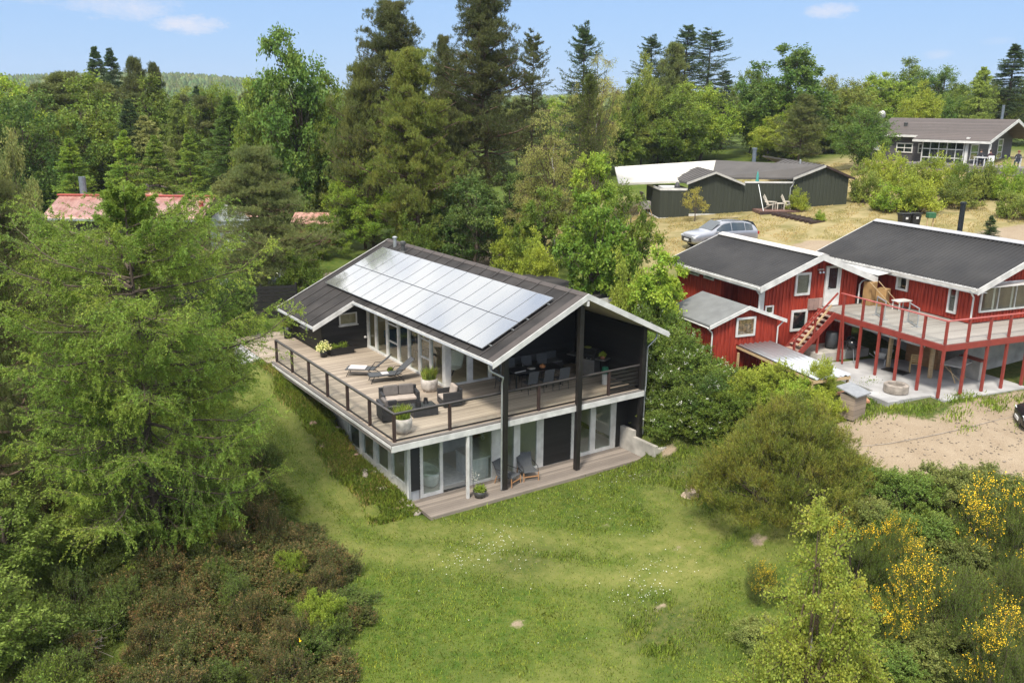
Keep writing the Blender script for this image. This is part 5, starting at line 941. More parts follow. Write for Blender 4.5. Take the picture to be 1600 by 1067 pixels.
# on the deck: boxes, planks, glass frames
for i, (x, y, s, h_) in enumerate(((2.75,7.0,.45,1.15),(3.2,6.6,.5,.85))): o = MB().box(-s/2,-s/2,0,s/2,s/2,h_).build('cardboard_box', CARD, bevel=.01); o.location = rw_(x,y,5.13); o.rotation_euler = (0,0,.2*i); tag(o, ('tall cardboard box in the corner of the raised deck','lower cardboard box leaning in the corner of the raised deck')[i], 'box', 'cardboard boxes on the raised deck')
for i in range(2): o = MB().beam((2.3+i*.55,6.6,6.35),(3.2+i*.55,6.1,5.3),.12,.03).build('loose_plank', PINEW); o.location = RO; o.rotation_euler = (0,0,RZr); tag(o, ('left pine plank leaning on the cardboard boxes','right pine plank leaning under the deck window')[i], 'plank', 'pine planks leaning on the raised deck')
pw = rthing('workbench', 'small white workbench beside the leaning planks', 'workbench', 3.4, 5.6, 5.13); MB().box(-.4,-.25,.42,.4,.25,.47).build('top', WHITE, pw)
for sx in (-.33,.33):
    for sy in (-.2,.2): MB().box(sx-.02,sy-.02,0,sx+.02,sy+.02,.42).build('leg', WHITE, pw)
for i, (x, y) in enumerate(((1.2,4.7),(1.5,3.1))):
    g = rthing('glass_screen', ('left free standing glass screen with a pale frame on the raised deck','right free standing glass screen with a dark end post on the raised deck')[i], 'glass screen', x, y, 5.13, 1.1, 'glass screens on the raised deck'); mb = MB(); mb.box(-.6,-.02,.03,.6,.02,.07); mb.box(-.6,-.02,.83,.6,.02,.87); mb.box(-.6,-.02,.07,-.56,.02,.83); mb.box(.56,-.02,.07,.6,.02,.83); mb.build('frame', GALV, g); MB().box(-.56,-.004,.07,.56,.004,.83).build('glass', GLASSR, g); MB().box(-.5,-.2,0,-.45,.2,.03).build('foot', GALV, g); MB().box(.45,-.2,0,.5,.2,.03).build('foot', GALV, g)
# ================================================================ green house on the slope
ga = R(31); GO = (33.5,22.4,0)
def gw_(x, y, z=0): return (GO[0]+x*math.cos(ga)+y*math.sin(ga), GO[1]-x*math.sin(ga)+y*math.cos(ga), z)
GH = thing('green_timber_house', 'long dark green timber house with grey gable roofs and a pale roof behind', 'house', GO, -ga)
gcl = lambda name, ax, pos, a0, a1, z0, zf, out, **k: vclad(name, ax, pos, a0, a1, z0, zf, out, GH, m=GREENW, pitch=.28, **k)
az_ = lambda x: 9.85-.38*abs(x-4.0); bz_ = lambda x: 10.38-.40*abs(x-12.25)
gcl('front_wall', 'y', 0, 0, 2.05, 6.3, lambda a: 8.5, -1); gcl('front_wall', 'y', .02, 2.05, 6.3, 6.4, lambda a: az_(a)-.12, -1, skip=(4.0,)); gcl('front_wall', 'y', 0, 6.3, 10.1, 6.6, lambda a: 9.05, -1)
gcl('gable_wall', 'y', -.1, 10.1, 14.2, 6.6, lambda a: bz_(a)-.13, -1, skip=(12.25,)); gcl('side_wall', 'x', 14.2, 0, 14, 6.6, lambda a: 9.4, 1); gcl('side_wall', 'x', 0, 0, 5, 6.2, lambda a: 8.5, -1)
mb = MB(); mb.box(-.0,-.13,5.9,2.2,-.03,6.42); mb.box(2.2,-.14,6.0,7.25,-.04,6.72); mb.box(-.12,0,5.9,-.03,4,6.4); mb.build('plinth', WHITE, GH)
def gslope(f, x0, x1, y0, y1, m, name='roof'):
    mb = MB(); mb.add([(x0,y0,f(x0)),(x1,y0,f(x1)),(x1,y1,f(x1)),(x0,y1,f(x0)),(x0,y0,f(x0)-.12),(x1,y0,f(x1)-.12),(x1,y1,f(x1)-.12),(x0,y1,f(x0)-.12)], [(0,1,2,3),(4,7,6,5),(0,4,5,1),(1,5,6,2),(2,6,7,3),(3,7,4,0)]); r_ = mb.build(name, m, GH)
    mb = MB(); k = y0+.5
    while k < y1: mb.beam((x0,k,f(x0)+.02),(x1,k,f(x1)+.02),.06,.05); k += .8
    mb.build('rib', m, r_); return r_
gslope(az_, 1.9, 4.0, -.35, 7.0, FELTG); gslope(az_, 4.0, 6.2, -.35, 7.0, FELTG); gslope(bz_, 9.9, 12.25, -.4, 8.2, FELTG); gslope(bz_, 12.25, 14.5, -.4, 14, FELTG)
# long roof running back to the left from the right gable, and the pale roof behind
pr1 = [(12.25,-.4+8.6,10.38),(6.4,10.5,10.2)]
mb = MB(); mb.add([(12.25,.2,10.37),(5.7,5.9,10.37),(4.4,2.2,9.25),(9.9,.0,9.42),(12.25,.2,10.25),(5.7,5.9,10.25),(4.4,2.2,9.13),(9.9,.0,9.30)], [(0,1,2,3),(4,7,6,5),(0,4,5,1),(1,5,6,2),(2,6,7,3),(3,7,4,0)]); mb.build('roof', FELTG, GH)
mb = MB(); mb.add([(5.7,5.9,10.36),(-2.0,9.0,9.6),(-2.9,1.7,8.8),(1.5,2.4,8.95),(5.9,1.0,9.1),(5.7,5.9,10.2),(-2.0,9.0,9.45),(-2.9,1.7,8.65),(1.5,2.4,8.8),(5.9,1.0,8.95)], [(0,1,2,3,4),(9,8,7,6,5),(0,5,6,1),(1,6,7,2),(2,7,8,3),(3,8,9,4),(4,9,5,0)]); mb.build('pale_roof', FELTW, GH)
MB().box(.02,.02,8.44,2.4,4.8,8.50).build('flat_roof', FELTG, GH); mb = MB(); mb.box(-.06,-.09,8.45,2.0,-.062,8.62); mb.box(-.09,-.06,8.45,-.062,4.8,8.62); mb.box(6.3,-.09,9.02,10.1,-.062,9.15); mb.build('white_coping', WHITE, GH)
MB().box(.3,.6,8.51,1.6,2.4,8.62).build('roof_light', WHITE, GH)
rake(GH, 1.85, az_(1.85)+.02, 4.0, 9.87, -.36, .16, m=mat('grey_trim', (.42,.41,.38), rough=.6)); rake(GH, 4.0, 9.87, 6.25, az_(6.25)+.02, -.36, .16, m=MATS['grey_trim']); rake(GH, 9.85, bz_(9.85)+.02, 12.25, 10.40, -.41, .16, m=MATS['grey_trim']); rake(GH, 12.25, 10.40, 14.55, bz_(14.55)+.02, -.41, .16, m=BROWNP)
MB().tube([(9.95,-.25,9.3),(9.95,-.2,8.9),(9.8,-.14,8.7),(9.8,-.14,7.0)],.045,8).build('downpipe', GALV, GH)
mb = MB(); mb.tube([(8.6,5.2,9.3),(8.6,5.2,11.3)],.16,12); mb.tube([(8.6,5.2,11.25),(8.6,5.2,11.4)],.2,12); mb.build('stove_pipe', mat('blue_grey_steel', (.16,.19,.22), rough=.5, metal=.3), GH)
MB().lathe((11.8,3.6,10.0),[(.0,0),(.07,0),(.07,.55),(0,.6)],10).build('roof_vent', GALV, GH); mb = MB(); mb.lathe((2.9,-.13,7.9),[(0,-.05),(.07,-.03),(.07,.04),(0,.06)],8); mb.build('wall_lamp', WHITE, GH)
MB().lathe((1.3,.3,8.51),[(0,0),(.22,0),(.22,.25),(.1,.5),(0,.55)],12).build('roof_cowl', mat('dark_cowl', (.05,.05,.055), rough=.6), GH)
gg = thing('folded_parasol', 'folded turquoise parasol standing behind the wall of the green house', 'parasol', gw_(7.6,1.0,8.0), 0); gg.scale = (.7,.7,.7); MB().lathe((0,0,.7),[(.03,0),(.22,.1),(.2,.9),(.12,1.5),(.03,1.9),(0,1.95)],10).build('canopy', mat('turquoise_cloth', (.06,.30,.26), rough=.9), gg, smooth=True); MB().tube([(0,0,-.6),(0,0,2.8)],.025,8).build('pole', STEEL, gg)
gd = thing('wooden_terrace', 'low red brown terrace in front of the green house', 'terrace', GO, -ga); RBW = boards('red_brown_boards', (.13,.065,.05), 1, .14, var=.25, grain=(2,20), col2=(.24,.14,.11)); MB().box(7.0,-2.0,6.95,10.4,-.15,7.16).build('boards', RBW, gd); MB().box(6.98,-2.04,6.55,10.4,-2.003,7.10).build('skirt', BROWNP, gd); MB().tube([(7.25,-1.95,7.16),(7.05,-1.0,9.0)],.03,6).build('brace', GALV, gd)
gs = thing('garden_steps', 'flight of nine dark sleeper steps running down from the terrace', 'steps', (0,0,0))
pts_ = [Vector(gw_(8.3,-2.4)), Vector(gw_(9.6,-6.2))]
for k in range(9):
    f = k/8; p = pts_[0].lerp(pts_[1], f); z = hz(p.x, p.y)+.06; MB().obox((p.x,p.y,z),(1.35,.22,.16),rz=-.1).build('step', BROWNP, gs)
# adirondack style chairs and table
CREAM = mat('cream_paint', (.55,.50,.42), rough=.7)
def deckchair(root):
    MB().obox((0,-.05,.36),(.5,.55,.04),rx=R(-8)).build('seat', CREAM, root); mb = MB()
    for k in range(5): x = -.2+k*.1; mb.beam((x*.9,.2,.36),(x*1.15,.52,1.08-abs(k-2)*.07),.085,.02)
    mb.build('backrest', CREAM, root)
    for s in (-.28,.28): MB().beam((s,-.3,0),(s,-.3,.55),.07,.04).build('leg', CREAM, root); MB().beam((s,.45,.0),(s,-.1,.36),.08,.03).build('leg', CREAM, root); MB().box(s-.07,-.38,.55,s+.07,.32,.58).build('armrest', CREAM, root)
dc = thing('slatted_armchair', 'left cream slatted armchair on the terrace of the green house', 'chair', gw_(8.1,-.9,7.165), -ga+.9, 'cream armchairs on the terrace'); deckchair(dc); d2 = copy_tree(dc); d2.location = gw_(9.5,-.75,7.165); d2['label'] = 'right cream slatted armchair on the terrace of the green house'
tt = thing('low_table', 'low cream table between the two slatted armchairs', 'table', gw_(8.85,-.8,7.165), -ga); MB().box(-.3,-.3,.42,.3,.3,.46).build('tabletop', CREAM, tt)
for sx in (-.25,.25):
    for sy in (-.25,.25): MB().box(sx-.03,sy-.03,0,sx+.03,sy+.03,.42).build('leg', CREAM, tt)
# cement mixer beside the left end
cm = thing('cement_mixer', 'grey cement mixer with a dark raised cover at the left end of the green house', 'cement mixer', gw_(-.75,1.6,6.35), 1.2)
MB().box(-.35,-.3,.55,.35,.3,1.15).build('body', mat('mixer_grey', (.30,.28,.27), rough=.6), cm, bevel=.04); o = MB().lathe((0,0,0),[(0,0),(.2,.0),(.2,.04),(0,.04)],16).build('fan_opening', mat('dark_red', (.12,.02,.02), rough=.6), cm); o.rotation_euler = (R(90),0,0); o.location = (0,-.30,.85); MB().obox((0,.25,1.5),(.72,.05,.8),rx=R(-25)).build('cover', mat('cover_grey', (.09,.09,.10), rough=.4), cm)
for s in (-.3,.3): MB().tube([(s,-.25,.6),(s*1.1,-.45,0)],.03,6).build('leg', PINEW, cm); MB().tube([(s,.25,.6),(s*1.1,.4,0)],.03,6).build('leg', PINEW, cm)
# ================================================================ grey house far right
FO = (65.09,17.79,0); fa = R(84); 
def fw2(x, y, z=0): return (FO[0]+x*math.cos(fa)+y*math.sin(fa), FO[1]-x*math.sin(fa)+y*math.cos(fa), z)
FH = thing('grey_tiled_house', 'far grey timber house with a brown tiled roof and tall white framed windows', 'house', FO, -fa)
TILEB = boards('brown_roof_tiles', (.085,.068,.058), 2, .13, var=.2, gap=.2, gapcol=.55, grain=(3,3), col2=(.125,.10,.088))
GREYB = boards('grey_house_boards', (.085,.08,.085), 2, .17, var=.15, gap=.1, gapcol=.5, grain=(1,9))
gz = 9.4; fz = lambda y: 13.75-.345*abs(y-4.3)
def fsl(x0, x1, y0, y1, name='roof', m=None):
    mb = MB(); mb.add([(x0,y0,fz(y0)),(x1,y0,fz(y0)),(x1,y1,fz(y1)),(x0,y1,fz(y1)),(x0,y0,fz(y0)-.15),(x1,y0,fz(y0)-.15),(x1,y1,fz(y1)-.15),(x0,y1,fz(y1)-.15)], [(0,1,2,3),(4,7,6,5),(0,4,5,1),(1,5,6,2),(2,6,7,3),(3,7,4,0)]); return mb.build(name, m or TILEB, FH)
fsl(-8.8, 3.0, .0, 4.3); fsl(-8.8, 3.0, 4.3, 9.0); fsl(-3.8, 3.0, -1.0, 0)
MB().box(-8.6,.5,gz,-3.2,.62,12.1).build('front_wall', GREYB, FH); MB().box(-3.2,-.4,gz,-3.1,.5,12.0).build('front_wall', GREYB, FH); MB().box(-3.2,-.5,gz,.9,-.42,9.9).build('front_wall', GREYB, FH)
MB().box(-3.1,1.2,gz,.9,1.3,12.0).build('inner_wall', mat('dark_interior', (.05,.05,.055), rough=.8), FH)
mb = MB(); mb.prism([(-.5,gz),(8.6,gz),(8.6,12.1),(4.3,13.55),(-.5,11.9)],'x',1.0,1.1); mb.build('gable_wall', GREYB, FH)
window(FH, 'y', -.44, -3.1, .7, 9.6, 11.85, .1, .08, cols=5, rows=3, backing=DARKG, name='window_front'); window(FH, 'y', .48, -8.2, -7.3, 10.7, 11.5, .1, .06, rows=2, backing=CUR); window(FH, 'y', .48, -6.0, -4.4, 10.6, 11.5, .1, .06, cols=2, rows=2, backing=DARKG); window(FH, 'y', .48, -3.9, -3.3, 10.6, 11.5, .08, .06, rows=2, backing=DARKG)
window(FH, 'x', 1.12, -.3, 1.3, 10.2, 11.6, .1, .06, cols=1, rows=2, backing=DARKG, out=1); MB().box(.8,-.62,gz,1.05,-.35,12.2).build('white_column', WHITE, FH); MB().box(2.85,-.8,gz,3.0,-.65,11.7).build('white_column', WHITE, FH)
mb = MB(); mb.box(-8.9,-.06,fz(0)-.22,-3.7,-.01,fz(0)-.02); mb.box(-3.8,-1.06,fz(-1)-.22,3.0,-1.01,fz(-1)-.02); mb.build('fascia', WHITE, FH)
mb = MB(); 
for y0, y1 in ((-1.05,4.3),(4.3,9.0)): mb.add([(3.03,y0,fz(y0)+.04),(3.03,y1,fz(y1)+.04),(3.0,y1,fz(y1)+.04),(3.0,y0,fz(y0)+.04),(3.03,y0,fz(y0)-.24),(3.03,y1,fz(y1)-.24),(3.0,y1,fz(y1)-.24),(3.0,y0,fz(y0)-.24)], [(0,1,2,3),(4,7,6,5),(0,4,5,1),(1,5,6,2),(2,6,7,3),(3,7,4,0)])
mb.build('bargeboard', WHITE, FH)
for x, y in ((-8.3,2.2),(-6.2,2.2)): MB().lathe((x,y,fz(y)-.02),[(.0,0),(.16,0),(.16,.2),(.2,.22),(.2,.32),(0,.36)],10).build('roof_vent', mat('dark_vent', (.06,.062,.06)), FH)
MB().tube([(1.2,5.2,13.2),(1.2,5.2,15.0)],.12,10).build('flue', MATS['blue_grey_steel'], FH); window(FH, 'x', 1.12, 5.3, 6.4, 10.2, 12.0, .1, .06, rows=3, backing=DARKG, out=1)
sd_ = thing('satellite_dish', 'white satellite dish on a pole left of the grey house', 'satellite dish', (65.11,25.99,0)); o = MB().lathe((0,0,0),[(0,0),(.2,.02),(.38,.09),(.46,.16)],20).build('dish', WHITE, sd_, smooth=True); o.location = (0,0,14.0); o.rotation_euler = (R(100),0,R(-20)); so2 = o.modifiers.new('thickness','SOLIDIFY'); so2.thickness = .02; MB().tube([(0,.05,10),(0,.05,13.9)],.04,8).build('pole', GALV, sd_)
# ================================================================ red tiled house left
TO = (-5.9,41.0,0); ta = math.atan2(7.8, 8.9)-.12
TH = thing('red_tiled_house', 'brown house with a long shiny red tiled roof behind the big larch', 'house', TO, -ta)
tz = lambda y: 8.0-.42*abs(y-2.9)
def tile_roof(x0, x1, y0, y1, zf, parent, m):
    n = int((x1-x0)/.3*6); xs = np.linspace(x0, x1, n+1); wv = .035*np.abs(np.sin((xs-x0)/.3*np.pi)); rows_ = []; ny = max(2, int(abs(y1-y0)/.36)); V = []
    for k in range(ny+1):
        y = y0+(y1-y0)*k/ny; V.append(np.stack([xs, np.full(n+1, y), zf(y)+wv], -1))
        if 0 < k < ny: V.append(np.stack([xs, np.full(n+1, y+.001*np.sign(y1-y0)), zf(y)+wv+(.03 if zf(y1) > zf(y0) else -.03)*-1], -1))
    V = np.array(V); r_, c_ = V.shape[:2]; i, j = np.meshgrid(np.arange(r_-1), np.arange(c_-1), indexing='ij'); F = np.stack([i*c_+j, i*c_+j+1, (i+1)*c_+j+1, (i+1)*c_+j], -1).reshape(-1, 4); return npmesh('roof', V.reshape(-1,3), F, m, parent)
tile_roof(0, 11.0, -.1, 2.9, tz, TH, DPINK); tile_roof(0, 11.0, 5.9, 2.9, tz, TH, DPINK)
MB().box(-.1,2.75,8.02,11.1,3.05,8.12).build('ridge_cap', mat('red_ridge', (.42,.10,.08), rough=.5), TH)
DBR = boards('dark_brown_boards', (.045,.03,.025), 2, .18, var=.2, grain=(1,10)); MB().box(.4,.4,4.0,10.6,5.4,6.75).build('wall', DBR, TH); mb = MB(); mb.prism([(.4,6.75),(5.4,6.75),(2.9,7.85)],'x',10.55,10.6); mb.build('gable', DBR, TH); MB().box(-.1,-.16,6.62,11.1,-.1,6.76).build('gutter', GALV, TH); MB().lathe((10.4,1.7,7.45),[(0,0),(.15,0),(.15,.25),(.22,.28),(.1,.4),(0,.42)],10).build('roof_vent', mat('red_vent', (.35,.06,.05)), TH)
mb = MB(); mb.tube([(.9,4.6,7.0),(.9,4.6,9.2)],.25,10); mb.build('chimney', MATS['blue_grey_steel'], TH)
def hip(name, label, x, y, z, s, h_, m, rz, wall, wz):
    t = thing(name, label, 'house' if s > 2.5 else 'shed', (x,y,0), rz); mb = MB(); mb.add([(-s,-s,z),(s,-s,z),(s,s,z),(-s,s,z),(0,0,z+h_)], [(0,1,4),(1,2,4),(2,3,4),(3,0,4),(3,2,1,0)]); mb.build('roof', m, t); MB().box(-s*.85,-s*.85,wz,s*.85,s*.85,z-.02).build('wall', wall, t); return t
hip('hipped_house', 'low hipped red roof just behind the long red tiled roof', 2.4,46.0,6.9,2.9,1.7,DPINK,-ta,DBR,4); hip('small_tiled_house', 'small red hipped roof half hidden by the layered pine', 9.4,41.5,6.2,2.4,1.6,DPINK,-ta,DBR,4)
gh = thing('glasshouse', 'small pale glasshouse with a ridged roof right of the red tiled roof', 'greenhouse', (5.9,38.6,0), -ta+.4); PG = mat('pale_polycarbonate', (.52,.56,.56), rough=.3, var=.05, bump=0); mb = MB(); mb.prism([(-1.5,6.3),(0,7.2),(1.5,6.3)],'y',-1.9,1.9); mb.build('roof', PG, gh); MB().box(-1.4,-1.8,4.2,1.4,1.8,6.3).build('wall', PG, gh)
mb = MB(); 
for k in range(7): y = -1.9+k*.633; mb.beam((-1.52,y,6.33),(0,y,7.23),.04,.04); mb.beam((0,y,7.23),(1.52,y,6.33),.04,.04)
mb.build('glazing_bar', WHITE, gh)
rs_ = thing('red_garden_shed', 'dark red garden shed with a pinkish roof behind the layered pine', 'shed', (12.2,36.2,0), -ta); MB().box(-1.6,-1.3,4.2,1.6,1.3,6.0).build('wall', boards('shed_boards', (.12,.025,.02), 0, .15, var=.2), rs_); mb = MB(); mb.prism([(-1.6,5.95),(0,6.5),(1.6,5.95),(1.6,6.05),(0,6.62),(-1.6,6.05)],'x',-1.9,1.9); mb.build('roof', DPINK, rs_)
# ================================================================ fence, path, bins, prop
fn_ = thing('black_fence', 'tall black board fence at the far end of the deck', 'fence', (0,0,0)); P0, P1 = Vector((-3.2,21.8,0)), Vector((4.0,19.7,0))
for k in range(10): z = 2.75+k*.2; mb = MB(); mb.beam(P0+Vector((0,0,z+.1)), P1+Vector((0,0,z+.1)), .03, .185); mb.build('board', BLACKW, fn_)
for f in (0,.25,.5,.75,1): p = P0.lerp(P1, f); MB().box(p.x-.05,p.y+.03,2.6,p.x+.05,p.y+.13,4.85).build('post', BLACKP, fn_)
tag(MB().box(-2.3,12.9,2.3,-.32,21.2,2.77).build('path', SLAB), kind='structure')
def bin_(label, x, y):
    t = thing('wheeled_bin', label, 'bin', (x,y,hz(x,y)), -.5, 'wheeled bins behind the red house'); mb = MB(); mb.add([(-.24,-.28,.1),(.24,-.28,.1),(.24,.25,.1),(-.24,.25,.1),(-.29,-.36,1.0),(.29,-.36,1.0),(.29,.34,1.0),(-.29,.34,1.0)], [(0,3,2,1),(4,5,6,7),(0,1,5,4),(1,2,6,5),(2,3,7,6),(3,0,4,7)]); mb.build('body', BLKPL, t, bevel=.03); MB().obox((0,0,1.05),(.64,.78,.07),rx=R(-3)).build('lid', BLKPL, t, bevel=.02); MB().box(-.08,-.385,.72,.08,-.365,.86).build('sticker', WHITE, t)
    for s in (-.25,.25): o = MB().lathe((0,0,-.03),[(0,0),(.1,0),(.1,.06),(0,.06)],12).build('wheel', BLKPL, t); o.rotation_euler = (0,R(90),0); o.location = (s,.28,.1)
    return t
bin_('left black wheeled bin on the dry lawn behind the red roof', 40.5,6.95); bin_('right black wheeled bin on the dry lawn behind the red roof', 41.05,6.57)
mb_ = thing('green_mailbox', 'green mailbox on two posts right of the wheeled bins', 'mailbox', (41.8,5.9,hz(41.8,5.9)), -.5); MB().box(-.25,-.2,.75,.25,.2,1.1).build('box_body', mat('green_metal', (.03,.12,.05), rough=.5), mb_, bevel=.02)
for s in (-.2,.2): MB().box(s-.03,-.03,0,s+.03,.03,.75).build('post', PINEW, mb_)
# stump
sp_ = thing('tree_stump', 'pale cut tree stump with a dark top at the edge of the lawn', 'stump', (9.9,-4.85,hz(9.9,-4.85)-.05), 0); mb = MB(); rr_ = random.Random(2)
prof = []; mb.lathe((0,0,0),[(.34,0),(.27,.15),(.25,.42)],14); o = mb.build('trunk', mat('stump_bark', (.42,.33,.24), rough=.95, var=.35, scale=9, bump=.7), sp_)
for v in o.data.vertices: k = rr_.uniform(.85,1.2); v.co.x *= k; v.co.y *= k; v.co.z += rr_.uniform(-.03,.05) if v.co.z > .3 else 0
o.rotation_euler = (R(14),R(-6),0); o = MB().lathe((0,0,.415),[(0,0),(.2,.0),(.235,-.02)],14).build('cut_face', mat('stump_face', (.17,.10,.07), rough=.95, var=.3, scale=12), sp_); o.rotation_euler = (R(14),R(-6),0); o.location = (0,0,.035)
o = MB().tube([(x_, y_, hz(x_, y_)+.03) for x_, y_ in [(15.2,-7.8),(15.58,-8.06),(16.2,-8.6),(16.9,-9.02),(17.9,-9.45),(18.98,-9.78),(20.7,-10.1),(22.51,-10.37),(24.5,-10.7)]], .012, 6).build('ground_hose', STONE, smooth=True); tag(o, 'thin dark hose lying across the sandy yard', 'hose')
ir = thing('iris_plant', 'clump of long iris leaves with a yellow flower at the bottom edge', 'plant', (-5.68,-6.03,hz(-5.68,-6.03))); ri = np.random.default_rng(3); blades('leaves', np.stack([ri.normal(0,.16,70), ri.normal(0,.16,70), np.zeros(70)], -1), .85, .035, leafmat('iris_leaf', (.05,.09,.02)), 3, .5, ir); leafobj('flower', sprig(ri, np.array([[-.15,0,.75]]), np.array([[-.15,0,.85]]), 5, .045, .03, 70), leafmat('iris_yellow', (.75,.5,.02)), ir)
bp_ = thing('brush_pile', 'pile of dead grey twigs in the lower left corner', 'brush pile', (-11.2,-2.4,hz(-11.2,-2.4))); S_ = Seg(); a_ = ri.normal(0,.5,(260,3))*np.array([1,1,.25])+np.array([0,0,.45]); a_[:,2] = np.abs(a_[:,2]); d_ = rdir(ri,260)*np.array([1,1,.35])*ri.uniform(.3,.8,(260,1)); S_.add(a_-d_*.5, a_+d_*.5, .009, .004); S_.build(mat('dead_twig', (.20,.17,.14), rough=.95, bump=0), bp_, 'twigs', 4)
# ================================================================ things on the decks
def grasspot(label, x, y, z, r=.34, h_=.52, blade=.55, m=None, n_=420, gm=None, group=None):
    t = thing('planter_pot', label, 'plant pot', (x,y,z), 0, group); MB().lathe((0,0,0),[(0,0),(r*.72,0),(r*.95,h_*.35),(r,h_*.75),(r*.93,h_),(r*.84,h_),(r*.86,h_*.85),(0,h_*.85)],24).build('pot', m or POTC, t, smooth=True)
    rng = np.random.default_rng(int(x*100)); a = rng.uniform(0,6.28,n_); q = r*.75*np.sqrt(rng.random(n_)); P = np.stack([q*np.cos(a), q*np.sin(a), np.full(n_, h_*.84)], -1); blades('grass', P, blade, .013, gm or leafmat('pot_grass', (.20,.26,.07), clump=2), 5, .42, t); return t
grasspot('big pale stone pot of grass at the outer corner of the deck', .78, .80, DZ+.002, .36, .58, .5, group='stone pots with grass'); grasspot('big pale stone pot of fine grass beside the corner column', 3.95, 4.55, DZ+.002, .36, .55, .5, group='stone pots with grass')
def potplant(name, label, x, y, z, r, h_, pm, fol, fh, fr, flower=None, seed=1):
    t = thing(name, label, 'plant pot', (x,y,z)); MB().lathe((0,0,0),[(0,0),(r*.75,0),(r,h_),(r*.9,h_),(r*.88,h_*.9),(0,h_*.9)],20).build('pot', pm, t, smooth=True)
    rng = np.random.default_rng(seed); n_ = 90; A = np.zeros((n_,3)); A[:,2] = h_*.88; D = rdir(rng, n_); D[:,2] = np.abs(D[:,2])*1.1+.15; B = A+nrm(D)*np.array([fr,fr,fh])*rng.uniform(.5,1,(n_,1)); Q = sprig(rng, A, B, 12, .06, .03, 55, .3, .02); leafobj('foliage', Q, fol, t)
    if flower: leafobj('flowers', sprig(rng, A+(B-A)*.8, B, 5, .06, .05, 60, 0, .03), flower, t)
    return t
potplant('flower_pot', 'black pot with a bush of white flowers beside the planter box', 2.25, 11.75, DZ+.002, .2, .36, BLKPL, LM('bright'), .5, .42, leafmat('cream_flowers', (.50,.50,.38), clump=2), 3)
potplant('flower_pot', 'tall black pot with green and reddish plants at the corner of the wing', 2.05, 16.0, DZ+.002, .24, .62, BLKPL, LM('redbrown'), .65, .4, LM('bright'), 4)
potplant('plant_bowl', 'dark glazed bowl with bright leaves on the lower deck', 3.45, -.22, .002, .27, .26, mat('glazed_bowl', (.05,.05,.045), rough=.25), LM('brightleaf'), .32, .3, None, 5)
wp = thing('white_flower_stem', 'tall stems of small white flowers behind the glazed bowl', 'flowers', (3.38,.05,.0)); rngw = np.random.default_rng(9); A = np.zeros((7,3)); B = np.stack([rngw.normal(0,.12,7), rngw.normal(0,.1,7), rngw.uniform(.7,1.05,7)],-1); S_ = Seg(); S_.add(A, B, .006, .003); S_.build(MATS['felt_rib'], wp, 'stem'); leafobj('flowers', sprig(rngw, A+(B-A)*.6, B, 12, .05, .04, 60), mat('white_blossom', (.75,.74,.66), bump=0), wp)
pb = thing('planter_box', 'long black planter box against the wing wall', 'planter box', (3.15,11.85,DZ+.002), 0); mb = MB(); mb.box(-.6,-.22,0,.6,-.19,.34); mb.box(-.6,.19,0,.6,.22,.34); mb.box(-.6,-.19,0,-.57,.19,.34); mb.box(.57,-.19,0,.6,.19,.34); mb.box(-.57,-.19,.22,.57,.19,.28); mb.build('box_body', BLACKW, pb); rngw = np.random.default_rng(12); n_ = 60; A = np.stack([rngw.uniform(-.5,.3,n_), rngw.uniform(-.12,.12,n_), np.full(n_,.28)],-1); B = A+np.stack([rngw.normal(0,.07,n_), rngw.normal(0,.07,n_), rngw.uniform(.1,.28,n_)],-1); leafobj('foliage', sprig(rngw, A, B, 12, .06, .03, 50), LM('brightleaf'), pb)
# sun loungers
def lounger(root):
    fr = MB()
    for s in (-.29,.29): fr.tube([(-.95,s,.30),(.45,s,.32)],.018,6); fr.tube([(.30,s,.32),(1.0,s,.92)],.018,6); 
    fr.tube([(-.95,-.29,.30),(-.95,.29,.30)],.018,6); fr.tube([(1.0,-.29,.92),(1.0,.29,.92)],.018,6); fr.build('frame', BLKPL, root)
    for s in (-.29,.29): MB().tube([(-.75,s,.30),(-.90,s,.0)],.018,6).build('leg', BLKPL, root); MB().tube([(.05,s,.31),(.55,s,.0)],.018,6).build('leg', BLKPL, root); MB().tube([(.1,s*1.12,.30),(.25,s*1.12,.5),(.6,s*1.12,.52)],.018,6).build('armrest', BLKPL, root)
    MB().obox((-.3,0,.325),(1.28,.56,.02)).build('seat_sling', CAST, root); MB().beam((.33,0,.35),(1.0,0,.925),.56,.02).build('backrest_sling', CAST, root)
l1 = thing('sun_lounger', 'sun lounger with a folded white towel, farther from the corner pot', 'sun lounger', (2.75,7.95,DZ+.002), R(-38), 'sun loungers on the deck'); lounger(l1); l2 = copy_tree(l1); l2.location = (3.25,6.75,DZ+.002); l2.rotation_euler = (0,0,R(-14)); l2['label'] = 'sun lounger nearer the sofa set, with a small cloth on its seat'
TOW = mat('towel_white', (.66,.62,.60), rough=1, var=.05)
o = MB().obox((0,0,0),(.75,.52,.04)).build('towel', TOW, bevel=.015); o.location = (2.40,8.22,DZ+.36); o.rotation_euler = (0,0,R(-38)); tag(o, 'folded white towel on the foot of the farther sun lounger', 'towel', 'towels on the loungers')
o = MB().obox((0,0,0),(.30,.30,.03)).build('towel', TOW, bevel=.01); o.location = (3.0,6.8,DZ+.355); o.rotation_euler = (0,0,R(-10)); tag(o, 'small white cloth on the seat of the nearer sun lounger', 'towel', 'towels on the loungers')
potplant('plant_bowl', 'low dark bowl with a yellow green plant between the sun loungers', 3.55, 7.35, DZ+.002, .2, .16, BLKPL, LM('brightleaf'), .3, .22, None, 8)
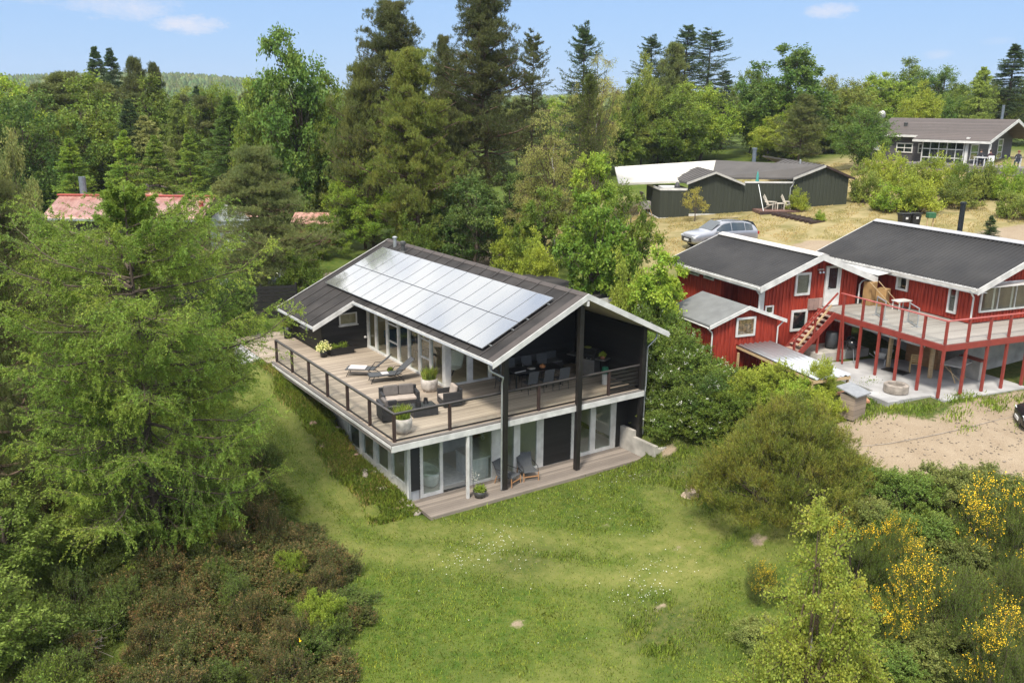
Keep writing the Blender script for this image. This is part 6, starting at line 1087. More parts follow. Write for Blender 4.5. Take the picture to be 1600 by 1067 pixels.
# sofa set
def wseat(root, w_, cush=2, d=.72, cm=None, back=None):
    MB().box(-w_/2,-d/2,.06,w_/2,d/2,.30).build('base', WICK, root, bevel=.01); MB().box(-w_/2,d/2-.12,.30,w_/2,d/2,.72).build('backrest', WICK, root, bevel=.01)
    for s in (-1, 1): MB().box(s*w_/2-s*.12 if s > 0 else -w_/2,-d/2,.30,s*w_/2 if s > 0 else -w_/2+.12,d/2-.12,.60).build('armrest', WICK, root, bevel=.01)
    n_ = cush; cw = (w_-.26)/n_
    MB().box(-w_/2+.13,-d/2-.01,.305,w_/2-.13,d/2-.13,.42).build('seat_cushion', cm or CUSHL, root, bevel=.03)
    for k in range(n_): x = -w_/2+.13+cw*(k+.5); MB().obox((x,d/2-.23,.62),(cw-.02,.15,.42),rx=R(-10)).build('back_cushion', back or CUSH, root, bevel=.05)
sf = thing('wicker_sofa', 'two seat black wicker sofa with grey back cushions', 'sofa', (2.05,3.55,DZ+.002), R(-14)); wseat(sf, 1.5)
ar = thing('wicker_armchair', 'black wicker armchair with a beige cushion right of the coffee table', 'armchair', (3.80,2.60,DZ+.002), R(-100), 'wicker armchairs'); wseat(ar, .82, 1, .78, CUSHL, CUSHL)
al = thing('wicker_armchair', 'black wicker armchair with rolled grey cushions behind the corner pot', 'armchair', (1.02,2.35,DZ+.002), R(80), 'wicker armchairs'); wseat(al, .82, 1, .78, CUSH, CUSH)
ct = thing('coffee_table', 'low black wicker coffee table between the wicker seats', 'coffee table', (2.37,2.2,DZ+.002), R(-8)); MB().box(-.5,-.35,0,.5,.35,.34).build('base', WICK, ct, bevel=.01); MB().box(-.49,-.34,.341,.49,.34,.355).build('table_glass', mat('black_glass', (.05,.055,.055), rough=.08), ct)
o = MB().lathe((0,0,0),[(0,0),(.11,0),(.11,.2),(.10,.24),(.08,.24),(.08,.05),(0,.05)],18).build('lantern', BLKPL, smooth=False); o.location = (2.12,2.12,DZ+.36); tag(o, 'black cylinder lantern on the coffee table', 'lantern')
cn = thing('candle_holder', 'black spiky candle holder with a white candle on the coffee table', 'candle holder', (2.55,2.3,DZ+.36)); mb = MB()
for k in range(5): a = k*1.257; mb.beam((.09*math.cos(a),.09*math.sin(a),0),(.06*math.cos(a),.06*math.sin(a),.22),.07,.02,up=(math.cos(a),math.sin(a),0))
mb.build('petals', BLKPL, cn); MB().lathe((0,0,0),[(0,0),(.035,0),(.035,.1),(0,.1)],10).build('candle', WHITE, cn)
# dining set under the gable
dt = thing('dining_table', 'long black dining table under the gable', 'table', (8.15,2.9,DZ+.002), R(-9)); MB().box(-1.15,-.48,.71,1.15,.48,.74).build('tabletop', mat('black_top', (.02,.02,.021), rough=.3), dt, bevel=.005)
for sx in (-1.05,1.05):
    for sy in (-.4,.4): MB().box(sx-.03,sy-.03,0,sx+.03,sy+.03,.71).build('leg', BLKPL, dt)
def dchair(root):
    MB().obox((0,-.02,.44),(.48,.48,.03)).build('seat', CAST, root, bevel=.01); MB().beam((0,.22,.42),(0,.34,.98),.48,.02,up=(0,1,0)).build('backrest', CAST, root)
    for sx in (-.22,.22): MB().tube([(sx,-.22,.44),(sx,-.24,0)],.014,6).build('leg', BLKPL, root); MB().tube([(sx,.2,.44),(sx,.26,0)],.014,6).build('leg', BLKPL, root); MB().tube([(sx*1.08,-.22,.44),(sx*1.08,-.2,.66),(sx*1.08,.28,.68)],.013,6).build('armrest', BLKPL, root)
d0 = None
for i, (x, y, a, lb) in enumerate(((7.35,2.15,180,'grey backed dining chair on the rail side of the table, nearest the downpipe'),(8.1,2.05,176,'grey backed dining chair on the rail side, in front of the pumpkin'),(8.85,1.95,172,'grey backed dining chair on the rail side, beside the middle post'),(7.6,3.75,-6,'dining chair on the house side of the table, nearest the glass'),(8.4,3.65,-10,'dining chair in the middle of the house side of the table'),(9.1,3.5,-12,'dining chair on the house side, in front of the bench'),(6.65,3.1,80,'dining chair at the left head of the table'))):
    if d0 is None: d0 = thing('dining_chair', None, None, (x,y,DZ+.002), R(a)); dchair(d0); c = d0
    else: c = copy_tree(d0); c.location = (x,y,DZ+.002); c.rotation_euler = (0,0,R(a))
    tag(c, lb, 'chair', 'dining chairs under the gable')
PZ = DZ+.745
o = MB().lathe((0,0,0),[(0,0),(.06,0),(.17,.05),(.18,.06),(.06,.02),(0,.015)],20).build('serving_bowl', mat('china', (.75,.74,.72), rough=.3), smooth=True); o.location = (7.9,2.8,PZ); tag(o, 'white bowl on the long dining table', 'bowl')
o = MB().box(-.3,-.02,0,.3,.02,.03).build('white_tray', WHITE); o.location = (7.3,2.75,PZ); o.rotation_euler = (0,0,.1); tag(o, 'narrow white tray at the left end of the dining table', 'tray')
pk = thing('pumpkin', 'small orange pumpkin on the dining table', 'pumpkin', (8.4,2.7,PZ)); mb = MB(); vs=[];fs=[]
for i in range(7):
    ph = -math.pi/2+math.pi*i/6
    for j in range(20): a = 2*math.pi*j/20; r_ = .13*(1+.09*math.cos(j*math.pi))*math.cos(ph)+.001; vs.append((r_*math.cos(a), r_*math.sin(a), .09+.09*math.sin(ph)))
for i in range(6):
    for j in range(20): fs.append((i*20+j,i*20+(j+1)%20,(i+1)*20+(j+1)%20,(i+1)*20+j))
mb.add(vs,fs).build('fruit', mat('pumpkin_skin', (.50,.20,.07), rough=.5), pk, smooth=True); MB().tube([(0,0,.17),(.01,0,.22)],.015,6).build('stalk', TEAK, pk)
bn = thing('lounge_bench', 'dark cushioned bench against the gable wall', 'bench', (9.3,4.3,DZ+.002)); MB().box(-1.2,-.35,.1,1.2,.35,.4).build('base', WICK, bn); MB().box(-1.2,.2,.4,1.2,.36,.82).build('backrest', CAST, bn, bevel=.04); MB().box(-1.15,-.35,.4,1.15,.2,.5).build('seat_cushion', CAST, bn, bevel=.03)
# gas grill
gb = thing('gas_grill', 'steel gas grill on a cabinet cart by the right wall', 'grill', (10.95,2.75,DZ+.002), R(-68)); MB().box(-.45,-.28,.1,.45,.28,.82).build('cabinet', STEEL, gb, bevel=.01); MB().box(-.47,-.3,.82,.47,.3,.95).build('firebox', BLKPL, gb, bevel=.01); mb = MB(); mb.prism([(-.3,.96),(-.3,1.05),(-.1,1.25),(.2,1.25),(.3,1.1),(.3,.96)],'x',-.45,.45); mb.build('hood', BLKPL, gb, bevel=.02)
for s in (-1,1): MB().box(s*.47,-.27,.86,s*.95,.27,.9).build('side_shelf', STEEL, gb)
for x in (-.3,-.1,.1,.3): o = MB().lathe((0,0,0),[(0,0),(.03,0),(.025,.04),(0,.04)],10).build('knob', STEEL, gb); o.rotation_euler = (R(90),0,0); o.location = (x,-.3,.88)
potplant('herb_pot', 'reddish pot with a yellow green plant on the shelf of the gas grill', 11.18, 2.05, DZ+.91, .13, .14, mat('terracotta', (.30,.12,.07)), LM('yellow'), .2, .18, None, 7)
o = MB().lathe((0,0,0),[(0,0),(.10,0),(.16,.03),(.17,.04),(0,.04)],16).build('yellow_plate', mat('lime_plate', (.40,.44,.10), rough=.4)); o.location = (10.9,2.75,DZ+1.27); tag(o, 'yellow green plate on top of the gas grill', 'plate')
bk = thing('green_bucket', 'green bucket turned over on a white canister by the railing', 'bucket', (10.75,1.35,DZ+.50)); MB().lathe((0,0,0),[(.17,0),(.16,.04),(.13,.26),(0,.27)],16).build('body', mat('green_plastic', (.02,.16,.09), rough=.4), bk)
o = MB().lathe((0,0,0),[(0,0),(.12,0),(.13,.03),(.13,.45),(.1,.5),(0,.5)],16).build('white_canister', WHITE, smooth=False); o.location = (10.75,1.35,DZ); tag(o, 'white canister under the green bucket by the railing', 'canister')
# lounge chairs on the lower deck
def easy(root):
    mb = MB(); mb.prism([(-.36,.36),(.25,.30),(.34,.31),(.58,.86),(.55,.88),(.30,.36),(-.34,.40)],'x',-.30,.30); mb.build('seat', CAST, root, bevel=.01)
    for s in (-.31,.31):
        MB().tube([(s,-.34,.36),(s,-.36,0)],.022,6).build('leg', TEAK, root); MB().tube([(s,.35,.32),(s,.45,0)],.022,6).build('leg', TEAK, root)
        MB().tube([(s,-.34,.36),(s,-.25,.56),(s,.40,.60),(s,.58,.88)],.014,6).build('armrest', BLKPL, root)
    MB().beam((-.31,-.34,.18),(.31,-.34,.18),.03,.04).build('stretcher', TEAK, root)
e1 = thing('easy_chair', 'grey easy chair with wooden legs standing left, next to the black post', 'chair', (5.05,.22,.003), R(22), 'grey easy chairs on the lower deck'); easy(e1); e2 = copy_tree(e1); e2.location = (6.0,.25,.003); e2.rotation_euler = (0,0,R(-14)); e2['label'] = 'grey easy chair with wooden legs standing right, in front of the glass'
# ---------------------------------------------------------------- cars
def car(name, label, loc, rz, paint, L_=4.6, group=None, suv=True):
    t = thing(name, label, 'car', loc, rz, group); W = .92; st = [  # x, half width, bottom, belt, roof half width, roof z
      (-2.28,.70,.42,.62,.66,.66),(-2.20,.84,.30,.80,.76,.84),(-1.9,.90,.24,.93,.80,.97),(-1.25,W,.22,1.00,.82,1.06),(-.95,W,.22,1.02,.80,1.12),(-.25,W,.22,1.05,.66,1.58),(.35,W,.22,1.07,.64,1.66),(1.2,W,.22,1.08,.64,1.64),(1.85,.91,.24,1.10,.62,1.52),(2.15,.88,.30,1.08,.62,1.28),(2.28,.80,.38,.95,.70,1.0)]
    mb = MB(); vs = []; fs = []
    for x, hw, zb, zt, hr, zr in st: vs += [(x,-hw*.9,zb),(x,-hw,zb+.15),(x,-hw,zt-.12),(x,-hw*.965,zt),(x,-hr,zr-.03),(x,-hr*.8,zr),(x,hr*.8,zr),(x,hr,zr-.03),(x,hw*.965,zt),(x,hw,zt-.12),(x,hw,zb+.15),(x,hw*.9,zb)]
    k = 12
    for i in range(len(st)-1):
        for j in range(k): fs.append((i*k+j,i*k+(j+1)%k,(i+1)*k+(j+1)%k,(i+1)*k+j))
    fs += [tuple(range(k))[::-1], tuple((len(st)-1)*k+j for j in range(k))]; bd = mb.add(vs, fs).build('body', paint, t, smooth=True); bd.modifiers.new('sub','SUBSURF').levels = 1; bd.modifiers['sub'].render_levels = 1
    G = mat('car_glass', (.035,.05,.06), rough=.05, var=.1, bump=0, spec=.9)
    def lerpst(x):
        for a, b_ in zip(st[:-1], st[1:]):
            if a[0] <= x <= b_[0]: f = (x-a[0])/(b_[0]-a[0]); return [a[i]*(1-f)+b_[i]*f for i in range(6)]
    for s in (-1, 1):
        for x0, x1 in ((-.72,.28),(.34,1.22),(1.28,1.78)):
            V = []; 
            for x in np.linspace(x0, x1, 6):
                q = lerpst(x); lo = (x, s*(q[1]*.965+.012), q[3]+.03); hi_ = (x, s*(q[4]+.035), max(q[5]-.10, q[3]+.05)); V += [lo, hi_]
            mb = MB(); mb.add(V, [(2*i,2*i+2,2*i+3,2*i+1) for i in range(5)]); g = mb.build('side_window', G, t); g.modifiers.new('s','SOLIDIFY').thickness = .01
        MB().tube([(-.3,s*.60,1.66),(1.6,s*.60,1.66)],.02,6).build('roof_rail', BLKPL, t); o = MB().obox((0,0,0),(.12,.2,.13)).build('mirror', paint, t, bevel=.03); o.location = (-.75,s*1.02,1.05)
        MB().obox((-2.16,s*.66,.72),(.12,.34,.12)).build('headlight', mat('lamp_glass', (.7,.72,.75), rough=.1), t, bevel=.02); MB().obox((2.2,s*.74,.92),(.14,.22,.18)).build('tail_light', mat('red_lamp', (.4,.02,.02), rough=.2), t, bevel=.02)
    mb = MB(); mb.add([(-.98,-.70,1.10),(-.98,.70,1.10),(-.30,.60,1.58),(-.30,-.60,1.58)], [(0,1,2,3)]); o = mb.build('windscreen', G, t); o.location = (-.035,0,.03); o.modifiers.new('s','SOLIDIFY').thickness = .01
    mb = MB(); mb.add([(1.9,-.56,1.52),(1.9,.56,1.52),(2.2,.6,1.12),(2.2,-.6,1.12)], [(0,1,2,3)]); o = mb.build('rear_window', G, t); o.location = (.03,0,.03); o.modifiers.new('s','SOLIDIFY').thickness = .01
    for x in (-1.42,1.38):
        for s in (-1,1):
            o = MB().lathe((0,0,-.11),[(.0,0),(.3,0),(.34,.03),(.34,.19),(.3,.22),(0,.22)],24).build('wheel', BLKPL, t); o.rotation_euler = (R(90),0,0); o.location = (x,s*.83,.34); r_ = MB().lathe((0,0,-.115 if s > 0 else .1),[(0,0),(.2,0),(.2,.012),(0,.015)],18).build('rim', STEEL, o)
    MB().box(-2.31,-.26,.48,-2.28,.26,.60).build('number_plate', WHITE, t); MB().box(-2.27,-.55,.40,-2.22,.55,.68).build('grille', BLKPL, t)
    return t
gp = lambda n_, c, r_=.3: mat(n_, c, rough=r_, metal=.5, var=.04, scale=2, bump=0, coat=.8)
car('parked_car', 'silver grey estate car with roof rails parked on the dry lawn', (28.0,11.25,hz(28.0,11.25)-.02), R(-16), gp('silver_paint', (.36,.37,.40)))
car('parked_car', 'black car cut by the right edge of the sandy yard', (22.7,-12.47,hz(22.7,-12.47)), R(-52), gp('black_car_paint', (.02,.022,.026)))
car('parked_car', 'silver car almost hidden behind the layered pine', (3.6,25.6,hz(3.6,25.6)), R(-40), gp('pale_silver_paint', (.5,.52,.55)))
# ---------------------------------------------------------------- people at the grey house
def person(label, loc, rz, top, hair, skin=(.45,.27,.19)):
    me = bpy.data.meshes.new('person'); J = [(0,0,.50),(0,.02,.72),(0,.03,.98),(0,.01,1.07),(0,-.01,1.17),(0,-.02,1.28),(.17,.03,.96),(.24,-.05,.72),(.16,-.28,.70),(-.17,.03,.96),(-.24,-.05,.72),(-.16,-.28,.70),(.1,-.02,.48),(.13,-.42,.50),(.13,-.42,.08),(.13,-.58,.04),(-.1,-.02,.48),(-.13,-.42,.50),(-.13,-.42,.08),(-.13,-.58,.04)]
    E = [(0,1),(1,2),(2,3),(3,4),(4,5),(2,6),(6,7),(7,8),(2,9),(9,10),(10,11),(0,12),(12,13),(13,14),(14,15),(0,16),(16,17),(17,18),(18,19)]; rd = [.14,.13,.12,.055,.10,.085,.07,.045,.035,.07,.045,.035,.10,.075,.045,.035,.10,.075,.045,.035]
    me.from_pydata(J, E, []); o = bpy.data.objects.new('person', me); COL.objects.link(o); o.modifiers.new('skin', 'SKIN')
    for i, r_ in enumerate(rd): me.skin_vertices[0].data[i].radius = (r_, r_*.85)
    me.skin_vertices[0].data[0].use_root = True; o.modifiers.new('sub', 'SUBSURF').levels = 1
    m, n, l, b = newmat('clothes_'+hair); tcx = n.new('ShaderNodeTexCoord'); sx_ = n.new('ShaderNodeSeparateXYZ'); l.new(tcx.outputs['Object'], sx_.inputs[0]); rp = n.new('ShaderNodeValToRGB'); rp.color_ramp.interpolation = 'CONSTANT'; e = rp.color_ramp.elements; e[0].color = (.02,.025,.04,1); e[1].position = .58; e[1].color = (*top,1); q = e.new(.93); q.color = (*skin,1); mm = n.new('ShaderNodeMath'); mm.operation = 'MULTIPLY'; mm.inputs[1].default_value = .87; l.new(sx_.outputs[2], mm.inputs[0]); l.new(mm.outputs[0], rp.inputs[0]); l.new(rp.outputs[0], b.inputs['Base Color']); b.inputs['Roughness'].default_value = .85; me.materials.append(m)
    o.location = loc; o.rotation_euler = (0,0,rz); tag(o, label, 'person', 'people sitting at the grey house')
    h_ = MB().lathe((0,0,0),[(.095,0),(.115,.06),(.09,.15),(0,.18)],12).build('hair', mat('hair_'+hair, {'dark':(.03,.02,.015),'red':(.20,.07,.03)}[hair], rough=.8), o, smooth=True); h_.location = (0,.01,1.18)
    return o
gl_ = hz(*fw2(2.2,-2.2)[:2]); PC = mat('white_plastic', (.7,.7,.7), rough=.4)
for i, (x, y, a, lb, top, hair) in enumerate(((2.9,-2.3,.5,'person in dark clothes seated at the white table left of the column',(.02,.022,.03),'dark'),(3.8,-2.6,-2.2,'person in dark clothes leaning over right of the white column',(.05,.02,.03),'dark'),(5.7,-1.8,.2,'reddish haired person in dark clothes seated under the gable',(.03,.03,.04),'red'))):
    q = fw2(x,y); q = (q[0],q[1],9.95); person(lb, q, -fa+a, top, hair)
    c = thing('white_chair', ('white chair of the person left of the column','white chair of the person leaning over','white chair of the reddish haired person')[i], 'chair', q, -fa+a, 'white chairs at the grey house'); MB().box(-.24,-.25,.36,.24,.24,.4).build('seat', PC, c); MB().box(-.24,.2,.4,.24,.24,.85).build('backrest', PC, c)
    for sx in (-.22,.22):
        for sy in (-.22,.2): MB().box(sx-.02,sy-.02,0,sx+.02,sy+.02,.36).build('leg', PC, c)
ta_ = thing('white_table', 'white garden table between the seated people', 'table', (*fw2(3.3,-3.1)[:2],9.95), -fa); MB().box(-.5,-.4,.68,.5,.4,.72).build('tabletop', PC, ta_)
for sx in (-.42,.42):
    for sy in (-.33,.33): MB().box(sx-.025,sy-.025,0,sx+.025,sy+.025,.68).build('leg', PC, ta_)
tt_ = thing('timber_terrace', 'wooden terrace carrying the people in front of the grey house', 'terrace', FO, -fa); MB().box(-3.2,-4.2,9.3,6.8,-.55,9.94).build('boards', GREYW, tt_)
# where each plant stands: kind, x, y, ground z, height, crown radius, leaf material, label, category, group
VS=['bf1', 'bright', 'bright green broadleaf tree at the left edge of the treeline', 'tree', 'trees of the treeline at left', 'bf2', 'green', 'green tree cut by the left edge below the horizon', 'pnf1', 'pinebrown', 'broad brownish green pine left of the tallest tops of the left treeline', 'pnf2', 'dull brownish pine beside the bright tree at the far left', 'spf1', 'spruce', 'twin topped dark conifer standing highest in the left treeline, left top', 'spf2', 'twin topped dark conifer standing highest in the left treeline, right top', 'pinedark', 'dark pine just right of the twin topped conifer', 'dark pine at the right end of the dark clump in the left treeline', 'brownish pine in front of the twin topped conifer', 'brownish pine above the pale larch at left', 'lcf', 'larchpale', 'pale yellow green larch right of the dark clump in the left treeline', 'small dark spruce tip under the distant wooded ridge', 'bf3', 'rounded green tree under the distant wooded ridge', 'bright green tree left of the large oak', 'green tree above the row of young spruces', 'oak', 'large oak with an airy top left of the tall pines', 'tall trees behind the main house', 'green broadleaf tree leaning against the large oak', 'green tree between the large oak and the tall pines', 'spm1', 'sprucebright', 'young bright spruce behind the red tiled roof, leftmost of the row', 'young spruces behind the red tiled house', 'spm2', 'young bright spruce standing behind the middle of the red tiled roof', 'sprucemid', 'slim young spruce right of the bright spruce behind the red roof', 'young spruce behind the pale glasshouse roof', 'sprucebig', 'large dark green spruce right of the young spruces', 'willow', 'pale grey green willow behind the young spruces at left', None, 'grey green rounded tree at the left edge above the red tiled house', 'green tree cut by the left edge above the red tiled house', 'dull pine behind the grey green tree at the left edge', 'dull pine behind the leftmost young spruce', 'dull pine between the two leftmost young spruces', 'pineA', 'tall dark pine with a crooked open top behind the main house', 'pineC', 'pinemid', 'dark bushy pine left of the tall crooked pine', 'pineB', 'pinelight', 'dense yellowish green pine in front of the tall pines', 'pineD', 'tallest dark pine with a bare lower trunk behind the main house', 'dark pine filling the gap between the dense pine and the tallest pine', 'slim pine top showing between the two tall pines', 'spo1', 'slim open conifer right of the tallest pine', 'open topped spruce above the weeping birch', 'trees of the treeline at right', 'birchw', 'birchpale', 'weeping birch with a broad airy crown right of the tall pines', 'spj', 'pineolive', 'dense olive conical conifer below the weeping birch', 'birchw2', 'pale birch with a white trunk behind the main house', 'low pale birch left of the white trunk', 'left conifer of the dark group behind the green house', 'spo2', 'middle and tallest conifer of the dark group behind the green house', 'right conifer of the dark group behind the green house', 'brownish conifer in front of the dark group behind the green house', 'thin conifer at the right end of the dark group', 'olive', 'upright olive green tree left of the dark conifer group', 'narrow green tree between the olive conifer and the upright olive green tree', 'broad light green tree behind the roof of the green house', 'rounded green tree behind the white roof', 'green tree behind the left end of the white roof', 'large dark green tree behind the right end of the green house', 'greyish green tree right of the large dark green tree', 'yellow', 'yellow green bush behind the stove pipe of the green house', 'olive tree above the gable of the green house', 'dark green tree at the left end of the grey house', 'green tree above the right corner of the green house', 'olive tree above the satellite dish', 'far rounded tree above the left half of the grey roof', 'far dark tree above the middle of the grey roof', 'far yellow green tree above the satellite dish', 'low yellow green tree just behind the grey roof', 'green tree left of the pale conifer behind the grey roof', 'pale larch beside the dark spruce at the right edge', 'dark spruce rising above the grey house at the right edge', 'green tree cut by the right edge behind the grey house', 'green tree in the gap right of the dark conifer group', 'shf', 'yellow green bush below the left end of the grey house', 'bush', 'bushes in front of the grey house', 'second yellow green bush from the left below the grey house', 'olive bush below the windows of the grey house', 'yellow green bush below the tall windows of the grey house', 'green bush beside the seated figure at the grey house', 'olive bush below the gable of the grey house', 'bright bush below the right end of the grey house', 'low yellow bush in the second row below the grey house', 'olive bush left of the yellow bushes below the grey house', 'dark olive bush at the right edge above the drive', 'bushes on the dry bank', 'flat olive bush on the dry bank', 'green bush on the dry bank under the gable', 'wide bright bush on the dry bank', 'small blue green fir beside the drive', 'rounded bush beside the deck of the green house', 'tiny bright bush on the dry lawn', 'maple', 'small orange tinged tree in front of the green wall', 'pineM', 'pinegrey', 'grey green pine between the big larch and the long red roof', 'dark pine top just right of the big larch leader', 'shm', 'dark', 'dark bush left of the layered pine', 'green bush right of the layered pine', 'green bush in front of the brown tiled house wall', 'bfm1', 'green tree between the layered pine and the rowan, low', 'bfm2', 'dark green tree behind the layered pine', 'wide layered pine with grey green boughs behind the deck', 'small bright tree between the layered pine and the rowan', 'second small bright tree left of the rowan', 'rowan', 'bright rowan with upright twigs just behind the black roof', 'large dark shrub right of the rowan', 'green shrub behind the ridge of the black roof', 'wide dark green bush below the tallest pine', 'dark shrub below the dense yellowish pine', 'dark bush left of the pale birch', 'green bush below the pale birch', 'yellow green shrub behind the solar roof', 'second yellow green shrub behind the solar roof', 'bright rounded tree left of the white roof', 'mapleb', 'maplegreen', 'big leafed maple behind the ridge of the main house', 'mapleb2', 'bright maple between the main house and the red shed', 'yellowtip', 'shrub with yellow tips touching the gable', 'green tree in front of the left end of the green house', 'rosebush', 'rose', 'rose hedge with white flowers directly right of the gable', 'bushes right of the main house', 'rose hedge bush in front of the red shed', 'rose bush beside the downpipe', 'dark bush left of the sheet roof', 'low rose bush beside the right wall of the main house', 'green bush behind the tree stump', 'rose bush behind the eaves of the gable', 'shn', 'yellow green bush under the sheet roof', 'bushes along the sheet roof', 'slim yellow green bush with a raised tip beside the sheet roof', 'bright bush behind the wide pine', 'green bush left of the wide pine', 'yellow green bush left of the little shed', 'mugo', 'wide low mountain pine on the slope below the red house', 'birch', 'young birch with a white trunk in the right foreground', 'broom1', 'broom', 'large broom in yellow flower at the right edge', 'broom bush', 'flowering brooms in the right foreground', 'broom2', 'broom full of yellow flowers behind the birch, lower right', 'broom3', 'broom with few yellow flowers just behind the birch', 'small broom with a single yellow spray right of the birch', 'yellow broom cut by the right edge', 'low broom with a yellow patch right of the birch trunk', 'broom in the lower right corner', 'sparse broom left of the birch', 'bramble', 'bramble bush at the edge of the sand', 'bushes in the right foreground', 'weed', 'grey green bush at the edge of the sand', 'bush between the sand and the large broom', 'bramble thicket below the sand', 'grey green bush between the brooms', 'bush between the wide pine and the birch', 'grey bush low in the right foreground', 'bramble at the bottom right of the birch', 'bush under the yellow broom, bottom right', 'grassy bush left of the birch trunk', 'bramble cut by the right edge beside the sand', 'larch', 'big larch with drooping boughs in the left foreground', 'darkc', 'dark conifer behind the big larch at the left edge', 'dark conifer cut by the left edge', 'dark conifer hidden behind the big larch', 'oakl', 'oakblue', 'young oak with bluish leaves at the left edge', 'young oak in the lower left corner', 'brightleaf', 'bright leafed sapling at the edge of the lawn', 'pale leafed sapling among the red brown bushes', 'light green bush under the big larch', 'green bush right of the big larch', 'th1', 'thgreen', 'green bush of the lower left thicket, under the big larch', 'bushes of the thicket at the lower left', 'th2', 'th3', 'thdark', 'dark green bush of the lower left thicket, under the big larch', 'redbrown', 'reddish brown bush of the lower left thicket, in the middle of the slope', 'dark green bush of the lower left thicket, in the middle of the slope', 'dark green bush of the lower left thicket, along the bottom edge of the picture', 'green bush of the lower left thicket, along the bottom edge of the picture', 'reddish brown bush of the lower left thicket, along the bottom edge of the picture', 'pale leafed bush of the lower left thicket, in the middle of the slope', 'green bush of the lower left thicket, in the middle of the slope', 'dark green bush of the lower left thicket, on the edge of the mown strip', 'reddish brown bush of the lower left thicket, under the big larch', 'pale leafed bush of the lower left thicket, under the big larch', 'reddish brown bush of the lower left thicket, on the edge of the mown strip', 'broadleaf tree of the far wood, above the red tiled house', 'trees of the wood beyond the houses', 'pine of the far wood, behind the tall pines', 'pine of the far wood, left of the young spruces', 'broadleaf tree of the far wood, left of the young spruces', 'pine of the far wood, behind the pale roof', 'broadleaf tree of the far wood, above the grey house', 'spruce of the far wood, behind the tall pines', 'broadleaf tree of the far wood, above the layered pine', 'pine of the far wood, above the red tiled house', 'broadleaf tree of the far wood, behind the tall pines', 'spruce of the far wood, above the red tiled house', 'spruce of the far wood, behind the pale roof', 'spruce of the far wood, above the grey house', 'broadleaf tree of the far wood, above the green house', 'broadleaf tree of the far wood, behind the pale roof', 'pine of the far wood, above the grey house', 'spruce of the far wood, above the green house', 'pine of the far wood, above the layered pine', 'pine of the far wood, above the green house', 'spruce of the far wood, left of the young spruces']
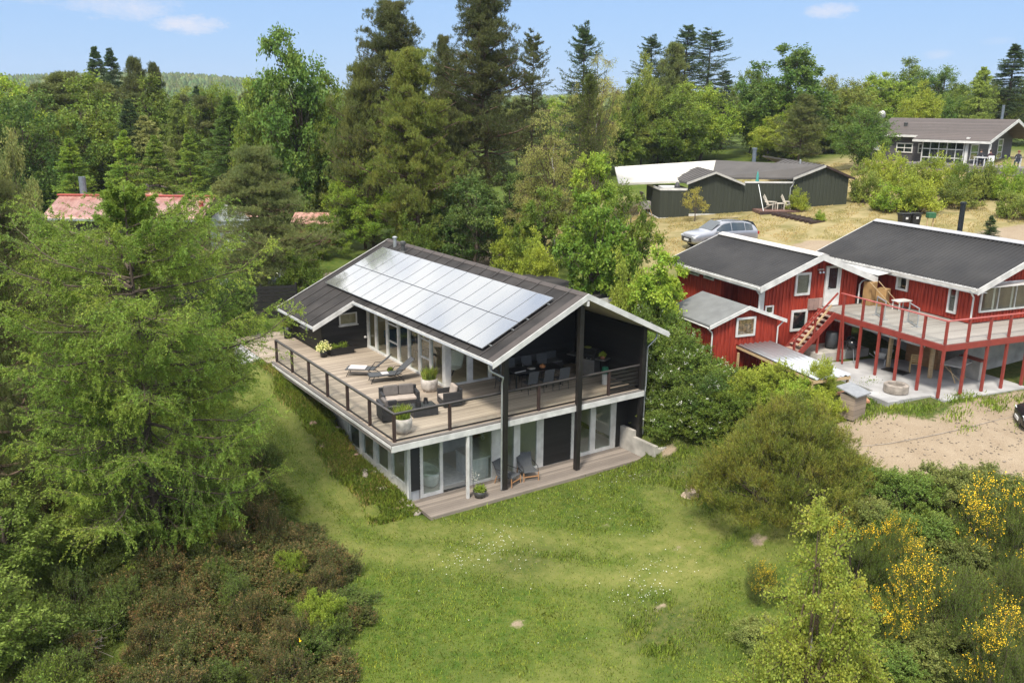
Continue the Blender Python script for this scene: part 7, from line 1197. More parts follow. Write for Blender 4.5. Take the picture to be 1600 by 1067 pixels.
VEG=[(0,-4.41,63.44,4.47,10.44,3.67,1,2,3,4),(5,-6.41,69.98,4.64,10.85,3.51,6,7,3,4),(8,1.32,70.2,4.98,11.96,4.3,9,10,3,4),
(11,-1.84,69.5,4.81,11.05,3.6,9,12,3,4),(13,5.19,78.62,5.46,14.76,2.42,14,15,3,4),(16,7.12,82.36,5.68,14.68,2.39,14,17,3,4),
(8,7.14,71.77,5.34,13.22,1.93,18,19,3,4),(11,8.45,68.2,5.28,12.72,1.76,18,20,3,4),(8,4.27,70.4,5.13,10.88,4.15,9,21,3,4),
(11,6.74,68.44,5.19,9.94,3.46,9,22,3,4),(23,7.64,57.85,4.88,10.3,1.82,24,25,3,4),(13,18.36,91.07,6.51,10.2,2.09,14,26,3,4),
(27,15.05,67.94,5.68,9.89,2.76,6,28,3,4),(0,15.78,61.08,5.5,9.72,2.98,1,29,3,4),(5,10.01,55.95,4.96,9.31,2.28,6,30,3,4),
(5,12.63,40.39,4.57,13.53,3.76,31,32,3,33),(27,9.9,41.47,4.46,11.23,2.41,6,34,3,33),(0,14.81,39.19,4.66,10.4,2.2,6,35,3,33),
(36,-2.73,46.32,4.04,7.81,2.15,37,38,3,39),(40,0.66,45.46,4.16,8.29,2.28,37,41,3,39),(36,2.93,45.05,4.25,7.82,2.03,42,43,3,39),
(40,4.95,43.73,4.3,7.93,2.03,42,44,3,39),(36,8.3,44.83,4.5,10.49,3.08,45,46,3,39),(23,4.25,54.59,4.59,8.84,2.43,47,48,3,49),
(27,-8.23,27.87,3.08,8.99,1.35,47,50,3,49),(27,-10.03,25.01,2.83,9,1.57,6,51,3,49),(11,-4.45,62.53,4.44,7.52,3.89,9,52,3,49),
(8,-0.91,65.55,4.69,8.6,3.62,9,53,3,49),(11,2.37,65.83,4.86,8.45,3.6,9,54,3,49),(55,16.32,31.29,4.59,16.35,3.24,18,56,3,33),
(57,13.69,31.71,4.37,12.31,2.41,58,59,3,33),(60,14.57,25.15,4.28,13.31,2.49,61,62,3,33),(63,21.66,27.93,5.05,16.71,2.98,18,64,3,33),
(57,18.47,27.94,4.75,10.29,1.97,18,65,3,33),(55,21.97,34.41,5.08,14.15,1.45,18,66,3,33),(67,25.13,27.46,5.34,14.52,1.81,18,68,3,33),
(67,28.21,25.55,5.64,14.78,2.27,14,69,3,70),(71,28.86,24.62,5.73,13.16,2.08,72,73,3,49),(74,25.34,21.22,5.45,10.96,1.7,75,76,3,49),
(77,19.62,17.16,4.76,9.49,1.83,72,78,3,49),(77,18.96,19,4.68,6.5,1.5,72,79,3,49),(67,60.96,54.13,9.09,13.85,3.13,14,80,3,70),
(81,64.62,51.98,9.4,14.59,3.73,14,82,3,70),(67,68.3,51.96,9.69,14.22,3.95,14,83,3,70),(8,61.25,50.93,9.12,12.26,2.48,9,84,3,70),
(81,69.18,49.77,9.77,9.17,2.58,14,85,3,70),(0,52.67,45.82,8.32,10.11,2.15,86,87,3,70),(5,49.43,44.83,7.97,8.32,1.71,6,88,3,70),
(27,59.03,43.37,8.96,7.5,3.98,1,89,3,70),(0,53.19,43.87,8.36,5.08,3.36,86,90,3,70),(5,48.44,44.48,7.86,5.24,2.63,6,91,3,70),
(5,66.76,39.16,9.7,10.03,4.95,31,92,3,70),(27,72.3,37.18,10.14,7.32,3.65,86,93,3,70),(0,61.25,35.83,9.25,4,2.37,94,95,3,70),
(0,63.52,34.5,9.49,4.42,2.96,86,96,3,70),(27,58.61,23.01,9.18,5.27,2.39,31,97,3,70),(5,70.18,34.67,10.03,2.91,2.75,6,98,3,70),
(5,78.45,37.79,10.49,6.29,2.92,86,99,3,70),(0,102.52,47.5,11.22,8.86,4.56,6,100,3,70),(27,101.47,41.74,11.15,8.24,3.7,31,101,3,70),
(5,90.39,42.64,11,7.24,3.38,1,102,3,70),(0,82.26,32.7,10.66,6.13,2.15,94,103,3,70),(27,93.55,33.98,10.94,6.46,2.46,6,104,3,70),
(23,88.54,29.25,10.76,8.59,2.15,24,105,3,70),(16,91.74,27.89,10.77,11.11,3.29,14,106,3,70),(5,97.21,25.79,10.72,8.39,3.65,6,107,3,70),
(27,67.02,43.43,9.67,8.33,2.15,6,108,3,70),(109,53.46,17.55,8.49,2.6,1.36,94,110,111,112),(109,52.15,14.86,8.25,2.59,1.11,94,113,111,112),
(109,51.86,13.15,8.14,2.59,1.48,86,114,111,112),(109,52.7,11.84,8.2,2.58,1.46,94,115,111,112),(109,52.49,10.2,8.09,2.59,1.15,6,116,111,112),
(109,52.76,8.76,8.07,2.59,1.13,86,117,111,112),(109,53.46,7.17,8.09,2.59,1.21,1,118,111,112),(109,45.95,9.41,7.36,2.59,1.57,94,119,111,112),
(109,47.06,14.24,7.62,2.6,1.44,86,120,111,112),(109,48.87,4.17,7.36,1.78,1.29,86,121,111,122),(109,49.61,8.63,7.63,1.8,1.61,86,123,111,122),
(109,53.98,8.99,8.26,1.79,1.43,6,124,111,122),(109,45.58,11.04,7.39,1.79,1.83,1,125,111,122),(40,40.42,1.28,6.18,2.18,0.84,14,126,3,49),
(109,41.35,15.98,7.12,1.49,0.8,94,127,111,49),(109,39.18,12.37,6.89,0.69,0.4,1,128,111,49),(129,33.79,19.07,6.47,2.39,0.96,129,130,3,49),
(131,-7.66,16.29,2.47,6.66,1.94,132,133,3,49),(131,-4.57,16.44,2.71,5.63,1.75,18,134,3,49),(135,-0.51,17.99,2.84,3.31,1.45,136,137,111,49),
(135,5.07,21.66,3.14,2.91,1.64,6,138,111,49),(135,0.42,27.17,3.32,2.27,1.52,6,139,111,49),(140,10.08,31.04,4.05,2.85,1.75,6,141,3,49),
(142,10.03,38.49,4.35,2.26,1.93,136,143,3,49),(131,3.76,24.38,3.27,8.48,4.09,132,144,3,49),(140,13.43,39.63,4.59,4.99,1.69,1,145,3,49),
(142,11.99,31.99,4.24,4.99,1.25,1,146,3,49),(147,13.93,30.82,4.37,6.5,2.76,147,148,3,49),(135,15.83,24.33,4.4,3.49,2.02,136,149,111,49),
(135,12.86,22.32,3.95,3.49,1.59,6,150,111,49),(140,16.2,20.56,4.32,5.48,2.38,136,151,3,49),(135,16.21,24.15,4.44,4.49,2.09,136,152,111,49),
(142,19.29,21.23,4.76,5.49,1.65,136,153,3,49),(140,18.14,16.14,4.48,5,1.7,6,154,3,49),(135,16.7,17.35,4.27,3.2,1.46,94,155,111,49),
(135,16.11,13.9,4,3.17,1.3,94,156,111,49),(142,22,16.21,5.15,6.48,1.79,1,157,3,49),(158,15.73,8.18,3.09,6.49,2,159,160,3,49),
(161,15.56,3.25,2.45,5.45,1.48,1,162,3,49),(135,15.26,5.08,2.62,4.47,1.17,163,164,111,49),(140,18.51,8.94,4.07,5.97,1.52,6,165,3,49),
(166,14.63,1.47,1.83,3.59,1.72,167,168,111,169),(166,14.89,-0.3,1.74,2.99,1.53,167,170,111,169),(166,13.41,-0.3,1.17,2.77,1.51,167,171,111,169),
(166,14.35,-1.64,1.36,2.34,1.35,136,172,111,169),(166,12.63,-0.44,0.88,1.74,1.14,167,173,111,169),(166,13.6,-1.74,0.95,1.63,1.34,6,174,111,169),
(166,14.4,2.53,1.81,4.47,1.31,167,175,111,169),(176,15.67,-3.18,2.05,2.36,1.19,94,177,111,178),(176,17.05,-4.78,2.41,2.28,0.73,94,179,111,178),
(176,15.48,-4.68,2.04,1.98,1.15,1,180,111,178),(176,14.34,-2.75,1.39,1.96,1.19,6,181,111,178),(176,16.13,-5.58,2.19,1.56,0.81,94,182,111,178),
(183,11.2,-8,0.91,3.59,3.24,183,184,3,49),(185,-1.07,-18.14,-0.94,8.25,1.43,185,186,3,49),(187,13.88,-14.05,0.44,2.55,1.58,188,189,190,191),
(192,9.37,-15.13,-0.2,2.35,1.66,188,193,190,191),(194,9.65,-12.02,0.13,2.18,0.87,188,195,190,191),(187,10.3,-12.91,0.12,1.97,0.73,188,196,190,191),
(192,11.9,-15.75,-0.09,2.16,1.27,188,197,190,191),(194,7.81,-14.4,-0.26,1.77,0.83,188,198,190,191),(187,8.99,-16.98,-0.37,1.78,1.31,188,199,190,191),
(192,6.91,-10.81,-0.18,1.26,0.65,188,200,190,191),(176,13.51,-11.08,1.14,1.74,1.17,201,202,111,203),(176,14.94,-11.92,1.38,1.53,1.18,204,205,111,203),
(176,15.88,-12.82,1.35,1.53,1.17,204,206,111,203),(176,12.32,-12.37,0.53,1.66,1.21,201,207,111,203),(176,12.37,-13.65,0.27,1.56,1.08,204,208,111,203),
(176,11.39,-10.92,0.63,1.78,1.03,204,209,111,203),(176,8.29,-15.02,-0.27,1.26,1.04,204,210,111,203),(176,6.75,-14.91,-0.35,1.15,1.01,201,211,111,203),
(176,9.73,-15.64,-0.22,1.14,1.05,204,212,111,203),(176,5.29,-12.35,-0.38,0.99,0.8,204,213,111,203),(176,16.35,-13.44,1.18,1.54,1.06,201,214,111,203),
(215,-7.61,2.14,0.04,11.88,3.27,215,216,3,49),(217,-10.37,8.67,1.11,10.5,1.35,18,218,3,49),(217,-11.68,3.8,0.19,10.99,1.66,18,219,3,49),
(217,-8.68,12.6,2.01,7.5,1.56,18,220,3,49),(221,-11.89,1.24,-0.1,4,1.74,222,223,3,49),(221,-12.75,-2.53,-0.39,3.57,1.59,222,224,3,49),
(176,-4.86,-5.02,-0.3,1.49,0.57,225,226,111,49),(176,-4.46,-1.75,-0.22,1.15,0.44,225,227,111,49),(176,-6.03,0.95,-0.09,1.47,0.71,225,228,111,49),
(176,-4.06,3.29,0.36,1.18,0.78,6,229,111,49),(230,-6.3,6.19,0.77,0.97,0.95,231,232,111,233),(234,-2.51,13.81,2.66,0.83,0.83,231,232,111,233),
(235,-3.72,13.05,2.48,1.05,0.89,236,237,111,233),(230,-8.04,-0.19,-0.27,1.22,1,238,239,111,233),(234,-8.14,3.76,0.2,0.87,0.82,236,240,111,233),
(235,-13.05,-3.71,-0.51,1.32,0.73,236,241,111,233),(230,-3.5,10.11,2,0.93,0.86,231,232,111,233),(234,-11.94,-0.02,-0.26,0.92,0.66,231,242,111,233),
(235,-8.46,7.47,0.92,1.28,1,231,232,111,233),(230,-6.56,12.89,2.17,1.09,0.77,231,232,111,233),(234,-6.93,9.4,1.46,0.87,0.89,231,232,111,233),
(235,-9.98,-5.97,-0.55,1.16,0.69,238,243,111,233),(230,-3.9,14.09,2.56,0.85,0.96,231,232,111,233),(234,-6.13,7.94,1.16,0.8,0.69,231,232,111,233),
(235,-9.26,5.72,0.51,1.09,0.89,236,237,111,233),(230,-2.8,10.96,2.27,0.85,0.75,236,237,111,233),(234,-12.05,7.87,0.81,0.98,0.94,231,232,111,233),
(235,-5.39,6.87,0.98,1.08,0.74,231,232,111,233),(230,-12,4.77,0.28,0.86,0.8,225,244,111,233),(234,-5.71,0.07,-0.23,1.03,0.82,238,239,111,233),
(235,-9.82,9.03,1.18,0.77,1,231,232,111,233),(230,-12.35,2.47,-0.02,0.96,0.88,231,245,111,233),(234,-12.3,10.03,1.17,1.07,0.95,231,232,111,233),
(235,-8.6,-1.89,-0.38,0.99,0.8,238,243,111,233),(230,-4.79,5.35,0.7,0.88,0.71,231,232,111,233),(234,-5.36,-6.01,-0.4,0.76,0.84,236,246,111,233),
(235,-5.99,5.38,0.62,0.82,0.8,238,247,111,233),(230,-10.3,2.7,-0.01,1.11,0.78,231,245,111,233),(234,-6.54,0.43,-0.21,0.81,0.72,236,240,111,233),
(235,-6.89,-0.57,-0.29,1.01,0.78,238,239,111,233),(230,-6.15,11.87,2.05,1.28,0.68,231,232,111,233),(234,-6.62,-3.96,-0.4,1.16,0.65,238,243,111,233),
(235,-5.81,0.95,-0.13,1.13,0.82,238,239,111,233),(230,-3.61,0.45,-0.09,0.58,0.83,238,239,111,233),(234,-10.59,-0.13,-0.27,1.28,0.84,236,241,111,233),
(235,-4.42,2.02,0.09,1.32,0.94,238,239,111,233),(230,-4.72,-5.55,-0.36,0.9,0.76,236,246,111,233),(234,-9.47,-1.13,-0.34,1.05,0.84,236,241,111,233),
(235,-7.34,6.21,0.72,1.08,0.74,225,248,111,233),(230,-7.79,1.59,-0.09,0.86,0.83,238,239,111,233),(234,-4.31,2.89,0.23,0.87,0.72,231,245,111,233),
(235,-6.25,-8.54,-0.56,1,0.99,238,249,111,233),(230,-9.66,11.81,1.74,1.04,0.89,231,232,111,233),(234,-6.37,-5.71,-0.43,0.84,0.66,238,243,111,233),
(235,-4.87,3.6,0.33,1.29,0.74,231,232,111,233),(230,-3.89,5.28,0.75,1,0.76,238,247,111,233),(234,-5.21,13.74,2.4,1.08,0.77,231,232,111,233),
(235,-11.15,-1.81,-0.39,1.3,0.87,236,241,111,233),(230,-9.3,-0.29,-0.28,1.23,0.79,238,243,111,233),(234,-11.71,1.75,-0.1,0.97,0.69,231,245,111,233),
(235,-3.45,-0.87,-0.19,0.64,0.98,238,249,111,233),(230,-10.45,-5.23,-0.54,0.83,0.68,236,241,111,233),(234,-4.98,10.8,1.97,1.2,0.86,236,237,111,233),
(235,-8.74,0.29,-0.23,0.79,0.67,225,244,111,233),(230,-9.53,4.73,0.3,1.15,0.89,231,245,111,233),(234,-8.19,8.35,1.13,0.87,0.97,225,248,111,233),
(235,-5.05,-2.16,-0.31,0.67,0.76,238,239,111,233),(230,-3.43,3.46,0.38,0.76,0.66,231,232,111,233),(234,-4.87,9.85,1.76,1,0.93,231,232,111,233),
(235,-3.75,1.22,-0,0.85,0.7,236,240,111,233),(230,-4.85,-0.97,-0.26,0.88,0.95,238,239,111,233),(234,-6.92,2.56,0.07,0.83,0.73,238,239,111,233),
(235,-5.81,13.22,2.29,0.8,0.69,231,232,111,233),(230,-3.8,9.02,1.69,1.31,0.96,231,232,111,233),(234,-11.76,-4.57,-0.54,1.34,0.98,231,242,111,233),
(235,-11.76,3.98,0.16,1.13,0.7,231,245,111,233),(230,-10.26,-4.07,-0.49,0.82,0.7,238,243,111,233),(234,-11.36,7.58,0.79,1.32,0.89,225,248,111,233),
(235,-10.91,11.22,1.5,0.83,0.84,231,232,111,233),(230,-3.36,11.89,2.36,0.84,0.65,225,248,111,233),(234,-1.78,14.51,2.7,1.2,0.71,225,248,111,233),
(235,-5.84,-7.75,-0.5,0.67,1,238,249,111,233),(230,-10.79,-2.84,-0.45,1.15,0.66,238,243,111,233),(234,-10.13,5.98,0.53,0.85,0.75,238,239,111,233),
(235,-8.37,-7.23,-0.53,1.09,0.68,238,243,111,233),(230,-7.86,9.53,1.42,1.15,0.85,231,232,111,233),(234,-3.32,-2.4,-0.25,0.89,0.85,238,249,111,233),
(235,-10.65,1.62,-0.12,1.23,0.88,231,245,111,233),(230,-7.39,12.66,2.07,1.06,0.73,231,232,111,233),(234,-6.15,2.34,0.06,0.77,0.97,225,244,111,233),
(235,-7.37,-2.99,-0.39,0.96,1,238,243,111,233),(230,-6.37,10.58,1.78,1.23,0.75,231,232,111,233),(234,-12.6,0.49,-0.21,1.11,0.82,231,242,111,233),
(235,-5.94,-3.43,-0.36,0.89,0.8,238,243,111,233),(230,-10.74,9.83,1.26,0.91,0.74,236,237,111,233),(234,-8.22,-3.81,-0.44,1.02,0.86,238,243,111,233),
(235,-6.87,6.79,0.87,0.77,1,231,232,111,233),(230,-10.22,4.07,0.16,0.8,0.7,238,239,111,233),(234,-9.97,7.17,0.78,1.28,0.65,231,232,111,233),
(235,-5.49,3.01,0.2,1.01,0.7,238,239,111,233),(230,-5,-4.46,-0.35,0.69,0.74,236,246,111,233),(234,-12.78,4.07,0.18,1.21,0.82,238,239,111,233),
(235,-10.04,11.13,1.58,0.95,0.75,231,232,111,233),(230,-12.37,-2.74,-0.45,0.96,0.86,231,242,111,233),(234,-6.47,-6.59,-0.46,1,0.85,238,243,111,233),
(235,-12.97,1.75,-0.09,0.88,0.93,231,242,111,233),(230,-11.42,10.56,1.34,1.34,0.81,236,237,111,233),(234,-4.16,-3.34,-0.3,0.99,0.75,238,249,111,233),
(235,-9.28,11.12,1.65,1.15,0.68,225,248,111,233),(230,-6.16,4.25,0.39,1.2,0.68,231,232,111,233),(234,-8.52,9.87,1.45,0.82,0.65,231,232,111,233),
(235,-13.35,-0.73,-0.31,1.16,0.75,238,243,111,233),(230,-9.65,0.84,-0.19,1.11,0.73,236,240,111,233),(234,-3.05,14.34,2.64,1.19,0.66,225,248,111,233),
(235,-8.89,3.17,0.08,1.29,0.71,236,240,111,233),(230,-6.49,3.46,0.23,1.21,0.93,238,239,111,233),(234,-4.11,7.08,1.16,1.16,0.82,231,232,111,233),
(235,-5.66,-1.49,-0.31,0.81,0.97,238,239,111,233),(230,-12.66,7.25,0.68,1.09,0.92,231,245,111,233),(234,-9.14,-3.25,-0.44,0.96,0.71,238,243,111,233),
(235,-9.18,7.79,0.95,1.07,0.79,236,237,111,233),(230,-5.13,12.49,2.25,1.3,0.73,231,232,111,233),(234,-9.08,-5.98,-0.52,1.06,0.93,238,243,111,233),
(235,-8.42,6.45,0.71,1.31,0.94,231,232,111,233),(230,-12.28,6.54,0.57,1.26,0.83,231,245,111,233),(234,-8.2,10.62,1.64,1.08,0.91,231,232,111,233),
(235,-7.2,-1.97,-0.36,1.32,0.74,238,243,111,233),(230,-3.18,4.98,0.73,1.13,0.9,236,237,111,233),(234,-8,-5.75,-0.48,0.76,0.79,236,241,111,233),
(235,-7.86,0.74,-0.19,1.15,0.78,238,239,111,233),(230,-10.41,8.37,1,1.06,0.72,231,232,111,233),(234,-11.54,-0.72,-0.31,0.94,0.97,231,242,111,233),
(235,-3.21,7.7,1.42,1.02,0.97,231,232,111,233),(230,-5.25,9.15,1.54,1.13,0.71,231,232,111,233),(234,-12.81,-1.34,-0.35,0.77,0.78,236,241,111,233),
(235,-4.96,1.39,-0.03,1.22,0.99,238,239,111,233),(230,-11.47,9.32,1.11,1.17,0.88,231,232,111,233),(234,-12.53,5.61,0.41,0.78,0.73,231,245,111,233),
(235,-3.53,6.56,1.1,1.05,0.69,231,232,111,233),(230,-9.17,-4.67,-0.49,0.95,0.9,238,243,111,233),(234,-8.81,8.82,1.2,1,0.71,231,232,111,233),
(235,-6.92,4.72,0.44,1,0.91,238,247,111,233),(230,-8.34,-0.94,-0.32,0.94,0.75,238,243,111,233),(234,-3.88,4.36,0.53,1.26,0.86,238,247,111,233),
(235,-2.42,12.99,2.62,1.1,0.92,231,232,111,233),(230,-10.04,-1.82,-0.39,1.19,0.92,236,241,111,233),(234,-8.29,4.6,0.34,0.93,0.85,238,239,111,233),
(235,-2.46,11.78,2.44,1.02,0.99,236,237,111,233),(230,-11.26,6.46,0.58,0.79,0.98,231,245,111,233),(234,-4.67,6.54,0.97,0.85,0.86,231,232,111,233),
(235,-8.86,11.94,1.86,1.17,0.79,231,232,111,233),(230,-3.27,2.39,0.19,0.98,0.74,231,245,111,233),(234,-5.21,4.55,0.5,1.23,0.74,238,247,111,233),
(235,-4.76,7.98,1.27,1.31,0.92,231,232,111,233),(230,-1.67,15.36,2.71,0.87,0.67,231,232,111,233),(234,-7.97,-2.32,-0.38,1.04,0.76,238,243,111,233),
(235,-11.5,5.66,0.43,1.04,0.83,231,245,111,233),(230,-5.31,-7.05,-0.45,0.79,0.81,238,249,111,233),(234,-11.24,0.87,-0.18,0.9,0.7,231,242,111,233),
(235,-13.04,-2.13,-0.41,1.32,0.88,236,241,111,233),(230,-12.71,3.17,0.07,1.17,0.77,231,245,111,233),(234,-7.37,3.35,0.17,1.07,0.88,236,240,111,233),
(235,-8.74,1.51,-0.11,0.76,0.8,236,240,111,233),(230,-6.73,1.7,-0.05,0.78,0.77,236,240,111,233),(234,-6.59,-2.94,-0.37,1.25,0.76,236,241,111,233),
(235,-3.74,10.98,2.15,1.26,0.82,236,237,111,233),(230,-7.34,5.45,0.56,0.88,0.94,238,247,111,233),(234,-10.6,5.26,0.37,1.3,0.75,238,239,111,233),
(235,-7.18,10.44,1.68,0.97,0.83,236,237,111,233),(230,-11.77,11.71,1.49,1.09,0.88,231,232,111,233),(234,-4.05,-0.16,-0.17,0.87,0.82,238,239,111,233),
(235,-7.96,-4.66,-0.45,1.26,0.97,238,243,111,233),(230,-5.98,9.67,1.6,1.24,0.77,231,232,111,233),(234,-6.87,7.8,1.09,1.31,0.76,231,232,111,233),
(235,-7.05,-5.05,-0.43,0.83,0.69,238,243,111,233),(230,-4.05,-5.02,-0.33,0.75,0.66,238,249,111,233),(234,-4.9,11.61,2.13,1.3,0.76,231,232,111,233),
(235,-9.69,-5.23,-0.52,1.02,0.7,238,243,111,233),(230,-9.47,-6.64,-0.56,0.81,0.96,238,243,111,233),(234,-9.22,6.61,0.7,0.79,0.9,231,232,111,233),
(235,-6.95,-7.46,-0.51,0.88,0.68,236,241,111,233),(230,-2.44,15.23,2.7,1.34,0.75,231,232,111,233),(234,-7.63,7.56,0.99,0.86,0.71,231,232,111,233),
(235,-8.23,2.23,-0.02,0.88,0.96,236,240,111,233),(230,-4.85,-0.16,-0.2,1.08,0.74,238,239,111,233),(234,-4.29,-1.54,-0.26,0.89,0.87,238,239,111,233),
(235,-8.04,11.95,1.91,0.79,0.83,231,232,111,233),(230,-10.91,-4.48,-0.52,0.83,0.69,231,242,111,233),(234,-5.67,-5.3,-0.39,0.98,0.74,238,243,111,233),
(235,-12.49,10.91,1.3,0.88,0.84,231,232,111,233),(230,-12.22,-3.71,-0.5,0.89,0.7,238,243,111,233),(234,-10.26,10.4,1.42,0.98,0.83,231,232,111,233),
(235,-11.25,4.89,0.3,0.78,0.88,225,244,111,233),(230,-3.72,-4.34,-0.31,0.65,1,236,246,111,233),(234,-9.18,2.47,-0.02,1.08,0.76,231,245,111,233),
(235,-4.63,13.16,2.4,1.21,0.71,231,232,111,233),(230,-6.62,-1.47,-0.33,1.34,0.67,236,240,111,233),(234,-12.59,8.97,0.97,0.77,0.85,236,237,111,233),
(235,-7.08,11.76,1.95,1.22,0.77,231,232,111,233),(230,-11.3,-5.16,-0.56,1.24,1,236,241,111,233),(234,-11.39,-3.62,-0.49,1.06,0.89,236,241,111,233),
(235,-6.13,-0.69,-0.29,0.86,0.92,238,239,111,233),(230,-12.03,-1.28,-0.35,0.83,0.65,231,242,111,233),(234,-9.42,9.73,1.35,1.13,0.78,236,237,111,233),
(235,-11.88,-2.07,-0.41,1.16,0.77,236,241,111,233),(230,-5.24,5.95,0.8,1.11,0.67,231,232,111,233),(234,-4.37,0.52,-0.11,1.23,0.71,238,239,111,233),
(235,-9.04,3.9,0.18,1.28,0.7,231,245,111,233),(230,-12.72,-0.28,-0.27,1.26,0.94,231,242,111,233),(234,-7.08,8.63,1.27,0.85,0.76,231,232,111,233),
(235,-5.86,-4.59,-0.38,0.57,0.76,238,243,111,233),(230,-11.82,8.58,0.95,0.83,0.87,231,232,111,233),(5,34.8,153,7.68,8.8,3.7,6,250,3,251),
(0,12.1,138.6,7.06,8,3.4,6,250,3,251),(8,50.4,78.4,8.35,6,1.8,9,252,3,251),(8,-4,68.5,4.68,10.6,3.2,9,253,3,251),
(5,4.1,140,6.77,8.5,3.6,6,254,3,251),(11,63.9,49.8,9.36,5.8,1.8,18,255,3,251),(0,109.3,38.5,11.14,6.5,2.7,6,256,3,251),
(13,36.6,49.2,6.75,7,1.5,14,257,3,251),(5,23.1,78.1,6.49,7,2.9,6,258,3,251),(13,49.2,58.5,8.09,6.5,1.4,14,257,3,251),
(11,9,103.6,6.29,8.6,2.6,18,259,3,251),(0,57.3,138.1,8.65,6.1,2.5,6,260,3,251),(27,41.3,72.8,7.64,6.1,2.5,31,260,3,251),
(27,141.9,48.4,10.97,7.7,3.2,31,256,3,251),(13,10,91.7,6.07,9.3,2,14,261,3,251),(11,-2.2,128.4,6.31,9.5,2.9,18,253,3,251),
(0,101.5,28.2,10.82,6.5,2.7,86,256,3,251),(5,-12.5,57.3,4,10.6,4.5,1,254,3,251),(0,-15.1,143.5,6.08,9.3,3.9,6,254,3,251),
(27,138.9,58.6,11.15,5.8,2.4,31,256,3,251),(0,24.2,156.4,7.32,8.2,3.4,86,250,3,251),(13,56.6,77.4,8.77,6.3,1.4,14,257,3,251),
(13,95.7,84.8,10.89,5.2,1.1,14,262,3,251),(11,104.4,108.4,10.51,5.3,1.6,18,255,3,251),(0,5.2,159,6.72,7.7,3.2,86,254,3,251),
(5,44.2,91.2,8.05,6.8,2.8,1,260,3,251),(0,127.7,46.6,11.39,5.1,2.1,86,256,3,251),(5,25.1,70.1,6.41,7.2,3,1,258,3,251),
(0,48.7,68.6,8.15,6.1,2.5,86,260,3,251),(27,34.3,107.9,7.66,5.7,2.4,86,258,3,251),(13,104.8,51.8,11.28,6,1.3,14,263,3,251),
(13,94.8,44.8,11.09,6.4,1.4,14,263,3,251),(5,63.9,37.4,9.48,5.8,2.4,1,264,3,251),(0,121.7,26.4,10.75,6.8,2.8,86,256,3,251),
(5,97.5,101.8,10.76,5.7,2.4,6,265,3,251),(0,52.1,106,8.59,5,2.1,6,260,3,251),(5,87.7,86.5,10.52,6.4,2.7,1,265,3,251),
(27,-7.4,153.8,6.35,7.7,3.2,86,254,3,251),(27,131.9,90.7,10.89,6.3,2.6,86,264,3,251),(27,-4.2,137.1,6.41,9.2,3.8,86,254,3,251),
(5,19.6,64.3,5.86,8.3,3.5,6,258,3,251),(8,156.5,39.4,10.17,8.5,2.5,9,266,3,251),(13,3.3,55,4.55,10.2,2.2,14,261,3,251),
(13,58.4,128.9,8.92,5.2,1.1,14,257,3,251),(11,130.3,65.7,11.5,6.6,2,18,266,3,251),(11,95.2,120.6,9.97,5.2,1.6,18,252,3,251),
(0,98.6,38.6,11.08,6,2.5,6,256,3,251),(8,15.7,108.8,6.72,9.1,2.7,9,259,3,251),(0,120.5,38.8,11.17,5.7,2.4,86,256,3,251),
(5,2.3,71.7,5.08,10.3,4.3,1,250,3,251),(13,50.3,49.3,8.1,5.8,1.3,14,262,3,251),(27,59.9,98.2,9,5.3,2.2,86,260,3,251),
(13,14.8,158.2,7.01,9.2,2,14,261,3,251),(27,43.7,98.7,8.08,6.7,2.8,31,260,3,251),(5,90.9,49.9,10.96,5.4,2.3,1,264,3,251),
(0,22.9,114.3,7.16,8.5,3.6,86,250,3,251),(0,71.7,120,9.56,5.3,2.2,6,260,3,251),(0,51.8,133.3,8.61,5.7,2.4,6,258,3,251),
(8,117.4,49.4,11.4,5.7,1.7,9,266,3,251),(27,92.5,28.8,10.8,6.3,2.7,86,256,3,251),(5,-7.7,90.6,5.24,9.2,3.9,1,254,3,251),
(8,-5,100.2,5.59,8.8,2.6,9,253,3,251),(13,100.7,75.2,11.15,5.1,1.1,14,267,3,251),(5,61.5,56.7,9.13,7,2.9,6,265,3,251),
(0,28.5,133.4,7.68,7.4,3.1,86,250,3,251),(5,117.5,98.1,10.88,6,2.5,1,264,3,251),(8,-5.3,79.7,5.02,9.5,2.9,9,253,3,251),
(5,139.8,69.9,11.07,7,2.9,6,256,3,251),(8,6.2,122.7,6.54,7.6,2.3,9,253,3,251),(0,70,69.4,9.68,5.9,2.5,86,265,3,251),
(27,43,116.8,8.19,5.1,2.1,31,258,3,251),(5,29.3,101,7.3,7.3,3.1,6,258,3,251),(11,141.6,80.6,10.82,6.3,1.9,18,266,3,251),
(5,57.1,65.8,8.78,6.3,2.7,1,260,3,251),(5,63,106.7,9.16,5.9,2.5,6,260,3,251),(5,57,48.6,8.75,7.1,3,6,265,3,251),
(0,18.8,125.7,7.15,8.4,3.5,86,250,3,251),(5,67,113.9,9.36,6.1,2.6,6,260,3,251),(11,2.7,82.5,5.46,9.5,2.8,18,259,3,251),
(0,123.9,61.5,11.66,5.2,2.2,86,256,3,251),(5,46.7,144.8,8.19,6.1,2.6,1,258,3,251),(13,91.1,20.1,10.48,5.4,1.2,14,263,3,251),
(0,84.9,78.7,10.45,5.3,2.2,6,265,3,251),(0,7.5,67.3,5.2,10.2,4.3,6,250,3,251),(11,44.3,152.1,7.96,6.5,1.9,18,268,3,251),
(5,-7.6,115.5,5.83,8,3.4,1,254,3,251),(27,-10.4,126.2,5.96,8.4,3.5,31,254,3,251),(5,36,84.7,7.45,5.9,2.5,1,260,3,251),
(8,43.6,56.3,7.56,7.6,2.3,9,252,3,251),(8,33.9,69.1,7.02,6.6,2,9,252,3,251),(11,10,56.6,4.98,9.9,3,18,268,3,251),
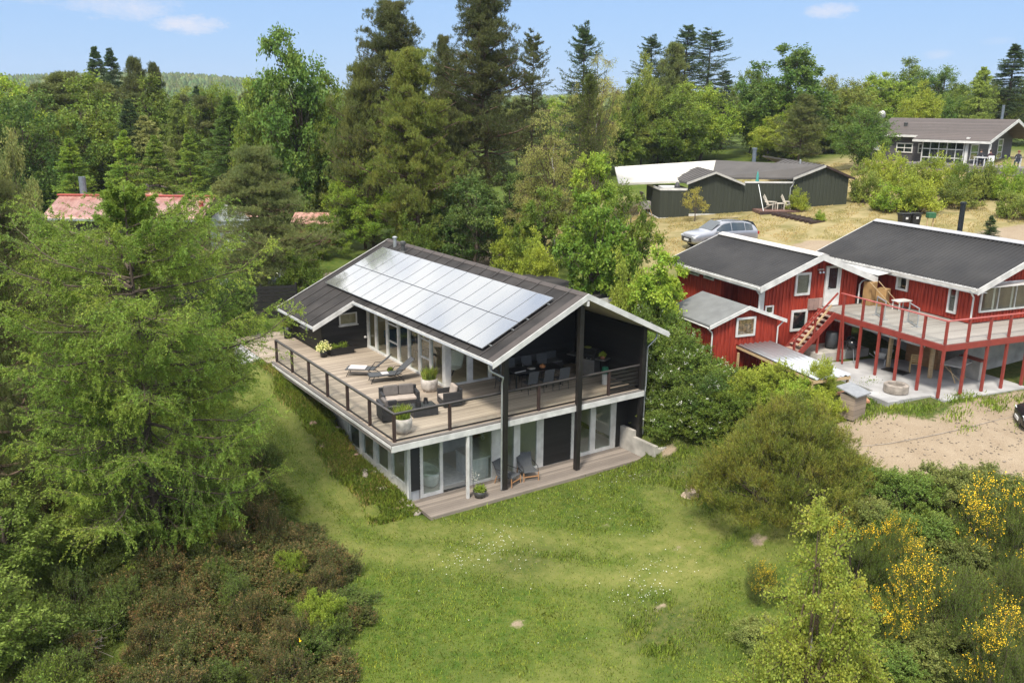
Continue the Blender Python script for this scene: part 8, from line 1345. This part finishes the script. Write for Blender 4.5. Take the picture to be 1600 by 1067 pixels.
(8,36.5,92.1,7.58,5.9,1.8,9,268,3,251),(27,22.8,106.3,7.04,8.8,3.7,31,250,3,251),(8,57.7,29.2,8.97,6.7,2,9,269,3,251),
(5,102.5,67.3,11.24,5.2,2.2,6,264,3,251),(0,30.5,74.5,6.9,7.6,3.2,6,260,3,251),(11,23.8,87.4,6.74,9.1,2.7,18,268,3,251),
(5,43,81.7,7.87,6.9,2.9,1,260,3,251),(5,53.4,41,8.39,7.5,3.2,6,265,3,251),(5,8.8,148.8,6.91,7.2,3,6,254,3,251),
(0,-14.4,70.5,4.38,10.4,4.4,6,254,3,251),(11,18.2,97.3,6.63,8.8,2.6,18,259,3,251),(27,11.8,114.4,6.63,8.7,3.6,31,250,3,251),
(0,137.1,37.5,11.03,7.4,3.1,6,256,3,251),(5,30.2,56.1,6.4,8.3,3.5,6,260,3,251),(0,146.8,66,10.76,6.6,2.8,6,256,3,251),
(27,108.9,101.4,10.81,6.3,2.7,86,265,3,251),(27,90.9,127.5,9.66,5.9,2.5,31,260,3,251),(8,80.9,51.7,10.5,5.3,1.6,9,269,3,251),
(0,38.8,134.1,8.13,7.1,3,86,258,3,251),(0,74.9,47.7,10.19,5.6,2.4,6,264,3,251),(8,-9.4,74.5,4.69,10.3,3.1,9,253,3,251),
(11,29.9,115.5,7.53,7.1,2.1,18,268,3,251),(27,71.3,89.7,9.66,5.8,2.4,31,260,3,251),(27,22.2,58.2,5.85,8.3,3.5,31,258,3,251),
(27,26.1,122.9,7.44,6.7,2.8,86,250,3,251),(27,117.8,107.6,10.48,7.1,3,31,265,3,251),(0,0.5,60.4,4.54,10.6,4.5,6,250,3,251),
(11,17.4,148.1,7.2,7.1,2.1,18,259,3,251),(5,108.9,26.7,10.77,6.4,2.7,6,256,3,251),(0,99.1,91.2,10.96,5.8,2.4,86,265,3,251),
(27,94.5,69.2,10.95,5.3,2.2,86,264,3,251),(5,63.3,123.2,9.18,5.7,2.4,1,260,3,251),(5,15.4,54.1,5.23,8.8,3.7,1,258,3,251),
(5,42.5,44.1,7.22,7.5,3.1,6,265,3,251),(27,12.1,48.4,4.83,9,3.8,31,258,3,251),(27,-4.9,57.6,4.26,10.1,4.2,31,254,3,251),
(11,109.2,57.5,11.4,6.4,1.9,18,266,3,251),(0,81.4,93.1,10.17,5.2,2.2,86,265,3,251),(0,-1.4,120.9,6.19,7.9,3.3,6,254,3,251),
(5,-1.9,106.9,5.86,8.3,3.5,1,254,3,251),(11,58.8,91.1,8.93,5.8,1.8,18,252,3,251),(0,57.8,114.3,8.9,6.3,2.7,6,260,3,251),
(0,32.9,61.4,6.76,7.6,3.2,6,260,3,251),(0,1.1,113.4,6.13,9.1,3.8,6,254,3,251),(27,5,131.2,6.65,8.9,3.7,31,254,3,251),
(0,77.8,107.2,9.9,5.6,2.3,86,260,3,251),(13,49.4,120.3,8.52,5.2,1.1,14,257,3,251),(13,64.5,61.9,9.34,5.6,1.2,14,262,3,251),
(8,17.3,81.2,6.21,8.4,2.5,9,268,3,251),(0,26,143.8,7.55,6.9,2.9,86,250,3,251),(11,111,86.6,11.4,6,1.8,18,269,3,251),
(5,87.3,69.5,10.64,5.7,2.4,1,264,3,251),(5,92.5,56.1,10.97,5.1,2.2,6,264,3,251),(27,87.3,32,10.8,5,2.1,31,256,3,251),
(13,-15,120.3,5.67,9,2,14,270,3,251),(27,24.4,93.8,6.9,7.8,3.3,31,258,3,251),(0,48.9,84.7,8.29,6.5,2.7,6,260,3,251),
(13,2.1,95.4,5.78,9.4,2.1,14,270,3,251),(0,33.6,144.3,7.8,6.4,2.7,6,258,3,251)]
BW = mat('birch_bark', (.55,.52,.46), rough=.8, var=.3, scale=8, bump=.2, stretch=(1,1,.4), col2=(.75,.73,.68))
BP = mat('pine_bark', (.13,.085,.055), rough=.9, var=.4, scale=5, bump=.5, stretch=(1,1,.25))
YF = leafmat('broom_flowers', (.66,.47,.03), hue=.012, val=.45, trans=.25, clump=2); WF = mat('white_blossom', (.75,.74,.66), bump=0)
PROTO = {
 'bf1': lambda k: broad(k, 1, 11, 4.5, .27, LM('green'), 95, 360, .12),
 'bf2': lambda k: broad(k, 2, 11, 4.2, .27, LM('green'), 105, 360, .10, top=.42),
 'bf3': lambda k: broad(k, 3, 11, 4.8, .27, LM('green'), 85, 360, .12, rc=1.7),
 'pnf1': lambda k: pine(k, 4, 12, 3.6, .30, LM('pinebrown'), 110, 5, 12, .12, needles=9, lw=.2),
 'pnf2': lambda k: pine(k, 5, 12, 3.4, .30, LM('pinebrown'), 115, 5, 12, .08, needles=9, lw=.2, shape=.9, rise=.1),
 'spf1': lambda k: conifer(k, 6, 14, 2.4, .20, LM('spruce'), 34, 9, .25, .1, .06, .8, side=10, needles=9, lw=.35, slen=.42, zj=.9, irreg=.2),
 'spf2': lambda k: conifer(k, 7, 14, 2.6, .20, LM('spruce'), 30, 9, .3, .12, .06, .75, side=10, needles=9, lw=.35, irreg=.25, slen=.42, zj=.9),
 'lcf': lambda k: conifer(k, 8, 12, 2.8, .20, LM('larchpale'), 28, 9, .2, .1, .08, .7, side=10, needles=9, lw=.35, hang=.3, irreg=.25, slen=.42, zj=.9),
 'spm1': lambda k: conifer(k, 9, 8, 1.8, .13, LM('sprucebright'), 26, 10, .18, .1, .03, .85, side=11, needles=13, lw=.32, slen=.4, zj=.8),
 'spm2': lambda k: conifer(k, 10, 8, 1.8, .13, LM('sprucebright'), 24, 10, .22, .14, .03, .95, side=11, needles=13, lw=.32, irreg=.22, slen=.4, zj=.9),
 'spo1': lambda k: conifer(k, 11, 15, 2.8, .17, LM('spruce'), 32, 6, .15, .2, .12, .6, side=11, needles=12, lw=.3, irreg=.4, slen=.4, zj=1.2),
 'spo2': lambda k: conifer(k, 12, 15, 3, .17, LM('spruce'), 36, 8, .22, .2, .1, .65, side=10, needles=11, lw=.3, irreg=.4, slen=.4, zj=1.2),
 'spj': lambda k: conifer(k, 13, 9, 2.2, .13, LM('pineolive'), 40, 8, -.25, .1, .02, .6, side=8, needles=12, lw=.25, irreg=.15),
 'pineA': lambda k: pine(k, 14, 17, 4.2, .22, LM('pinedark'), 170, 6, 14, .14, BP, needles=12, lw=.17, irreg=.45),
 'pineD': lambda k: pine(k, 15, 18, 4.0, .22, LM('pinedark'), 190, 6, 14, .22, BP, needles=12, lw=.17, irreg=.4, shape=.5),
 'pineC': lambda k: pine(k, 16, 12, 4, .22, LM('pinemid'), 170, 6, 13, .05, BP, needles=12, lw=.17, shape=.6),
 'pineB': lambda k: pine(k, 17, 13, 3.6, .20, LM('pinelight'), 230, 6, 13, .06, BP, needles=13, lw=.18, shape=.45, rise=.1, irreg=.2, pad=.17),
 'pineM': lambda k: pine(k, 18, 8.5, 3.8, .15, LM('pinegrey'), 130, 8, 16, .06, BP, needles=16, lw=.11, shape=1.0, irreg=.3, rise=.05, pad=.2),
 'darkc': lambda k: pine(k, 19, 11, 3, .16, LM('pinedark'), 120, 7, 12, .05, BP, needles=14, lw=.1, shape=.6, rise=.05),
 'birchw': lambda k: broad(k, 20, 13, 3.4, .13, LM('birchpale'), 46, 280, .3, BW, droop=.75, rc=1.35, asp=.5),
 'birchw2': lambda k: broad(k, 21, 9, 2.2, .11, LM('birchpale'), 60, 320, .12, BW, droop=.8, rc=1.0, asp=.5, top=.35),
 'bfm1': lambda k: broad(k, 22, 6, 2.2, .15, LM('bright'), 55, 330, .08),
 'bfm2': lambda k: broad(k, 23, 6, 2.0, .15, LM('bright'), 60, 320, .08, top=.35),
 'rowan': lambda k: broad(k, 24, 6.5, 2.1, .12, LM('rowan'), 80, 380, .08, rc=.55, top=.2, asp=.34),
 'maple': lambda k: broad(k, 25, 2.5, 1.2, .11, LM('maple'), 22, 110, .25, rc=.4),
 'mapleb': lambda k: broad(k, 26, 6, 2.2, .17, LM('maplegreen'), 75, 300, .06, asp=.8, rc=.62),
 'mapleb2': lambda k: broad(k, 27, 5.5, 1.7, .14, LM('bright'), 75, 320, .05, asp=.7, top=.2, rc=.5),
 'shf': lambda k: dome(k, 28, 2.5, 1.7, .16, LM('yellow'), 60, 14, 9),
 'shm': lambda k: dome(k, 29, 3, 1.6, .12, LM('dark'), 90, 16, 13, rc=.26),
 'shn': lambda k: dome(k, 30, 2.2, 1.2, .075, LM('bright'), 110, 18, 16, rc=.24, slen=.2),
 'rosebush': lambda k: dome(k, 31, 3, 1.5, .085, LM('rose'), 130, 18, 15, up=.35, rc=.24, slen=.16, flower=WF, fl=.055, fn=60, ftop=.3),
 'mugo': lambda k: dome(k, 32, 3.4, 2.6, .085, LM('mugo'), 420, 22, 26, asp=.16, ang=28, up=.8, rc=.18, slen=.11, lump=.08, inner=.55),
 'birch': lambda k: broad(k, 33, 7, 1.7, .055, LM('birch'), 170, 620, .08, BW, rc=.5, top=.33, asp=.7),
 'broom1': lambda k: dome(k, 34, 2.2, 1.4, .06, LM('broom'), 130, 18, 24, asp=.2, ang=22, up=.75, rc=.24, slen=.3, flower=YF, fl=.027, fn=800, ftop=.5, fclump=2.2),
 'broom2': lambda k: dome(k, 35, 2.2, 1.4, .06, LM('broom'), 130, 18, 24, asp=.2, ang=22, up=.75, rc=.24, slen=.3, flower=YF, fl=.027, fn=950, ftop=.5, fclump=1.9),
 'broom3': lambda k: dome(k, 36, 2, 1, .06, LM('broom'), 90, 18, 24, asp=.2, ang=22, up=.75, rc=.24, slen=.3, flower=YF, fl=.027, fn=220, ftop=.5, fclump=3.2),
 'larch': lambda k: conifer(k, 37, 12.5, 3.7, .085, LM('larch'), 26, 6, .10, .26, .13, .42, side=32, needles=40, lw=.34, hang=.16, irreg=.24, slen=.40, zj=.5, ang=48, pf=lambda q: np.clip(.06+q*1.3, 0, .16)+.86*sstep(.04, .24, q)-.35*sstep(.62, 1, q), h3=(.2, .42)),
 'oakl': lambda k: broad(k, 38, 5, 1.6, .10, LM('oakblue'), 80, 380, .04, rc=.5, asp=.55),
 'th1': lambda k: dome(k, 39, 1.1, .85, .06, LM('thgreen'), 75, 14, 14, up=.4, rc=.26),
 'th2': lambda k: dome(k, 40, 1.1, .85, .05, LM('thgreen'), 80, 15, 14, up=.6, asp=.45, rc=.24, slen=.3),
 'th3': lambda k: dome(k, 41, 1.1, .85, .065, LM('thgreen'), 65, 14, 13, up=.25, asp=.55, rc=.28),
}
NOM = {'bf1':(11,4.5),'bf2':(11,4.2),'bf3':(11,4.8),'pnf1':(12,3.6),'pnf2':(12,3.4),'spf1':(14,2.4),'spf2':(14,2.6),'lcf':(12,2.8),'spm1':(8,1.8),'spm2':(8,1.8),'spo1':(15,2.8),'spo2':(15,3),'spj':(9,2.2),'pineA':(17,4.2),'pineD':(18,4),'pineC':(12,4),'pineB':(13,3.6),'pineM':(8.5,3.8),'darkc':(11,3),'birchw':(13,3.4),'birchw2':(9,2.2),'bfm1':(6,2.2),'bfm2':(6,2),'rowan':(6.5,2.1),'maple':(2.5,1.2),'mapleb':(6,2.2),'mapleb2':(5.5,1.7),'shf':(2.5,1.7),'shm':(3,1.6),'shn':(2.2,1.2),'rosebush':(3,1.5),'mugo':(3.4,2.6),'birch':(7,1.7),'broom1':(2.2,1.4),'broom2':(2.2,1.4),'broom3':(2,1),'larch':(12.5,3.7),'oakl':(5,1.6),'th1':(1.1,.85),'th2':(1.1,.85),'th3':(1.1,.85)}
KIND = dict(bf1='broadleaf_tree', bf2='broadleaf_tree', bf3='broadleaf_tree', pnf1='pine_tree', pnf2='pine_tree', spf1='spruce_tree', spf2='spruce_tree', lcf='larch_tree', spm1='young_spruce', spm2='young_spruce', spo1='conifer_tree', spo2='conifer_tree', spj='juniper_tree', pineA='pine_tree', pineB='pine_tree', pineC='pine_tree', pineD='pine_tree', pineM='pine_tree', darkc='pine_tree', birchw='birch_tree', birchw2='birch_tree', bfm1='broadleaf_tree', bfm2='broadleaf_tree', rowan='rowan_tree', maple='maple_tree', mapleb='maple_tree', mapleb2='maple_tree', shf='bush', shm='bush', shn='bush', rosebush='rose_bush', mugo='mountain_pine', birch='birch_tree', broom1='broom_bush', broom2='broom_bush', broom3='broom_bush', larch='larch_tree', oakl='oak_tree', th1='bush', th2='bush', th3='bush')
made = {}
rv = random.Random(77)
for (k, x, y, z, h, r, mt, lb, ct, gp) in VEG:
    k, mt, lb, ct, gp = VS[k], VS[mt], VS[lb], VS[ct], VS[gp]
    if k not in made: o = PROTO[k](KIND[k]); made[k] = o
    else: o = copy_tree(made[k])
    if 'group' in o: del o['group']
    H, Rr = NOM[k]; o.location = (x, y, z-.03); a = rv.uniform(0, 6.28)
    if k in ('larch', 'birch', 'pineA', 'pineD'): a = {'larch': 2.2, 'birch': 1.0, 'pineA': 4.0, 'pineD': 0.5}[k]
    o.rotation_euler = (0, 0, a); o.scale = (r/Rr, r/Rr, h/H); tag(o, lb, ct, gp)
    for c in o.children:
        if c.name.startswith(('crown', 'foliage')):
            s = c.material_slots[0]; s.link = 'OBJECT'; s.material = LM(mt)
# ---------------------------------------------------------------- distant wood on the ridge
rf = np.random.default_rng(6); az = np.radians(rf.uniform(-4, 72, 30000)); d = rf.uniform(330, 1000, 30000); x = CAM[0]+d*np.sin(az); y = CAM[1]+d*np.cos(az)
z = ground_z(x, y); hh = rf.uniform(8, 12, len(x)); rr = hh*rf.uniform(.16, .34, len(x)); sgm = 6; Vs = []; Fs = []
lev = [(0.05, .9), (.35, 1.), (.62, .75), (.85, .4), (1., .03)]; ph = rf.uniform(0, 6.28, len(x))
V = np.zeros((len(x), len(lev)*sgm, 3))
for i, (t_, k_) in enumerate(lev):
    for j in range(sgm):
        jr = rf.uniform(.65, 1.25, len(x)); V[:, i*sgm+j, 0] = x+np.cos(ph+j*1.047+i*.5)*rr*k_*jr; V[:, i*sgm+j, 1] = y+np.sin(ph+j*1.047+i*.5)*rr*k_*jr; V[:, i*sgm+j, 2] = z+hh*(t_+rf.uniform(-.05, .05, len(x)))
f = np.array([[i*sgm+j, i*sgm+(j+1) % sgm, (i+1)*sgm+(j+1) % sgm, (i+1)*sgm+j] for i in range(len(lev)-1) for j in range(sgm)]); F = (f[None]+(np.arange(len(x))*len(lev)*sgm)[:, None, None]).reshape(-1, 4)
tag(npmesh('distant_forest', V.reshape(-1, 3), F, leafmat('distant_leaves', (.045,.068,.026), hue=.06, val=.6, trans=.1, clump=.02)), 'dark wooded ridge along the horizon', 'forest', kind='stuff')
# ---------------------------------------------------------------- the air
mb = MB(); mb.box(-1500,-1500,-30,1500,1500,75); m = bpy.data.materials.new('air'); m.use_nodes = True; n = m.node_tree.nodes; n.remove(n['Principled BSDF']); v = n.new('ShaderNodeVolumePrincipled'); v.inputs['Color'].default_value = (.80,.88,1,1); v.inputs['Density'].default_value = .0002; v.inputs['Anisotropy'].default_value = .2; m.node_tree.links.new(v.outputs[0], n['Material Output'].inputs['Volume'])
hzb = mb.build('haze', m); tag(hzb, kind='stuff', label='thin summer haze over the whole scene', cat='haze')
